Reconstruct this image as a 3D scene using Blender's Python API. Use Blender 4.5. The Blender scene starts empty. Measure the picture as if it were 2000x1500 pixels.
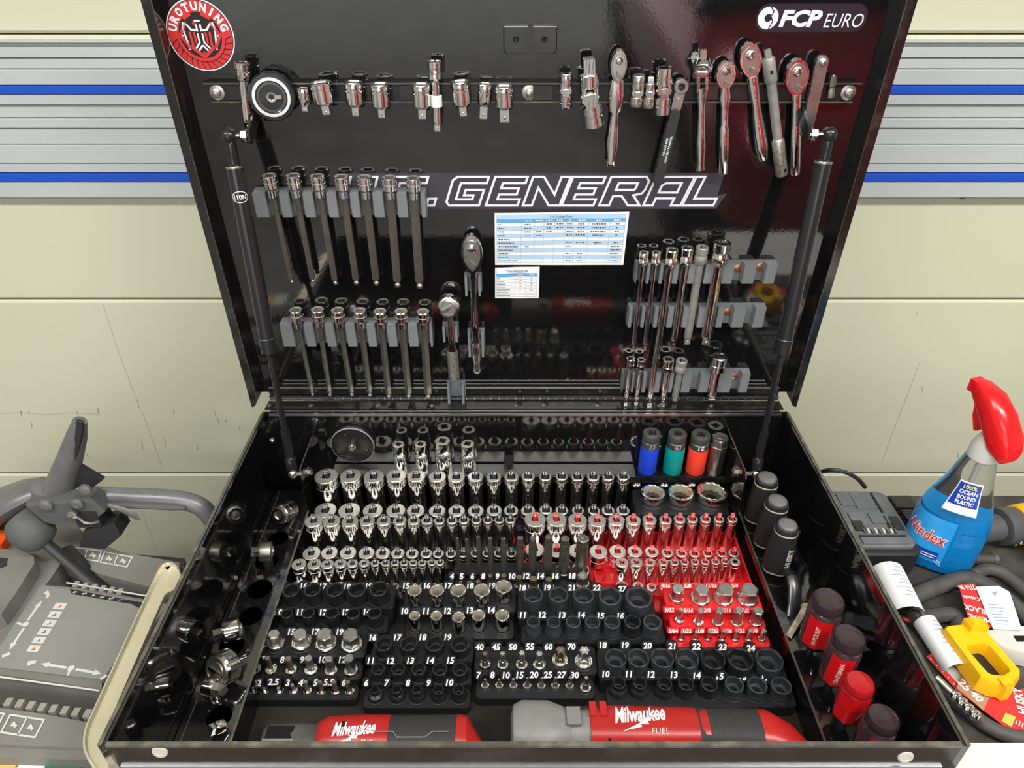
import bpy, math, random
from mathutils import Vector as V, Matrix
random.seed(7)
C = bpy.context.scene.collection
sc = bpy.context.scene
# ---------------------------------------------------------------- camera
F = 1387.0; TH = math.radians(33.9); CZ = 1.67
cam = bpy.data.cameras.new('camera'); camo = bpy.data.objects.new('camera', cam); C.objects.link(camo)
camo.location = (0, 0, CZ); camo.rotation_euler = (math.pi/2-TH, 0, 0)
cam.sensor_width = 36; cam.lens = F/2000*36; cam.clip_start = .02; sc.camera = camo
# ---------------------------------------------------------------- light
w = bpy.data.worlds.new('world'); sc.world = w; w.use_nodes = True
w.node_tree.nodes['Background'].inputs[0].default_value = (.95, .98, 1, 1)
w.node_tree.nodes['Background'].inputs[1].default_value = 3.6
def area(name, loc, sx, sy, energy, rot=(0, 0, 0), col=(1, .985, .96)):
    l = bpy.data.lights.new(name, 'AREA'); l.shape = 'RECTANGLE'; l.size = sx; l.size_y = sy; l.energy = energy; l.color = col
    o = bpy.data.objects.new(name, l); C.objects.link(o); o.location = loc; o.rotation_euler = rot; return o
LAMPS = [(-1.35, -.35, 36), (1.35, -.35, 50), (0, -.25, 20), (0, -2.2, 44), (0, -4, 36)]  # last three are added: one brightens the cart inside, two light fronts and car
for i, (lx, ly, e) in enumerate(LAMPS):
    area('ceiling_lamp', (lx, ly, 2.82), 1.2 if i < 3 else 2.0, .16, e)
po = area('door_portal', (-1.0, -5.5, 1.175), 3.8, 2.35, 1, (math.pi/2, 0, 0)); po.data.cycles.is_portal = True
sc.view_settings.view_transform = 'Standard'; sc.view_settings.look = 'None'
sc.view_settings.exposure = 0.0; sc.view_settings.gamma = 1; sc.view_settings.use_curve_mapping = False
# ---------------------------------------------------------------- pixel helpers
CT, ST = math.cos(TH), math.sin(TH)
def ray(x, y):
    a = (x-1000)/F; v = (750-y)/F
    return V((a, CT+v*ST, -ST+v*CT))
CAM = V((0, 0, CZ))
def atz(x, y, z): d = ray(x, y); t = (z-CZ)/d.z; return CAM+d*t
def aty(x, y, Y): d = ray(x, y); t = Y/d.y; return CAM+d*t
def atx(x, y, X): d = ray(x, y); t = X/d.x; return CAM+d*t
def tof(p): return p.y*CT-(p.z-CZ)*ST        # depth along the view axis
def mpp(p): return tof(p)/F                  # metres per pixel there
# lid frame: origin on the hinge line, LW up the lid, LN toward the room
LT = math.radians(2.2)
LO = V((0.0, .934, 1.0)); LW = V((0, -math.sin(LT), math.cos(LT))); LN = V((0, -math.cos(LT), -math.sin(LT))); LU = V((1, 0, 0))
PANEL = -.022
def atl(x, y, d=PANEL):
    r = ray(x, y); o = LO+LN*d
    t = (o-CAM).dot(LN)/r.dot(LN); return CAM+r*t
# ---------------------------------------------------------------- materials
MATS = {}
def mat(name, col=(.5, .5, .5), rough=.5, metal=0., spec=.5, noise=None, bump=None, trans=0., ior=1.45, emis=None, coat=0., rnoise=None, alpha=1., streak=None):
    """noise=(scale, second colour, low, high); bump=(scale, strength); rnoise=(scale, amount)"""
    m = bpy.data.materials.new(name); m.use_nodes = True; nt = m.node_tree; b = nt.nodes['Principled BSDF']
    b.inputs['Base Color'].default_value = (*col, 1); b.inputs['Roughness'].default_value = rough; b.inputs['Metallic'].default_value = metal
    b.inputs['Specular IOR Level'].default_value = spec; b.inputs['IOR'].default_value = ior
    b.inputs['Transmission Weight'].default_value = trans; b.inputs['Coat Weight'].default_value = coat; b.inputs['Alpha'].default_value = alpha
    if emis: b.inputs['Emission Color'].default_value = (*emis[0], 1); b.inputs['Emission Strength'].default_value = emis[1]
    tc = nt.nodes.new('ShaderNodeTexCoord')
    def nz(scale, detail=4):
        n = nt.nodes.new('ShaderNodeTexNoise'); n.inputs['Scale'].default_value = scale; n.inputs['Detail'].default_value = detail
        nt.links.new(tc.outputs['Object'], n.inputs['Vector']); return n
    if noise:
        n = nz(noise[0]); r = nt.nodes.new('ShaderNodeValToRGB')
        r.color_ramp.elements[0].position = noise[2]; r.color_ramp.elements[1].position = noise[3]
        r.color_ramp.elements[0].color = (*col, 1); r.color_ramp.elements[1].color = (*noise[1], 1)
        nt.links.new(n.outputs['Fac'], r.inputs[0]); nt.links.new(r.outputs[0], b.inputs['Base Color'])
    if rnoise:
        n = nz(rnoise[0]); q = nt.nodes.new('ShaderNodeMapRange'); q.inputs['To Min'].default_value = max(0, rough-rnoise[1]); q.inputs['To Max'].default_value = rough+rnoise[1]
        nt.links.new(n.outputs['Fac'], q.inputs['Value']); nt.links.new(q.outputs[0], b.inputs['Roughness'])
    if bump:
        n = nz(bump[0], 2); k = nt.nodes.new('ShaderNodeBump'); k.inputs['Strength'].default_value = bump[1]; k.inputs['Distance'].default_value = .002
        nt.links.new(n.outputs['Fac'], k.inputs['Height']); nt.links.new(k.outputs[0], b.inputs['Normal'])
    if streak:                                            # fine lengthwise machining marks
        mp = nt.nodes.new('ShaderNodeMapping'); mp.inputs['Scale'].default_value = (streak[0], streak[0], streak[0]*.02); nt.links.new(tc.outputs['Object'], mp.inputs['Vector'])
        n = nt.nodes.new('ShaderNodeTexNoise'); n.inputs['Scale'].default_value = 1; n.inputs['Detail'].default_value = 1; nt.links.new(mp.outputs[0], n.inputs['Vector'])
        k = nt.nodes.new('ShaderNodeBump'); k.inputs['Strength'].default_value = streak[1]; k.inputs['Distance'].default_value = .001
        nt.links.new(n.outputs['Fac'], k.inputs['Height']); nt.links.new(k.outputs[0], b.inputs['Normal'])
    MATS[name] = m; return m
mat('chrome', (.84, .83, .81), .10, 1, noise=(30, (.76, .75, .74), .4, .7), rnoise=(60, .06), streak=(700, .13))
mat('satin_top', (.56, .545, .49), .38, .75, .5, noise=(50, (.46, .445, .395), .4, .7))
mat('hole_shade', (.055, .05, .042), .5, .7, .5)  # shade inside chrome drive holes, painted as a dark colour
mat('satin_chrome', (.62, .61, .58), .28, 1, rnoise=(90, .08))
mat('dull_steel', (.30, .29, .26), .42, 1, noise=(60, (.40, .38, .33), .35, .7))
mat('warm_steel', (.42, .35, .26), .35, 1, noise=(80, (.26, .20, .14), .35, .7))
mat('zinc', (.56, .55, .52), .32, 1, noise=(120, (.42, .41, .38), .4, .7))
mat('black_gloss', (.006, .006, .0065), .05, 0, .85, bump=(260, .012), ior=1.6)
mat('black_gloss_rim', (.012, .011, .011), .12, 0, .7, ior=1.6, noise=(40, (.06, .055, .045), .55, .9))
mat('black_matte', (.018, .019, .021), .55, 0, .4, noise=(25, (.03, .032, .035), .4, .7))
mat('mat_floor', (.014, .012, .010), .6, 0, .3, noise=(14, (.028, .024, .019), .4, .75), bump=(90, .15))
mat('impact_black', (.012, .0125, .014), .36, .2, .5, noise=(70, (.028, .030, .033), .4, .75))
mat('impact_grey', (.034, .037, .041), .45, .3, .5, noise=(60, (.060, .065, .070), .35, .7))
mat('tray_black', (.0075, .0082, .0095), .50, 0, .45, bump=(300, .08))
mat('rail_black', (.02, .02, .022), .35)
mat('peg_grey', (.05, .054, .06), .4)
mat('red_plastic', (.70, .018, .022), .32, 0, .5, bump=(200, .05))
mat('tool_red', (.42, .016, .014), .34, 0, .5, noise=(20, (.36, .014, .012), .4, .7))
mat('tool_rubber', (.030, .030, .029), .6, 0, .4, bump=(500, .25))
mat('tool_grey', (.20, .195, .18), .5, .0, .5, noise=(25, (.26, .255, .24), .4, .7))
mat('tool_dark_steel', (.10, .098, .09), .45, .5, .5, noise=(30, (.14, .135, .12), .4, .7))
mat('white_print', (.80, .80, .80), .6)
mat('dim_print', (.30, .30, .31), .6)
mat('print_on_red', (.85, .70, .68), .6)
mat('holder_grey', (.15, .16, .165), .55, 0, .4, noise=(9, (.19, .20, .21), .3, .7), bump=(400, .12))
mat('copper', (.80, .40, .27), .35, 1, noise=(90, (.55, .26, .16), .45, .8))
mat('strut_black', (.016, .016, .018), .22, 0, .6)
mat('strut_rod', (.02, .02, .022), .18, .3, .6)
mat('blue_sleeve', (.010, .055, .62), .35)
mat('teal_sleeve', (.0, .27, .24), .35)
mat('orange_sleeve', (.86, .055, .025), .35)
mat('hole_dark', (.002, .002, .002), .9)
# ---------------------------------------------------------------- mesh helpers
def frame(d, hint=None):
    """orthonormal (u, v, w) with w along d"""
    w_ = d.normalized(); h = hint or (V((0, 0, 1)) if abs(w_.z) < .9 else V((0, 1, 0)))
    u = h.cross(w_)
    if u.length < 1e-6: u = V((1, 0, 0)).cross(w_)
    u.normalize(); return u, w_.cross(u), w_
class MB:
    def __init__(s): s.v = []; s.f = []
    def add(s, vs, fs):
        n = len(s.v); s.v += [V(p) for p in vs]; s.f += [tuple(i+n for i in f) for f in fs]; return s
    def box(s, c, size, ax=None):
        c = V(c); u, v, w_ = ax or (V((1, 0, 0)), V((0, 1, 0)), V((0, 0, 1)))
        a, b, d = [q/2 for q in size]
        P = [c+u*a*i+v*b*j+w_*d*k for k in (-1, 1) for j in (-1, 1) for i in (-1, 1)]
        return s.add(P, [(0, 2, 3, 1), (4, 5, 7, 6), (0, 1, 5, 4), (2, 6, 7, 3), (0, 4, 6, 2), (1, 3, 7, 5)])
    def bb(s, x0, x1, y0, y1, z0, z1): return s.box(((x0+x1)/2, (y0+y1)/2, (z0+z1)/2), (x1-x0, y1-y0, z1-z0))
    def loft(s, rings, cap=(True, True), close=True):
        n = len(rings[0]); vs = [p for r in rings for p in r]; fs = []
        for k in range(len(rings)-1):
            for i in range(n if close else n-1):
                j = (i+1) % n; fs.append((k*n+i, k*n+j, (k+1)*n+j, (k+1)*n+i))
        if cap[0]: fs.append(tuple(range(n-1, -1, -1)))
        if cap[1]: fs.append(tuple((len(rings)-1)*n+i for i in range(n)))
        return s.add(vs, fs)
    def lathe(s, prof, o, d, n=20, cap=(True, True), hint=None, sq=None):
        """prof [(r, h)] along d from o; r may be a function of the angle"""
        u, v, w_ = frame(V(d), hint); R = []
        for r, h in prof:
            ring = []
            for i in range(n):
                a = 2*math.pi*i/n; rr = r(a) if callable(r) else r
                ring.append(V(o)+w_*h+u*math.cos(a)*rr+v*math.sin(a)*rr)
            R.append(ring)
        return s.loft(R, cap)
    def cyl(s, a, b, r, n=16, r2=None):
        a, b = V(a), V(b); L = (b-a).length
        return s.lathe([(r, 0), (r if r2 is None else r2, L)], a, b-a, n)
    def tube(s, pts, r, n=10, cap=(True, True), flat=1., hint=None):
        pts = [V(p) for p in pts]; R = []; u0 = None
        for i, p in enumerate(pts):
            d = (pts[min(i+1, len(pts)-1)]-pts[max(i-1, 0)]).normalized()
            if u0 is None: u, v, _ = frame(d, hint)
            else:
                u = (u0-d*u0.dot(d)).normalized(); v = d.cross(u)
            u0 = u; rr = r[i] if isinstance(r, (list, tuple)) else r
            R.append([p+u*math.cos(2*math.pi*k/n)*rr+v*math.sin(2*math.pi*k/n)*rr*flat for k in range(n)])
        return s.loft(R, cap)
    def prism(s, poly, o, u, v, w_, d0, d1, bev=0.):
        """polygon [(a, b)] in the u, v plane, from d0 to d1 along w_, the d1 edge bevelled"""
        o = V(o); ring = lambda d, k: [o+u*(a*k+ca*(1-k))+v*(b*k+cb*(1-k))+w_*d for a, b in poly]
        ca = sum(p[0] for p in poly)/len(poly); cb = sum(p[1] for p in poly)/len(poly)
        if bev:
            ex = max(math.hypot(p[0]-ca, p[1]-cb) for p in poly); k = 1-bev/ex
            return s.loft([ring(d0, 1), ring(d1-bev*(1 if d1 > d0 else -1), 1), ring(d1, k)])
        return s.loft([ring(d0, 1), ring(d1, 1)])
    def quad(s, a, b, c, d): return s.add([a, b, c, d], [(0, 1, 2, 3)])
    def plate(s, poly, o, u, v, w_, h=0.):
        return s.add([V(o)+u*a+v*b+w_*h for a, b in poly], [tuple(range(len(poly)))])
    def sphere(s, c, r, n=14, m=8, sc=(1, 1, 1)):
        R = [[V(c)+V((math.cos(2*math.pi*i/n)*math.sin(math.pi*k/m)*r*sc[0], math.sin(2*math.pi*i/n)*math.sin(math.pi*k/m)*r*sc[1], -math.cos(math.pi*k/m)*r*sc[2])) for i in range(n)] for k in range(1, m)]
        return s.loft(R)
    def build(s, name, m, parent=None, smooth=35, loc=None, slots=()):
        me = bpy.data.meshes.new(name)
        if parent is not None: base = V(parent['_o'])
        else: base = V(loc) if loc is not None else sum(s.v, V())/max(1, len(s.v))
        if parent is None and loc is None: base.z = min(p.z for p in s.v)
        me.from_pydata([p-base for p in s.v], [], s.f); me.materials.append(MATS[m]); me.validate()
        if smooth:
            me.shade_smooth(); me.set_sharp_from_angle(angle=math.radians(smooth))
        if slots:
            for sm, _ in slots: me.materials.append(MATS[sm])
            for p in me.polygons:
                c = p.center+base
                for k, (_, fn) in enumerate(slots):
                    if fn(c, p.normal): p.material_index = k+1; break
        o = bpy.data.objects.new(name, me); C.objects.link(o); o['_o'] = list(base)
        if parent is not None: o.parent = parent
        else: o.location = base
        return o
def thing(name, loc, label, cat, group=None):
    o = bpy.data.objects.new(name, None); C.objects.link(o); o.location = loc; o['_o'] = list(loc); o.empty_display_size = .02
    return tag(o, label, cat, group)
def tag(o, label, cat, group=None):
    o['label'] = label; o['category'] = cat
    if group: o['group'] = group
    return o
def struct(o): o['kind'] = 'structure'; return o
def rrect(w_, h, r, n=4, cx=0., cy=0.):
    """rounded rectangle polygon"""
    P = []
    for (sx, sy, a0) in ((1, 1, 0), (-1, 1, 90), (-1, -1, 180), (1, -1, 270)):
        for k in range(n+1):
            a = math.radians(a0+90*k/n); P.append((cx+sx*(w_/2-r)+math.cos(a)*r, cy+sy*(h/2-r)+math.sin(a)*r))
    return P
def ngon(r, n, a0=0., cx=0., cy=0.): return [(cx+r*math.cos(a0+2*math.pi*i/n), cy+r*math.sin(a0+2*math.pi*i/n)) for i in range(n)]
# text ---------------------------------------------------------------
_T = {}
def text_geo(body, bold=0., shear=0., space=1.):
    k = (body, bold, shear, space)
    if k not in _T:
        c = bpy.data.curves.new('t', 'FONT'); c.body = body; c.size = 1; c.offset = bold; c.shear = shear; c.space_character = space
        c.resolution_u = 2; c.fill_mode = 'FRONT'; c.align_x = 'LEFT'
        o = bpy.data.objects.new('t', c); C.objects.link(o)
        dg = bpy.context.evaluated_depsgraph_get()
        me = bpy.data.meshes.new_from_object(o.evaluated_get(dg))
        vs = [tuple(p.co) for p in me.vertices]; fs = [tuple(p.vertices) for p in me.polygons]
        bpy.data.objects.remove(o); bpy.data.curves.remove(c); bpy.data.meshes.remove(me)
        x0 = min(p[0] for p in vs); x1 = max(p[0] for p in vs); y0 = min(p[1] for p in vs); y1 = max(p[1] for p in vs)
        _T[k] = ([(p[0]-(x0+x1)/2, p[1]-(y0+y1)/2) for p in vs], fs, x1-x0, y1-y0)
    return _T[k]
def text(mb, body, o, u, v, h=None, wid=None, bold=.02, shear=0., maxw=None, space=1.):
    """flat lettering centred on o: u reads right, v is up; h glyph height, wid overall width"""
    vs, fs, tw, th = text_geo(body, bold, shear, space)
    sy = (h/th) if h else wid/tw; sx = (wid/tw) if wid else sy
    if maxw and tw*sx > maxw: sx = maxw/tw
    return mb.add([V(o)+u*(a*sx)+v*(b*sy) for a, b in vs], fs)
def stroke(mb, pts, o, u, v, wd, close=False, h=0., w_=None):
    """flat line of width wd along 2D points, one quad per segment and mitred joints"""
    P = [V((a, b)) for a, b in pts]; n = len(P); L = []; R = []
    for i in range(n):
        a = P[i]-P[i-1] if (i > 0 or close) else P[1]-P[0]
        b = P[(i+1) % n]-P[i] if (i < n-1 or close) else P[i]-P[i-1]
        a = a.normalized(); b = b.normalized(); na = V((-a.y, a.x)); nb = V((-b.y, b.x)); m = (na+nb)
        m = m.normalized() if m.length > 1e-6 else na
        k = min(2.2, 1/max(.2, m.dot(na))); L.append(P[i]+m*wd/2*k); R.append(P[i]-m*wd/2*k)
    W = lambda q: V(o)+u*q.x+v*q.y
    vs = [W(q) for q in L]+[W(q) for q in R]
    return mb.add(vs, [(i, n+i, n+(i+1) % n, (i+1) % n) for i in range(n if close else n-1)])
X_, Y_, Z_ = V((1, 0, 0)), V((0, 1, 0)), V((0, 0, 1))
# hole shapes as radius functions
def r_sq(s): return lambda a: (s/2)/max(abs(math.cos(a)), abs(math.sin(a)))
def r_hex(k, ph=0.): return lambda a: k/math.cos(((a+ph+math.pi/6) % (math.pi/3))-math.pi/6)
def r_12(k): return lambda a: k*(1.14 if int(round(a/(2*math.pi/24))) % 2 else 1.0)
def r_star(k, n=6, depth=.24): return lambda a: k*(1-depth*(.5-.5*math.cos(n*a)))

def sock_slots(x, y, rin, top='satin_top', hole='hole_shade', zt=-9):
    """machined top ring of an upright socket; shade of the drive hole painted dark"""
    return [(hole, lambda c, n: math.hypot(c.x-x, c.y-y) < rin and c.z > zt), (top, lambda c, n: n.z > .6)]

from mathutils.bvhtree import BVHTree
def bvh(mbs):
    v = []; f = []
    for m in mbs:
        n = len(v); v += list(m.v); f += [tuple(i+n for i in q) for q in m.f]
    return BVHTree.FromPolygons(v, f)
def press(mb, tree, n, off=.0003, reach=.06):
    """press flat print onto the surface it faces (along -n), after refining long edges so it follows the curve"""
    import bmesh
    bm = bmesh.new(); vs = [bm.verts.new(p) for p in mb.v]
    for f in mb.f:
        try: bm.faces.new([vs[i] for i in f])
        except ValueError: pass
    bmesh.ops.triangulate(bm, faces=bm.faces[:])
    for _ in range(4):
        es = [e for e in bm.edges if e.calc_length() > .0028]
        if not es: break
        bmesh.ops.subdivide_edges(bm, edges=es, cuts=1, use_grid_fill=False); bmesh.ops.triangulate(bm, faces=[f for f in bm.faces if len(f.verts) > 3])
    bm.verts.index_update(); mb.v = [v.co.copy() for v in bm.verts]; mb.f = [tuple(v.index for v in f.verts) for f in bm.faces]; bm.free()
    for i, p in enumerate(mb.v):
        h = tree.ray_cast(p+n*reach, -n, reach*2.5)
        if h[0] is not None: mb.v[i] = h[0]+n*off
    return mb
def hit(tree, x, y):
    h = tree.ray_cast(CAM, ray(x, y).normalized(), 9); return h[0]
def smooth_path(P, n=6):                                   # Catmull-Rom
    Q = []
    for i in range(len(P)-1):
        p0, p1, p2, p3 = P[max(0, i-1)], P[i], P[i+1], P[min(len(P)-1, i+2)]
        for s in range(n):
            t_ = s/n; Q.append(.5*((2*p1)+(p2-p0)*t_+(2*p0-5*p1+4*p2-p3)*t_*t_+(3*p1-p0-3*p2+p3)*t_**3))
    return Q+[P[-1]]
# ================================================================ the setting
mat('wall_cream', (.585, .59, .44), .55, 0, .4, noise=(1.6, (.55, .55, .40), .40, .80), bump=(30, .04))
mat('wall_dirt', (.36, .32, .20), .7)
mat('slat_grey', (.50, .545, .535), .4, .1, .5, noise=(3, (.46, .50, .495), .4, .7))
mat('stripe_blue', (.010, .075, .50), .4)
mat('concrete', (.26, .25, .235), .7, noise=(3, (.17, .165, .155), .4, .7))
mat('ceiling_white', (.80, .79, .76), .8)
mat('side_white', (.62, .60, .54), .8)
mat('lamp_housing', (.85, .85, .85), .5)
WY = 1.10
def wz(y): return aty(1000, y, WY).z
fl = struct(MB().bb(-20, 20, -30, WY+.2, -.05, 0).build('floor', 'concrete', smooth=0))
struct(MB().bb(-4, 4, -5.6, WY+.2, 2.9, 2.95).build('ceiling', 'ceiling_white', smooth=0))
struct(MB().bb(-4.1, -4, -5.6, WY+.2, 0, 2.9).build('wall_left', 'side_white', smooth=0))
struct(MB().bb(4, 4.1, -5.6, WY+.2, 0, 2.9).build('wall_right', 'side_white', smooth=0))
GY = -5.5
struct(MB().bb(-4, -2.9, GY-.1, GY, 0, 2.9).bb(.9, 4, GY-.1, GY, 0, 2.9).bb(-2.9, .9, GY-.1, GY, 2.35, 2.9).build('wall_front', 'side_white', smooth=0))
wall = struct(MB().bb(-4, 4, WY+.02, WY+.2, 0, 2.9).build('wall_back', 'wall_dirt', smooth=0))
edges = [0.0, wz(925)-.42, wz(926), wz(586), wz(67), wz(67)+.46, wz(67)+.92, 2.9]
for a, b in zip(edges, edges[1:]):
    g = .0013
    MB().add([V((x, WY+dy, z)) for x in (-4, 4) for dy, z in ((.03, a+g), (.004, a+g), (0, a+g+.004), (0, b-g-.004), (.004, b-g), (.03, b-g))],
             [(0, 1, 7, 6), (1, 2, 8, 7), (2, 3, 9, 8), (3, 4, 10, 9), (4, 5, 11, 10)]).build('board', 'wall_cream', wall, smooth=0)
# slat-wall strip: one extruded rail per band, each with its own step
sw = thing('slat_wall_strip', (0, WY, wz(378)), 'silver aluminium slat strip with two blue stripes across the cream wall', 'slat wall')
ys = [76, 81, 88, 109, 131, 162, 179, 200, 226, 245, 277, 313, 332, 348, 379]
dep = [.016, .010, .018, .015, .018, .020, .018, .013, .018, .015, .017, .015, .020, .018]
for i, (a, b) in enumerate(zip(ys, ys[1:])):
    za, zb = wz(a), wz(b); d = dep[i]; blue = i in (5, 12); c = min(.0013, (za-zb)*.22)
    MB().add([V((x, WY-q, z)) for x in (-2.2, 2.2) for q, z in ((0, zb+.0004), (d-c, zb+.0004), (d, zb+c), (d, za-c), (d-c, za-.0004), (0, za-.0004))],
             [(0, 6, 7, 1), (1, 7, 8, 2), (2, 8, 9, 3), (3, 9, 10, 4), (4, 10, 11, 5)]).build('stripe' if blue else 'slat', 'stripe_blue' if blue else 'slat_grey', sw, smooth=0)
# scuffs and cracks on the wall
def scuff(pts, wd, m='wall_dirt'):
    q = [aty(x, y, WY-.0006) for x, y in pts]
    mb = MB(); stroke(mb, [(p.x, p.z) for p in q], V((0, WY-.0006, 0)), X_, Z_, wd); o = mb.build('scuff', m, wall, smooth=0)
mat('crack', (.47, .46, .34), .8)
for pts, wd in (([(200, 592), (232, 690), (269, 787)], .0006), ([(277, 804), (300, 866), (316, 913)], .0006), ([(277, 1001), (311, 1089)], .0006),
                ([(1796, 709), (1770, 778), (1743, 847), (1722, 905)], .0006)):
    scuff(pts, wd, 'crack')
for x, y in ((338, 805), (418, 808), (424, 820), (440, 822), (467, 838), (55, 806), (40, 808), (150, 807), (190, 803), (276, 870), (320, 865), (268, 790), (385, 875), (60, 830), (170, 890), (1870, 890), (1800, 760), (1790, 612)):
    l = random.uniform(3, 9); scuff([(x, y-l), (x+l*.45, y+l)], random.uniform(.0006, .002))
scuff([(0, 808), (40, 806), (90, 810), (140, 806), (190, 809)], .0016, 'crack')
# lamp fixtures on the ceiling, the last three for the added lamps
for i, (lx, ly, e) in enumerate(LAMPS):
    L = 1.2 if i < 3 else 2.0
    t = thing('ceiling_lamp', (lx, ly, 2.83), ['linear ceiling lamp above the left half of the tool chest', 'linear ceiling lamp above the right half of the tool chest', 'added linear lamp between the two side lamps, brightening the cart inside', 'added long lamp over the middle of the garage, lighting fronts and the car', 'added long lamp at the far end of the garage, for more front light'][i], 'lamp')
    MB().bb(lx-L/2-.02, lx+L/2+.02, ly-.1, ly+.1, 2.84, 2.9).build('housing', 'lamp_housing', t, smooth=0)
    for s in (-1, 1): MB().bb(lx+s*(L/2+.01)-.01, lx+s*(L/2+.01)+.01, ly-.1, ly+.1, 2.815, 2.84).build('end_cap', 'lamp_housing', t, smooth=0)
# ================================================================ tool cart with open lid
XL, XR = -.3985, .4405; FY, BY = .3727, .940; ZR = 1.0; ZF = .822; ZP = .870
IL, IR = XL+.007, XR-.007
mat('cart_bottom', (.012, .012, .013), .4)
mat('front_face', (.022, .015, .012), .22, 0, .28, noise=(18, (.055, .045, .034), .48, .78))
mat('alu_trim', (.70, .71, .72), .3, 1)
mat('button_cream', (.50, .49, .42), .45)
cart = thing('tool_cart', ((XL+XR)/2, .65, .0), 'glossy black steel tool cart with its lid propped open', 'tool cart')
B = 'black_gloss'
MB().bb(XL, IL, FY, .912, .10, .9955).bb(XL, IL, FY, .912, .9955, ZR).build('side_panel', B, cart, smooth=0)
MB().bb(IR, XR, FY, .912, .10, ZR).build('side_panel', B, cart, smooth=0)
MB().bb(XL, XR, .9125, .918, .10, .9995).build('back_panel', B, cart, smooth=0)
MB().bb(XL+.012, XR-.012, .9125, BY, .992, ZR).build('back_ledge', B, cart, smooth=0)
MB().bb(IL, IR, FY, FY+.003, .10, .9995).build('front_panel', 'front_face', cart, smooth=0)
MB().bb(IL, IR, FY+.003, .9125, .60, .61).build('well_floor', 'cart_bottom', cart, smooth=0)
# thin bright rim edges (folded hems)
mat('rim_edge', (.10, .095, .08), .28, .4, .6, noise=(60, (.24, .22, .17), .45, .75))
MB().bb(IL+.001, IR-.001, FY-.001, FY+.0035, .9985, ZR+.0022).build('rim_hem', 'rim_edge', cart, smooth=0)
MB().bb(XL-.0005, XL+.0035, FY, .912, .9985, ZR+.0015).build('rim_hem', 'rim_edge', cart, smooth=0)
MB().bb(XR-.0035, XR+.0005, FY, .912, .9985, ZR+.0015).build('rim_hem', 'rim_edge', cart, smooth=0)
MB().bb(XL+.012, XR-.012, .9095, .9120, .997, ZR+.0012).build('rim_hem', 'alu_trim', cart, smooth=0)
MB().bb(XL+.012, XR-.012, .9185, .9205, .997, ZR+.0008).build('rim_hem', 'alu_trim', cart, smooth=0)
# front lip, bright drawer trim and the first drawer
MB().bb(XL+.012, XR-.016, FY-.002, FY, .960, .966).build('drawer_trim', 'alu_trim', cart, smooth=0)
MB().bb(XL+.014, XR-.018, FY-.0015, FY, .84, .9595).build('drawer', 'front_face', cart, smooth=0)
MB().bb(XL+.014, XR-.018, FY-.0025, FY, .62, .83).build('drawer', 'front_face', cart, smooth=0)
for bx, by in ((313, 1467), (1768, 1477)):
    p = aty(bx, by, FY); MB().lathe([(.0078, 0), (.0078, .0008), (.0070, .0020), (.0046, .0022), (.0044, .0016)], p, V((0, -1, .15)), 20).build('bumper', 'button_cream', cart)
for sx in (XL+.07, XR-.07):
    for sy in (FY+.08, .86):
        w_ = MB().cyl((sx-.015, sy, .05), (sx+.015, sy, .05), .05, 20).build('caster', 'cart_bottom', cart)
        MB().bb(sx-.022, sx+.022, sy-.02, sy+.02, .05, .10).build('fork', 'zinc', w_, smooth=0)
# ---- lid
LH = .62; LX0, LX1 = .0194-.441, .0194+.441
def lp(x, w_, d): return LO+LU*x+LW*w_+LN*d
def lbox(mb, x0, x1, w0, w1, d0, d1): return mb.box(lp((x0+x1)/2, (w0+w1)/2, (d0+d1)/2), (x1-x0, w1-w0, d1-d0), (LU, LW, LN))
m = MB(); lbox(m, LX0, LX1, .012, LH, PANEL-.004, PANEL)
lid = m.build('lid', B, cart, smooth=0)
for s in (0, 1):
    xa, xb = ((LX0, LX0+.0115), (LX1-.0115, LX1))[s]; xo = xa if s == 0 else xb; xi = xb if s == 0 else xa
    m = MB(); P = [(xo, LH), (xo, -.003), ((xo+xi)/2, -.001), (xi, .010), (xi, LH)]
    m.prism(P, LO, LU, LW, LN, PANEL-.004, 0); m.build('side_flange', 'black_gloss_rim', lid, smooth=0)
    m = MB(); lbox(m, min(xi, xi+(-.0006 if s else .0006)), max(xi, xi+(-.0006 if s else .0006)), .012, LH, -.0015, .0002); m.build('hem_edge', 'rim_edge', lid, smooth=0)
m = MB(); lbox(m, LX0, LX1, LH-.0115, LH, PANEL-.004, 0); m.build('top_flange', 'black_gloss_rim', lid, smooth=0)
# latch plate pressed into the lid
a, b = atl(983, 48), atl(1087, 104); cx = (a.x+b.x)/2; wc = ((a+b)/2-LO).dot(LW)
lw_, lh_ = (b.x-a.x), (a-b).dot(LW)
o = LO+LU*cx+LW*wc
m = MB().prism(rrect(lw_, lh_, .004), o, LU, LW, LN, PANEL, PANEL+.003, .0012); lat = m.build('latch_plate', 'black_gloss', lid, smooth=30)
m = MB(); m.box(o+LN*(PANEL+.005), (.006, lh_*1.06, .008), (LU, LW, LN)); m.build('latch_rib', 'black_gloss_rim', lid, smooth=0)
m = MB(); m.box(o+LW*(lh_*.45)+LN*(PANEL+.0036), (lw_*.97, .0012, .0014), (LU, LW, LN)); m.build('latch_edge', 'zinc', lid, smooth=0)
for s in (-1, 1):
    m = MB().lathe([(.0035, 0), (.0030, .0008), (.0016, -.0008)], o+LU*s*.017+LN*(PANEL+.003), LN, 14); m.build('rivet', 'black_gloss', lid)
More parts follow.
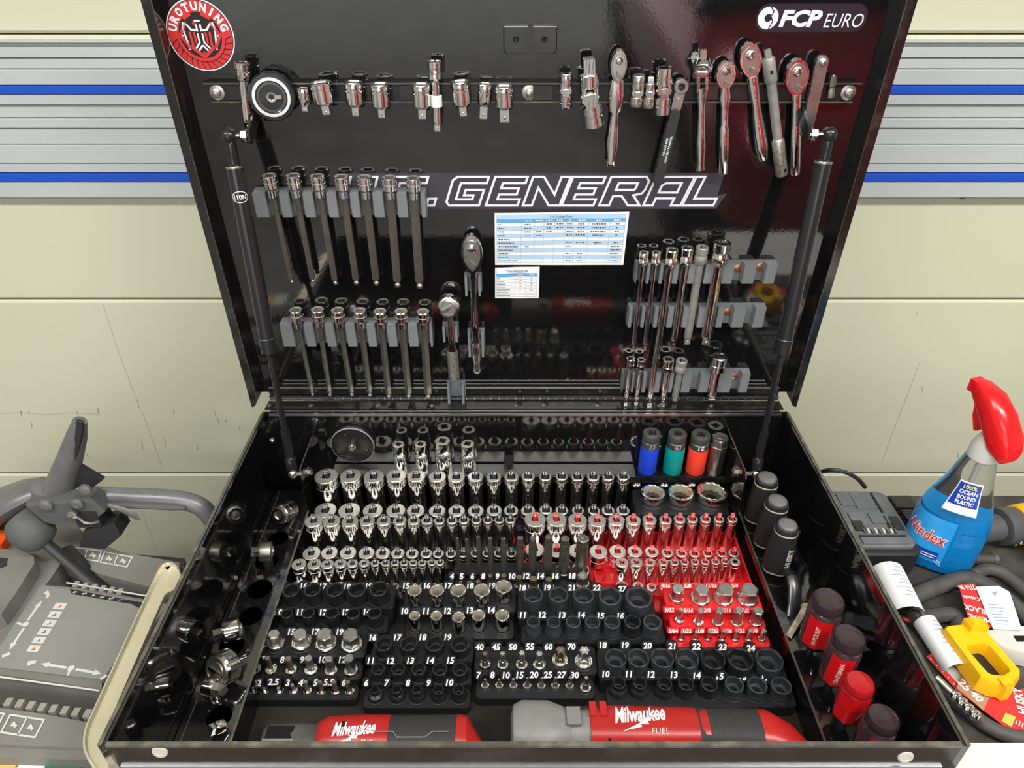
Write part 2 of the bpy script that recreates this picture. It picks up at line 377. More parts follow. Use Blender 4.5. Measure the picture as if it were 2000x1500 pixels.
# ---- piano hinge
m = MB(); lbox(m, LX0+.025, LX1-.025, .0045, .020, PANEL-.001, PANEL+.0012)
hin = m.build('hinge', 'black_gloss_rim', cart, smooth=0)
m = MB(); lbox(m, LX0+.026, LX1-.026, .0198, .0207, PANEL, PANEL+.002); m.build('hinge_edge', 'alu_trim', hin, smooth=0)
MB().bb(LX0+.025, LX1-.025, .922, .945, ZR, ZR+.0018).build('hinge_leaf', 'black_gloss_rim', hin, smooth=0)
hx0, hx1 = LX0+.027, LX1-.027; nk = 62; hy = .9505
kp = None
for i in range(nk):
    xa = hx0+(hx1-hx0)*i/nk; L = (hx1-hx0)/nk-.0008
    if kp is None:
        m = MB().cyl((xa, hy, ZR+.0035), (xa+L, hy, ZR+.0035), .0042, 10); kp = m.build('knuckle', 'strut_black', hin)
    else:
        k = kp.copy(); C.objects.link(k); k.location = (xa-hx0, 0, (.0004 if i % 2 else 0)); k.parent = hin
MB().cyl((hx0-.002, hy, ZR+.0035), (hx1+.002, hy, ZR+.0035), .0032, 8).build('hinge_pin', 'zinc', hin)
for px in (748, 853, 1015, 1068, 1170, 1290, 1390, 620, 540):
    p = aty(px, 780, .952); m = MB().lathe([(.0042, 0), (.0042, .001), (.0028, .0024)], lp(p.x, .0125, PANEL+.001), LN, 12); m.build('hinge_screw', 'strut_black', hin)
    m = MB().lathe([(.004, 0), (.004, .0008), (.0026, .002)], V((p.x-.006, .932, ZR+.0018)), Z_, 12); m.build('hinge_screw', 'rim_edge', hin)
# ---- gas struts
def strut(top, bot, pts, X, mark):
    a = aty(*top, .886); b = atx(*bot, X)
    d = (b-a); u = d.normalized(); L = d.length
    tp, tb, rb, sl = pts                                    # fractions along the strut: tube start, tube end, rod end
    r = .0105
    m = MB().lathe([(r*.55, L*tp-.004), (r, L*tp), (r, L*tb), (r*1.08, L*tb), (r*1.08, L*(tb+.045)), (r*.5, L*(tb+.045)+.003)], a, d, 22)
    t = m.build('gas_strut', 'strut_black', cart)
    MB().lathe([(r*1.03, L*tp-.001), (r*1.06, L*tp), (r*1.03, L*tp+.002)], a, d, 22, cap=(False, False)).build('tube_rim', 'zinc', t)
    MB().lathe([(r*1.09, L*tb-.0006), (r*1.1, L*tb), (r*1.09, L*tb+.0006)], a, d, 22, cap=(False, False)).build('tube_rim', 'zinc', t)
    MB().cyl(a+u*L*(tb+.04), b-u*.018, .0046, 14).build('rod', 'strut_rod', t)
    MB().lathe([(.0066, L-.075), (.0068, L-.072), (.0064, L-.030), (.0085, L-.027), (.0085, L-.010), (.005, L-.006)], a, d, 16).build('rod_end', 'strut_rod', t)
    MB().lathe([(.0055, .006), (.0068, .010), (.0068, L*tp)], a, d, 16).build('neck', 'strut_rod', t)
    MB().sphere(a, .0098).build('ball_socket', 'strut_black', t)
    sgn = 1 if top[0] < 1000 else -1
    e = a+V((sgn*.022, .006, -.002))
    MB().cyl(a+V((sgn*.006, 0, 0)), e, .0035, 10).lathe([(.008, 0), (.008, .007)], e-V((sgn*.008, 0, 0)), V((sgn, 0, 0)), 6).build('ball_stud', 'chrome', t)
    # bracket standing out of the lid
    q = e+V((sgn*.002, 0, 0)); dd = (q-LO).dot(LN); wq = (q-LO).dot(LW)
    m = MB(); P = [(wq+.010, PANEL), (wq+.030, PANEL), (wq+.008, dd+.004), (wq-.004, dd+.008), (wq-.009, dd+.002)]
    m.prism(P, LO+LU*q.x, LW, LN, LU, -.0015, .0015); m.build('strut_bracket', 'strut_black', t, smooth=0)
    MB().sphere(b, .0075).cyl(b, b+V((sgn*.014, 0, 0)), .0035, 8).build('lower_ball', 'zinc', t)
    if mark:
        q = a+u*(L*tp+.034)+V((.0035, -r*1.02, .000)); vv = -u; uu = X_ - vv*X_.dot(vv); uu.normalize(); nn = uu.cross(vv)
        def wrap(mb):                                        # lay flat print on the round tube
            for i, p in enumerate(mb.v):
                rel = p-a; h = rel.dot(u); s_ = (rel-u*h).dot(uu); ang = s_/r
                mb.v[i] = a+u*h+uu*math.sin(ang)*r*1.012+nn*math.cos(ang)*r*1.012
            return mb
        el = [(math.cos(k*math.pi/12)*.0100, math.sin(k*math.pi/12)*.0068) for k in range(24)]
        wrap(stroke(MB(), el, q, uu, vv, .0009, True)).build('oval_print', 'white_print', t, smooth=0)
        wrap(text(MB(), '110N', q, uu, vv, h=.0062, maxw=.0148, bold=.02)).build('rating_print', 'white_print', t, smooth=0)
    return t
strut((447, 265), (572, 925), (.075, .545, 1, 1), -.330, True)
strut((1620, 262), (1475, 925), (.065, .545, 1, 1), .372, False)
# ---- inner fittings: rear shelf with gussets, centre floor, side plates
sh = thing('rear_shelf', (.01, .895, ZF), 'black steel shelf with side gussets along the back wall inside the cart', 'shelf')
mat('brushed_alu', (.62, .62, .60), .33, 1, noise=(40, (.5, .5, .48), .4, .7))
GL, GR = -.3265, .349; SZ = .895
MB().bb(GL, GR, .880, .912, SZ-.002, SZ).build('shelf_plate', B, sh, smooth=0)
MB().bb(GL, GR, .8795, .8812, SZ-.012, SZ+.0006).build('shelf_lip', 'black_gloss_rim', sh, smooth=0)
for gx, zt, yf in ((GL, .952, .829), (GR, .970, .800)):
    P = [(.912, ZF), (.912, zt), (yf+.006, zt), (yf, zt-.008), (yf, ZF)]
    m = MB().prism(P, V((gx, 0, 0)), Y_, Z_, X_, -.001, .001); g = m.build('gusset', B, sh, smooth=0)
    m = MB(); stroke(m, P[1:4], V((gx, 0, 0)), Y_, Z_, .0012); 
    MB().tube([V((gx, q[0], q[1])) for q in P[1:4]], .0010, 6).build('gusset_edge', 'rim_edge', g, smooth=0)
for (bx, by, X, sg) in ((600, 921, GL, 1), (1441, 920, GR, -1)):
    p = atx(bx, by, X)
    MB().lathe([(.0085, 0), (.0085, .0015), (.0070, .0016)], p, V((sg, 0, 0)), 16).lathe([(.0062, .0015), (.0062, .0065), (.0050, .0078), (.003, .0085)], p, V((sg, 0, 0)), 6).build('shelf_bolt', 'zinc', sh)
a = atz(650, 925, SZ); b = atz(1240, 925, SZ)
al = MB().bb(a.x, b.x, .883, .909, SZ+.0002, SZ+.003).build('flat_bar', 'brushed_alu', loc=((a.x+b.x)/2, .893, SZ)); tag(al, 'flat brushed aluminium bar lying on the rear shelf behind the sockets', 'metal bar')
cf = thing('centre_floor', (.02, .6, .80), 'dark floor panel in the middle of the cart under the socket trays', 'floor panel')
SL, SR = -.325, .3615
MB().bb(SL, SR, FY+.0035, .873, ZF-.004, ZF).build('liner', 'mat_floor', cf, smooth=0)
for x in (SL, SR):
    MB().bb(x-.0012, x+.0012, FY+.0035, .828, ZF-.10, ZP).build('side_divider', B, cf, smooth=0)
    MB().bb(x-.0014, x+.0014, FY+.0035, .828, ZP, ZP+.0008).build('divider_edge', 'rim_edge', cf, smooth=0)
def hole_plate(x0, x1, y0, y1, z, holes, t_, n=20):
    """plate with round holes cut out, one strip cell per hole along y"""
    holes = sorted(holes, key=lambda h: h[1]); m = MB(); ycur = y0
    for k, (hx, hy_, r) in enumerate(holes):
        ya = max(ycur, hy_-r-.004) ; yb = hy_+r+.004
        if k+1 < len(holes): yb = min(yb, (hy_+r+holes[k+1][1]-holes[k+1][2])/2)
        if ya > ycur: m.bb(x0, x1, ycur, ya, z-t_, z)
        circ = []; out = []
        for i in range(n):
            a_ = 2*math.pi*i/n; ca, sa = math.cos(a_), math.sin(a_)
            circ.append((hx+ca*r, hy_+sa*r))
            tt = min([((x1-hx)/ca if ca > 1e-6 else ((x0-hx)/ca if ca < -1e-6 else 9)), ((yb-hy_)/sa if sa > 1e-6 else ((ya-hy_)/sa if sa < -1e-6 else 9))])
            out.append((hx+ca*tt, hy_+sa*tt))
        # make sure the corners belong to the outer ring
        for cx_, cy_ in ((x0, ya), (x1, ya), (x1, yb), (x0, yb)):
            i = min(range(n), key=lambda j: (out[j][0]-cx_)**2+(out[j][1]-cy_)**2); out[i] = (cx_, cy_)
        R = [[V((p[0], p[1], zz)) for p in q] for q, zz in ((out, z), (circ, z), (circ, z-t_), (out, z-t_))]
        m.loft(R, (False, False)); ycur = yb
    if ycur < y1: m.bb(x0, x1, ycur, y1, z-t_, z)
    return m
op = thing('side_organizer', (-.36, .6, ZP), 'glossy black plate with round tool holes along the left wall of the cart', 'tool organizer')
hl = [(543, 1051, .0155), (521, 1097, .0165), (507, 1150, .0175), (489, 1203, .016), (452, 1262, .016), (425, 1335, .017), (428, 1400, .015)]
H = []
for hx, hy_, r in hl:
    p = atz(hx, hy_, ZP); H.append((max(IL+.004+r, min(SL-.004-r, p.x)), p.y, r))
hole_plate(IL+.001, SL-.0015, FY+.004, .875, ZP, H, .003).build('plate', B, op, smooth=0)
MB().bb(IL+.0085, IL+.0092, FY+.004, .875, ZP, ZP+.0014).build('fold_line', 'rim_edge', op, smooth=0)
op2 = thing('side_organizer', (.40, .6, ZP), 'glossy black plate holding the screwdrivers along the right wall of the cart', 'tool organizer')
HR = []
RT = [(1478, 1015), (1496, 1062), (1510, 1112), (1592, 1262), (1625, 1330), (1650, 1402), (1690, 1475)]
for hx, hy_ in RT:
    p = atz(hx, hy_, ZP); HR.append((max(SR+.014, min(IR-.014, p.x)), p.y, .0095))
hole_plate(SR+.0015, IR-.001, FY+.004, .875, ZP, HR, .003).build('plate', B, op2, smooth=0)
# screws in the side panels
for (bx, by, X, sg) in ((532, 860, IL, 1), (1507, 862, IR, -1)):
    p = atx(bx, by, X); MB().lathe([(.005, 0), (.0046, .003), (.002, .004)], p, V((sg, 0, 0)), 12).build('panel_screw', 'zinc', cart)
# round magnetic dish on the back wall
p = aty(690, 866, .909); r = 43*mpp(p)
md = thing('magnetic_dish', (p.x, .912, p.z-r), 'round glossy black magnetic dish standing against the back wall of the cart', 'magnet')
MB().lathe([(r, 0), (r, .006), (r*.97, .009), (r*.93, .009), (r*.92, .006)], V((p.x, .912, p.z)), -Y_, 40).build('dish', 'strut_black', md)
MB().lathe([(r*.985, .0075), (r*.975, .0095), (r*.955, .0097)], V((p.x, .912, p.z)), -Y_, 40, cap=(False, False)).build('rim', 'dim_print', md)
MB().lathe([(.0062, .006), (.0062, .012), (.0035, .0125), (.0035, .018)], V((p.x, .912, p.z)), -Y_, 6).build('nut', 'zinc', md)
for (sx, sy) in ((674, 850), (712, 851), (716, 878), (668, 889)):
    q = aty(sx, sy, .905); MB().lathe([(.0014, 0), (.001, .0012)], q, -Y_, 8).build('rivet', 'zinc', md)
# chrome side handle of the cart, the wall's cream reflection painted into its colour
mat('handle_sheen', (.84, .79, .62), .36, .85, noise=(10, (.68, .62, .44), .45, .75))
hp = [(358, 1150, 0), (350, 1128, 0), (341, 1116, 1), (330, 1114, 1), (319, 1124, 1), (300, 1165, 1), (270, 1230, 1), (225, 1330, 1), (196, 1395, 1), (180, 1432, 1), (176, 1465, 1), (184, 1490, 1), (205, 1520, 0)]
pts = smooth_path([atz(x, y, .962) for x, y, _ in hp], 4)
R = []
hm = MB()
inn = []
for i, p in enumerate(pts):
    d = (pts[min(i+1, len(pts)-1)]-pts[max(i-1, 0)]).normalized(); nrm = V((d.y, -d.x, 0))
    R.append([p+nrm*.003+V((0, 0, .012)), p+nrm*.001+V((0, 0, .0125)), p+V((0, 0, .007)), p+nrm*-.015+V((0, 0, .004)), p+nrm*-.016+V((0, 0, .001)), p+V((0, 0, -.014)), p+nrm*.004+V((0, 0, -.013))])
hm.loft(R); hd = hm.build('side_handle', 'handle_sheen', cart, smooth=30)
# ================================================================ sockets on rails
N = 24
def socket_mb(o, R, h, hole, hk, chrome=True, step=None, flute=0):
    """upright socket: o base centre, opening upward; hole radius function, step=(fraction, factor) narrows the lower body"""
    m = MB(); P = []
    if step: fz, k = step; P += [(R*k*.94, 0), (R*k, h*.02), (R*k, h*fz), (R, h*(fz+.06))]
    else: P += [(R*.94, 0), (R*.985, h*.02)]
    c = min(.0009, R*.10)
    P += [(R*.985, h-R*.95), (R*.955, h-R*.93), (R*.955, h-R*.82), (R, h-R*.80), (R, h-c), (R-c, h), (lambda a: min(hole(a), R-c*1.2)*1.03, h), (lambda a: min(hole(a), R-c*1.2)*.97, h-c*.8), (lambda a: min(hole(a), R-c*1.2)*.97, h-hk)]
    m.lathe(P, o, Z_, N); return m
ORD = ['first', 'second', 'third', 'fourth', 'fifth', 'sixth', 'seventh', 'eighth', 'ninth', 'tenth', 'eleventh', 'twelfth', 'thirteenth', 'fourteenth', 'fifteenth', 'sixteenth', 'seventeenth']
def knurl(R, h, n=40):
    k = lambda a: R*(1.012 if int(round(a*n*2/(2*math.pi))) % 2 else .985)
    return [(R*.98, h-R*.52), (k, h-R*.50), (k, h-R*.20), (R*.98, h-R*.18)]
def rail(name, label, pts, z_base, tops, sq, mats, names, labf, group, knurled=True, pegs=None, peg_up=.012, hole_dep=.010):
    """pts [(x px, y px, width px)] of the socket tops, all tops at height tops"""
    base_m, peg_m, num_m = mats
    P = [atz(x, y, tops) for x, y, _ in pts]; Ym = sum(p.y for p in P)/len(P)
    t = thing(name, ((P[0].x+P[-1].x)/2, Ym, z_base), label, 'socket rail')
    r0 = pts[0][2]*mpp(P[0])/2; r1 = pts[-1][2]*mpp(P[-1])/2
    MB().box(((P[0].x-r0+P[-1].x+r1)/2, Ym, z_base+.003), (P[-1].x+r1-P[0].x+r0+.004, .013, .006)).build('rail_bar', base_m, t, smooth=0)
    for i, (p, (x, y, wd)) in enumerate(zip(P, pts)):
        R = wd*mpp(p)/2; sq_i = min(sq, R*1.30); nm = names[i]
        if wd > 0 and not (pegs and i in pegs):
            h = tops-(z_base+.0062)
            rot = random.uniform(-.18, .18); f = r_sq(sq_i*.97)
            m = socket_mb((p.x, p.y, z_base+.0062), R, h, lambda a, f=f, rot=rot: f(a+rot), min(hole_dep, h*.5))
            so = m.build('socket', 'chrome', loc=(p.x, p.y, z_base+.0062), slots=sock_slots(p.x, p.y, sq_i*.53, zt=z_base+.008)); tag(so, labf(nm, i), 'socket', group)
            if knurled and R > .0075: MB().lathe(knurl(R, h), (p.x, p.y, z_base+.0062), Z_, 80, cap=(False, False)).build('knurled_band', 'chrome', so)
        if wd <= 0: R = .008; sq_i = sq
        # peg through the drive square
        pw = sq_i*.60; th = sq_i*.28; yo = sq_i*.20; up = peg_up*(.6+.4*min(1, R/.014)); zt = tops+up
        prof = [(-th/2, z_base+.004), (th/2, z_base+.004), (th/2, zt-th*.3), (th*.2, zt), (-th*.2, zt-.0006), (-th/2, zt-th*.45)]
        m = MB().prism(prof, (p.x, p.y+yo, 0), Y_, Z_, X_, -pw/2, pw/2); pg = m.build('peg', peg_m, t, smooth=0)
        if nm:
            hh = min(.0062, up*.62)
            o_ = V((p.x, p.y+yo-th/2-.0003, zt-th*.45-hh*.62)); m = MB()
            text(m, nm, o_, X_, Z_, h=hh, maxw=pw*.96, bold=.025); m.build('number', num_m, pg, smooth=0)
    return t
A7 = lambda L: [(580+x/4, 800+y/4, w_/4) for x, y, w_ in L]
A8 = lambda L: [(1000+x/4, 800+y/4, w_/4) for x, y, w_ in L]
BK = ('rail_black', 'peg_grey', 'white_print'); RD = ('red_plastic', 'red_plastic', 'print_on_red')
n1 = '27 25 24 23 22 21 20 19 18 17 16 15 14 13 12 11 10'.split()
row1 = A7([(228, 518, 182), (418, 515, 165), (600, 520, 158), (775, 514, 155), (932, 516, 143), (1097, 520, 135), (1245, 522, 133), (1395, 520, 120), (1537, 522, 115), (1675, 520, 112)]) + A8([(127, 517, 105), (260, 521, 98), (388, 518, 95), (512, 522, 98), (635, 520, 98), (752, 520, 95), (870, 518, 98)])
rail('socket_rail', 'long black rail with numbered pegs under the tall sockets, nearest the rear shelf', row1, ZF, .908, .0125, BK, n1, lambda n, i: f'tall chrome deep socket on black peg {n}, {ORD[i]} from left in the rearmost row', 'tall sockets in the rearmost row')
row2 = A7([(222, 785, 170), (408, 785, 170), (592, 785, 155), (772, 785, 150), (927, 785, 140), (1095, 788, 130), (1247, 788, 130), (1397, 788, 125), (1540, 785, 120), (1672, 785, 112), (1805, 785, 110)]) + A8([(265, 780, 100), (390, 785, 100), (517, 785, 95), (640, 785, 95), (752, 785, 100), (868, 785, 104)])
rail('socket_rail', 'long black rail with numbered pegs under the short sockets, second row from the rear', row2, ZF, .868, .0125, BK, n1, lambda n, i: f'short chrome socket on black peg {n}, {ORD[i]} from left in the second row', 'short sockets in the second row')
n3 = '20 19 18 17 16 15 14 13 12 11 10 9 8 7 6'.split()
row3 = A7([(130, 868, 140), (270, 868, 135), (413, 870, 128), (548, 865, 115), (678, 865, 110), (803, 863, 104), (912, 863, 98), (1015, 862, 92), (1113, 862, 86), (1210, 862, 84), (1305, 860, 82), (1402, 860, 80), (1492, 860, 76), (1582, 858, 78), (1668, 858, 78)])
rail('socket_rail', 'black rail with numbered pegs under the slim deep sockets, third row from the rear', row3, ZF, .893, .0095, BK, n3, lambda n, i: f'slim chrome deep socket on black peg {n}, {ORD[i]} from left in the third row', 'slim deep sockets in the third row')
row4 = A7([(113, 1120, 140), (253, 1115, 130), (398, 1115, 130), (543, 1118, 125), (670, 1118, 118), (788, 1120, 105), (900, 1122, 100), (1010, 1122, 92), (1105, 1122, 88), (1203, 1122, 84), (1300, 1122, 80), (1395, 1120, 80), (1487, 1120, 78), (1578, 1120, 80), (1675, 1120, 80)])
rail('socket_rail', 'black rail with numbered pegs under the low sockets, fourth row from the rear', row4, ZF, .856, .0095, BK, n3, lambda n, i: f'low chrome socket on black peg {n}, {ORD[i]} from left in the fourth row', 'low sockets in the fourth row')
n5 = '15 14 13 12 11 10 9 8 7 6 5.5 5 4.5 4'.split()
x5 = [(15, 1205, 115), (135, 1205, 110), (238, 1205, 100), (340, 1200, 95), (432, 1200, 86), (525, 1197, 82), (610, 1197, 70), (692, 1197, 68), (765, 1195, 66), (837, 1195, 66), (908, 1195, 66), (978, 1195, 66), (1052, 1192, 66), (1118, 1192, 66)]
rail('socket_rail', 'short black rail under the small deep sockets in front of the low socket row', A7(x5), ZF, .876, .0066, BK, n5, lambda n, i: f'small chrome deep socket, {ORD[i]} from left in the fifth row', 'small deep sockets in the fifth row', peg_up=.009)
x6 = [(x-14+i*2, 1378, w_*.92) for i, (x, y, w_) in enumerate(x5)]
rail('socket_rail', 'short black rail of tiny sockets half hidden behind the impact sockets', A7(x6), ZF, .848, .0066, BK, n5, lambda n, i: f'tiny chrome socket half hidden in the sixth row, {ORD[i]} from left', 'tiny sockets in the sixth row', knurled=False, peg_up=.006)
nr = '1 15/16 7/8 13/16 3/4 11/16 5/8 9/16 1/2 7/16 3/8 5/16 1/4'.split()
rA = A8([(180, 855, 168), (347, 855, 158), (512, 860, 148), (665, 864, 140), (815, 860, 128), (948, 860, 118), (1075, 855, 110), (1200, 858, 98), (1310, 852, 92), (1410, 852, 85), (1513, 852, 85), (1618, 852, 80), (1722, 852, 80)])
rail('socket_rail', 'long red rail with red pegs under the deep sockets, rearmost of the red rails', rA, ZF+.0036, .893, .0095, RD, nr, lambda n, i: f'chrome deep socket on a red peg, {ORD[i]} from left in the rear red row', 'deep sockets on the rear red rail')
rB = A8([(178, 1090, 150), (348, 1095, 148), (512, 1100, 145), (675, 1108, 142), (825, 1104, 132), (960, 1106, 118), (1093, 1108, 110), (1215, 1115, 95), (1325, 1118, 90), (1427, 1120, 85), (1530, 1120, 80), (1638, 1120, 80), (1735, 1118, 85)])
rail('socket_rail', 'long red rail with red pegs under the low sockets, second of the red rails', rB, ZF+.0036, .857, .0095, RD, nr, lambda n, i: f'low chrome socket on a red peg, {ORD[i]} from left in the second red row', 'low sockets on the second red rail')
nC = '9/16 1/2 7/16 3/8 11/32 5/16 9/32 1/4 7/32 3/16 5/32'.split()
rC = A8([(735, 1190, 0), (858, 1190, 104), (972, 1190, 95), (1080, 1190, 82), (1183, 1190, 76), (1270, 1190, 70), (1350, 1188, 66), (1430, 1188, 66), (1510, 1186, 66), (1590, 1185, 66), (1665, 1183, 62)])
rail('socket_rail', 'short red rail with one empty peg under the small deep sockets', rC, ZF+.0036, .876, .0066, RD, nC, lambda n, i: f'small chrome deep socket on a red peg, {ORD[i-1]} from left in the third red row', 'small deep sockets on the third red rail', peg_up=.010)
p = atz(*A8([(1743, 1185, 0)])[0][:2], .870); so = socket_mb((p.x, p.y, ZF+.001), .0078, .870-ZF-.001, r_sq(.0066), .01).build('socket', 'chrome', loc=(p.x, p.y, ZF+.001), slots=sock_slots(p.x, p.y, .0036)); tag(so, 'small chrome deep socket without a peg at the right end of the third red row', 'socket', 'small deep sockets on the third red rail')
rD = A8([(858, 1372, 95), (985, 1376, 88), (1090, 1385, 80), (1183, 1380, 72), (1268, 1380, 66), (1350, 1378, 62), (1430, 1378, 62), (1510, 1376, 62), (1590, 1374, 62)])
rail('socket_rail', 'short red rail of tiny sockets behind the impact socket tray', rD, ZF+.0036, .846, .0066, RD, nC[1:], lambda n, i: f'tiny chrome socket on a red peg behind the tray of impact sockets, {ORD[i]} from left', 'tiny sockets on the front red rail', knurled=False, peg_up=.007)
# red plastic floor plate the red rails clip into
a = atz(1150, 1130, ZF); b = atz(1455, 1130, ZF)
rp = thing('red_rail_base', ((a.x+b.x)/2, .70, ZF), 'bright red plastic base plate with ribs under the red socket rails', 'tray')
MB().prism(rrect(b.x-a.x, .130, .008, 4, (a.x+b.x)/2, .733), V((0, 0, ZF)), X_, Y_, Z_, 0, .0035, .001).build('plate', 'red_plastic', rp)
MB().bb(a.x+.002, b.x-.002, .797, .800, ZF+.0035, ZF+.030).build('back_rib', 'red_plastic', rp, smooth=0)
MB().bb(b.x-.004, b.x-.001, .672, .797, ZF+.0035, ZF+.022).build('end_rib', 'red_plastic', rp, smooth=0)
e = atz(1182, 1150, ZF+.004)
MB().box((e.x, e.y, ZF+.010), (.030, .002, .014)).build('rib', 'red_plastic', rp, smooth=0)
MB().box((e.x-.014, e.y+.012, ZF+.010), (.002, .024, .014)).build('rib', 'red_plastic', rp, smooth=0)
for q in ((1440, 1133), (1424, 1137)):
    e = atz(*q, ZF+.0036); MB().lathe([(.0048, 0), (.0048, .003), (.0035, .003), (.0035, .0005)], e, Z_, 16).build('post_seat', 'red_plastic', rp)
# ================================================================ numbered trays with sockets and bits
def GG(L, ox, k): return [tuple((ox+v/k if i in (0, 3) else 1100+v/k if i in (1, 4) else v/k) for i, v in enumerate(q)) for q in L]
GA = lambda L: GG(L, 480, 3.636)
GB = lambda L: GG(L, 1000, 3.571)
TV = V((0, .62, .785)).normalized()                       # up direction of the slanted number tabs
def tab(parent, p, body, hgt, m_tab, m_num, shear=.0):
    w_ = hgt*(.62*len(body)+.55); nrm = X_.cross(TV).normalized()
    if nrm.y > 0: nrm = -nrm
    o = V(p)
    t = MB().prism(rrect(w_, hgt*1.45, hgt*.4, 3), o, X_, TV, nrm, -.007, 0, .0008).build('number_tab', m_tab, parent)
    text(MB(), body, o+nrm*.0003, X_, TV, h=hgt, maxw=w_*.94, bold=.035, shear=shear).build('number', m_num, t, smooth=0)
def tray(name, label, rows, zb=ZF, m='tray_black', m_num='white_print', hgt=.0085, margin=.0075, back=.012, front=.006, recess=True, shear=.12):
    """rows, back to front: dict(z=step top, pts=[(X, Y, R)], labels=[(px, py, text)])"""
    allp = [q for r in rows for q in r['pts']]
    cx = sum(q[0] for q in allp)/len(allp); cy = sum(q[1] for q in allp)/len(allp)
    t = thing(name, (cx, cy, zb), label, 'tray')
    for k, r in enumerate(rows):
        P = r['pts']
        x0 = min(q[0]-q[2] for q in P)-margin; x1 = max(q[0]+q[2] for q in P)+margin*.8
        x0 = r.get('x0', x0); x1 = r.get('x1', x1)
        yf = r.get('yf', min(q[1]-q[2] for q in P)-front); yb = r.get('yb', max(q[1]+q[2] for q in P)+back)
        if k+1 < len(rows): yf = r.get('yf', (min(q[1]-q[2] for q in P)+max(q[1]+q[2] for q in rows[k+1]['pts']))/2)
        if k > 0: yb = prev_f
        prev_f = yf
        MB().prism(rrect(x1-x0, yb-yf, min(.007, (yb-yf)*.3), 4, (x0+x1)/2, (yf+yb)/2), V((0, 0, 0)), X_, Y_, Z_, zb, r['z'], .0015).build('tray_step', m, t)
        if recess:
            for X, Y, R in P:
                MB().lathe([(R*1.22, 0), (R*1.22, .0012), (R*1.10, .0016), (R*1.08, .0004)], (X, Y, r['z']-.0006), Z_, N).build('socket_recess', m, t)
        for lx, ly, body in r.get('labels', []):
            q = atz(lx, ly, r['z']+.0045)
            if k > 0 and q.y > yb-.003: q = atz(lx, ly, rows[k-1]['z']+.0040)
            tab(t, q, body, r.get('h', hgt), m, m_num, shear)
    return t
def place(L, z): return [(p.x, p.y, wd*mpp(p)/2) for p, wd in ((atz(q[0], q[1], z), q[2]) for q in L)]
def impact(pts, z_top, z_step, label, group, m='impact_black', hk=.7, fl=None, base=None):
    for i, (X, Y, R) in enumerate(pts):
        zb = z_step-.004; h = z_top-zb; k = R*hk; ph = random.uniform(0, 1.0); f = r_hex(k, ph); prof = []
        mm = m[i] if isinstance(m, list) else m
        if base:
            Rb = base[i]; prof = [(Rb*.96, 0), (Rb, .001), (Rb, h*.40), (Rb*.93, h*.50), (R*.99, h*.62)]
        else: prof = [(R*.95, 0), (R*.98, .001)]
        c = R*.07
        prof += [(R*.99, h-c*1.6), (R*.97, h-c*.4), (R*.93, h), (lambda a, f=f: f(a)*1.07, h), (lambda a, f=f: f(a), h-c*.9), (lambda a, f=f: f(a)*.98, h-max(h*.55, .010)), (k*.62, h-max(h*.55, .010)-.0006), (k*.6, .0015)]
        o = MB().lathe(prof, (X, Y, zb), Z_, N).build('impact_socket', mm, loc=(X, Y, zb)); tag(o, label(i), 'socket', group)
mat('inside_sheen', (.80, .75, .62), .24, .6, .5, noise=(60, (.6, .55, .42), .4, .7))  # bright warm reflections inside the chrome sockets, painted as colour
def chrome_open(pts, z_top, z_step, label, group, pt12=False):
    for i, (X, Y, R) in enumerate(pts):
        zb = z_step-.003; h = z_top-zb; k = R*.74; f = r_12(k*.95) if pt12 else r_hex(k, random.uniform(0, 1)); c = R*.05
        o = MB().lathe([(R*.95, 0), (R*.96, h*.35), (R*.985, h*.50), (R, h-c*2), (R*.98, h-c*.6), (R*.93, h), (lambda a, f=f: f(a)*1.06, h), (lambda a, f=f: f(a), h-c), (lambda a, f=f: f(a)*.98, h*.35), (k*.5, h*.32), (k*.45, h*.1)], (X, Y, zb), Z_, N).build('socket', 'chrome', loc=(X, Y, zb), slots=[('hole_shade', lambda c, n, X=X, Y=Y, R=R, zz=zb+h*.36: math.hypot(c.x-X, c.y-Y) < R*.66 and c.z < zz), ('inside_sheen', lambda c, n, X=X, Y=Y, R=R: math.hypot(c.x-X, c.y-Y) < R*.8)]); tag(o, label(i), 'socket', group)
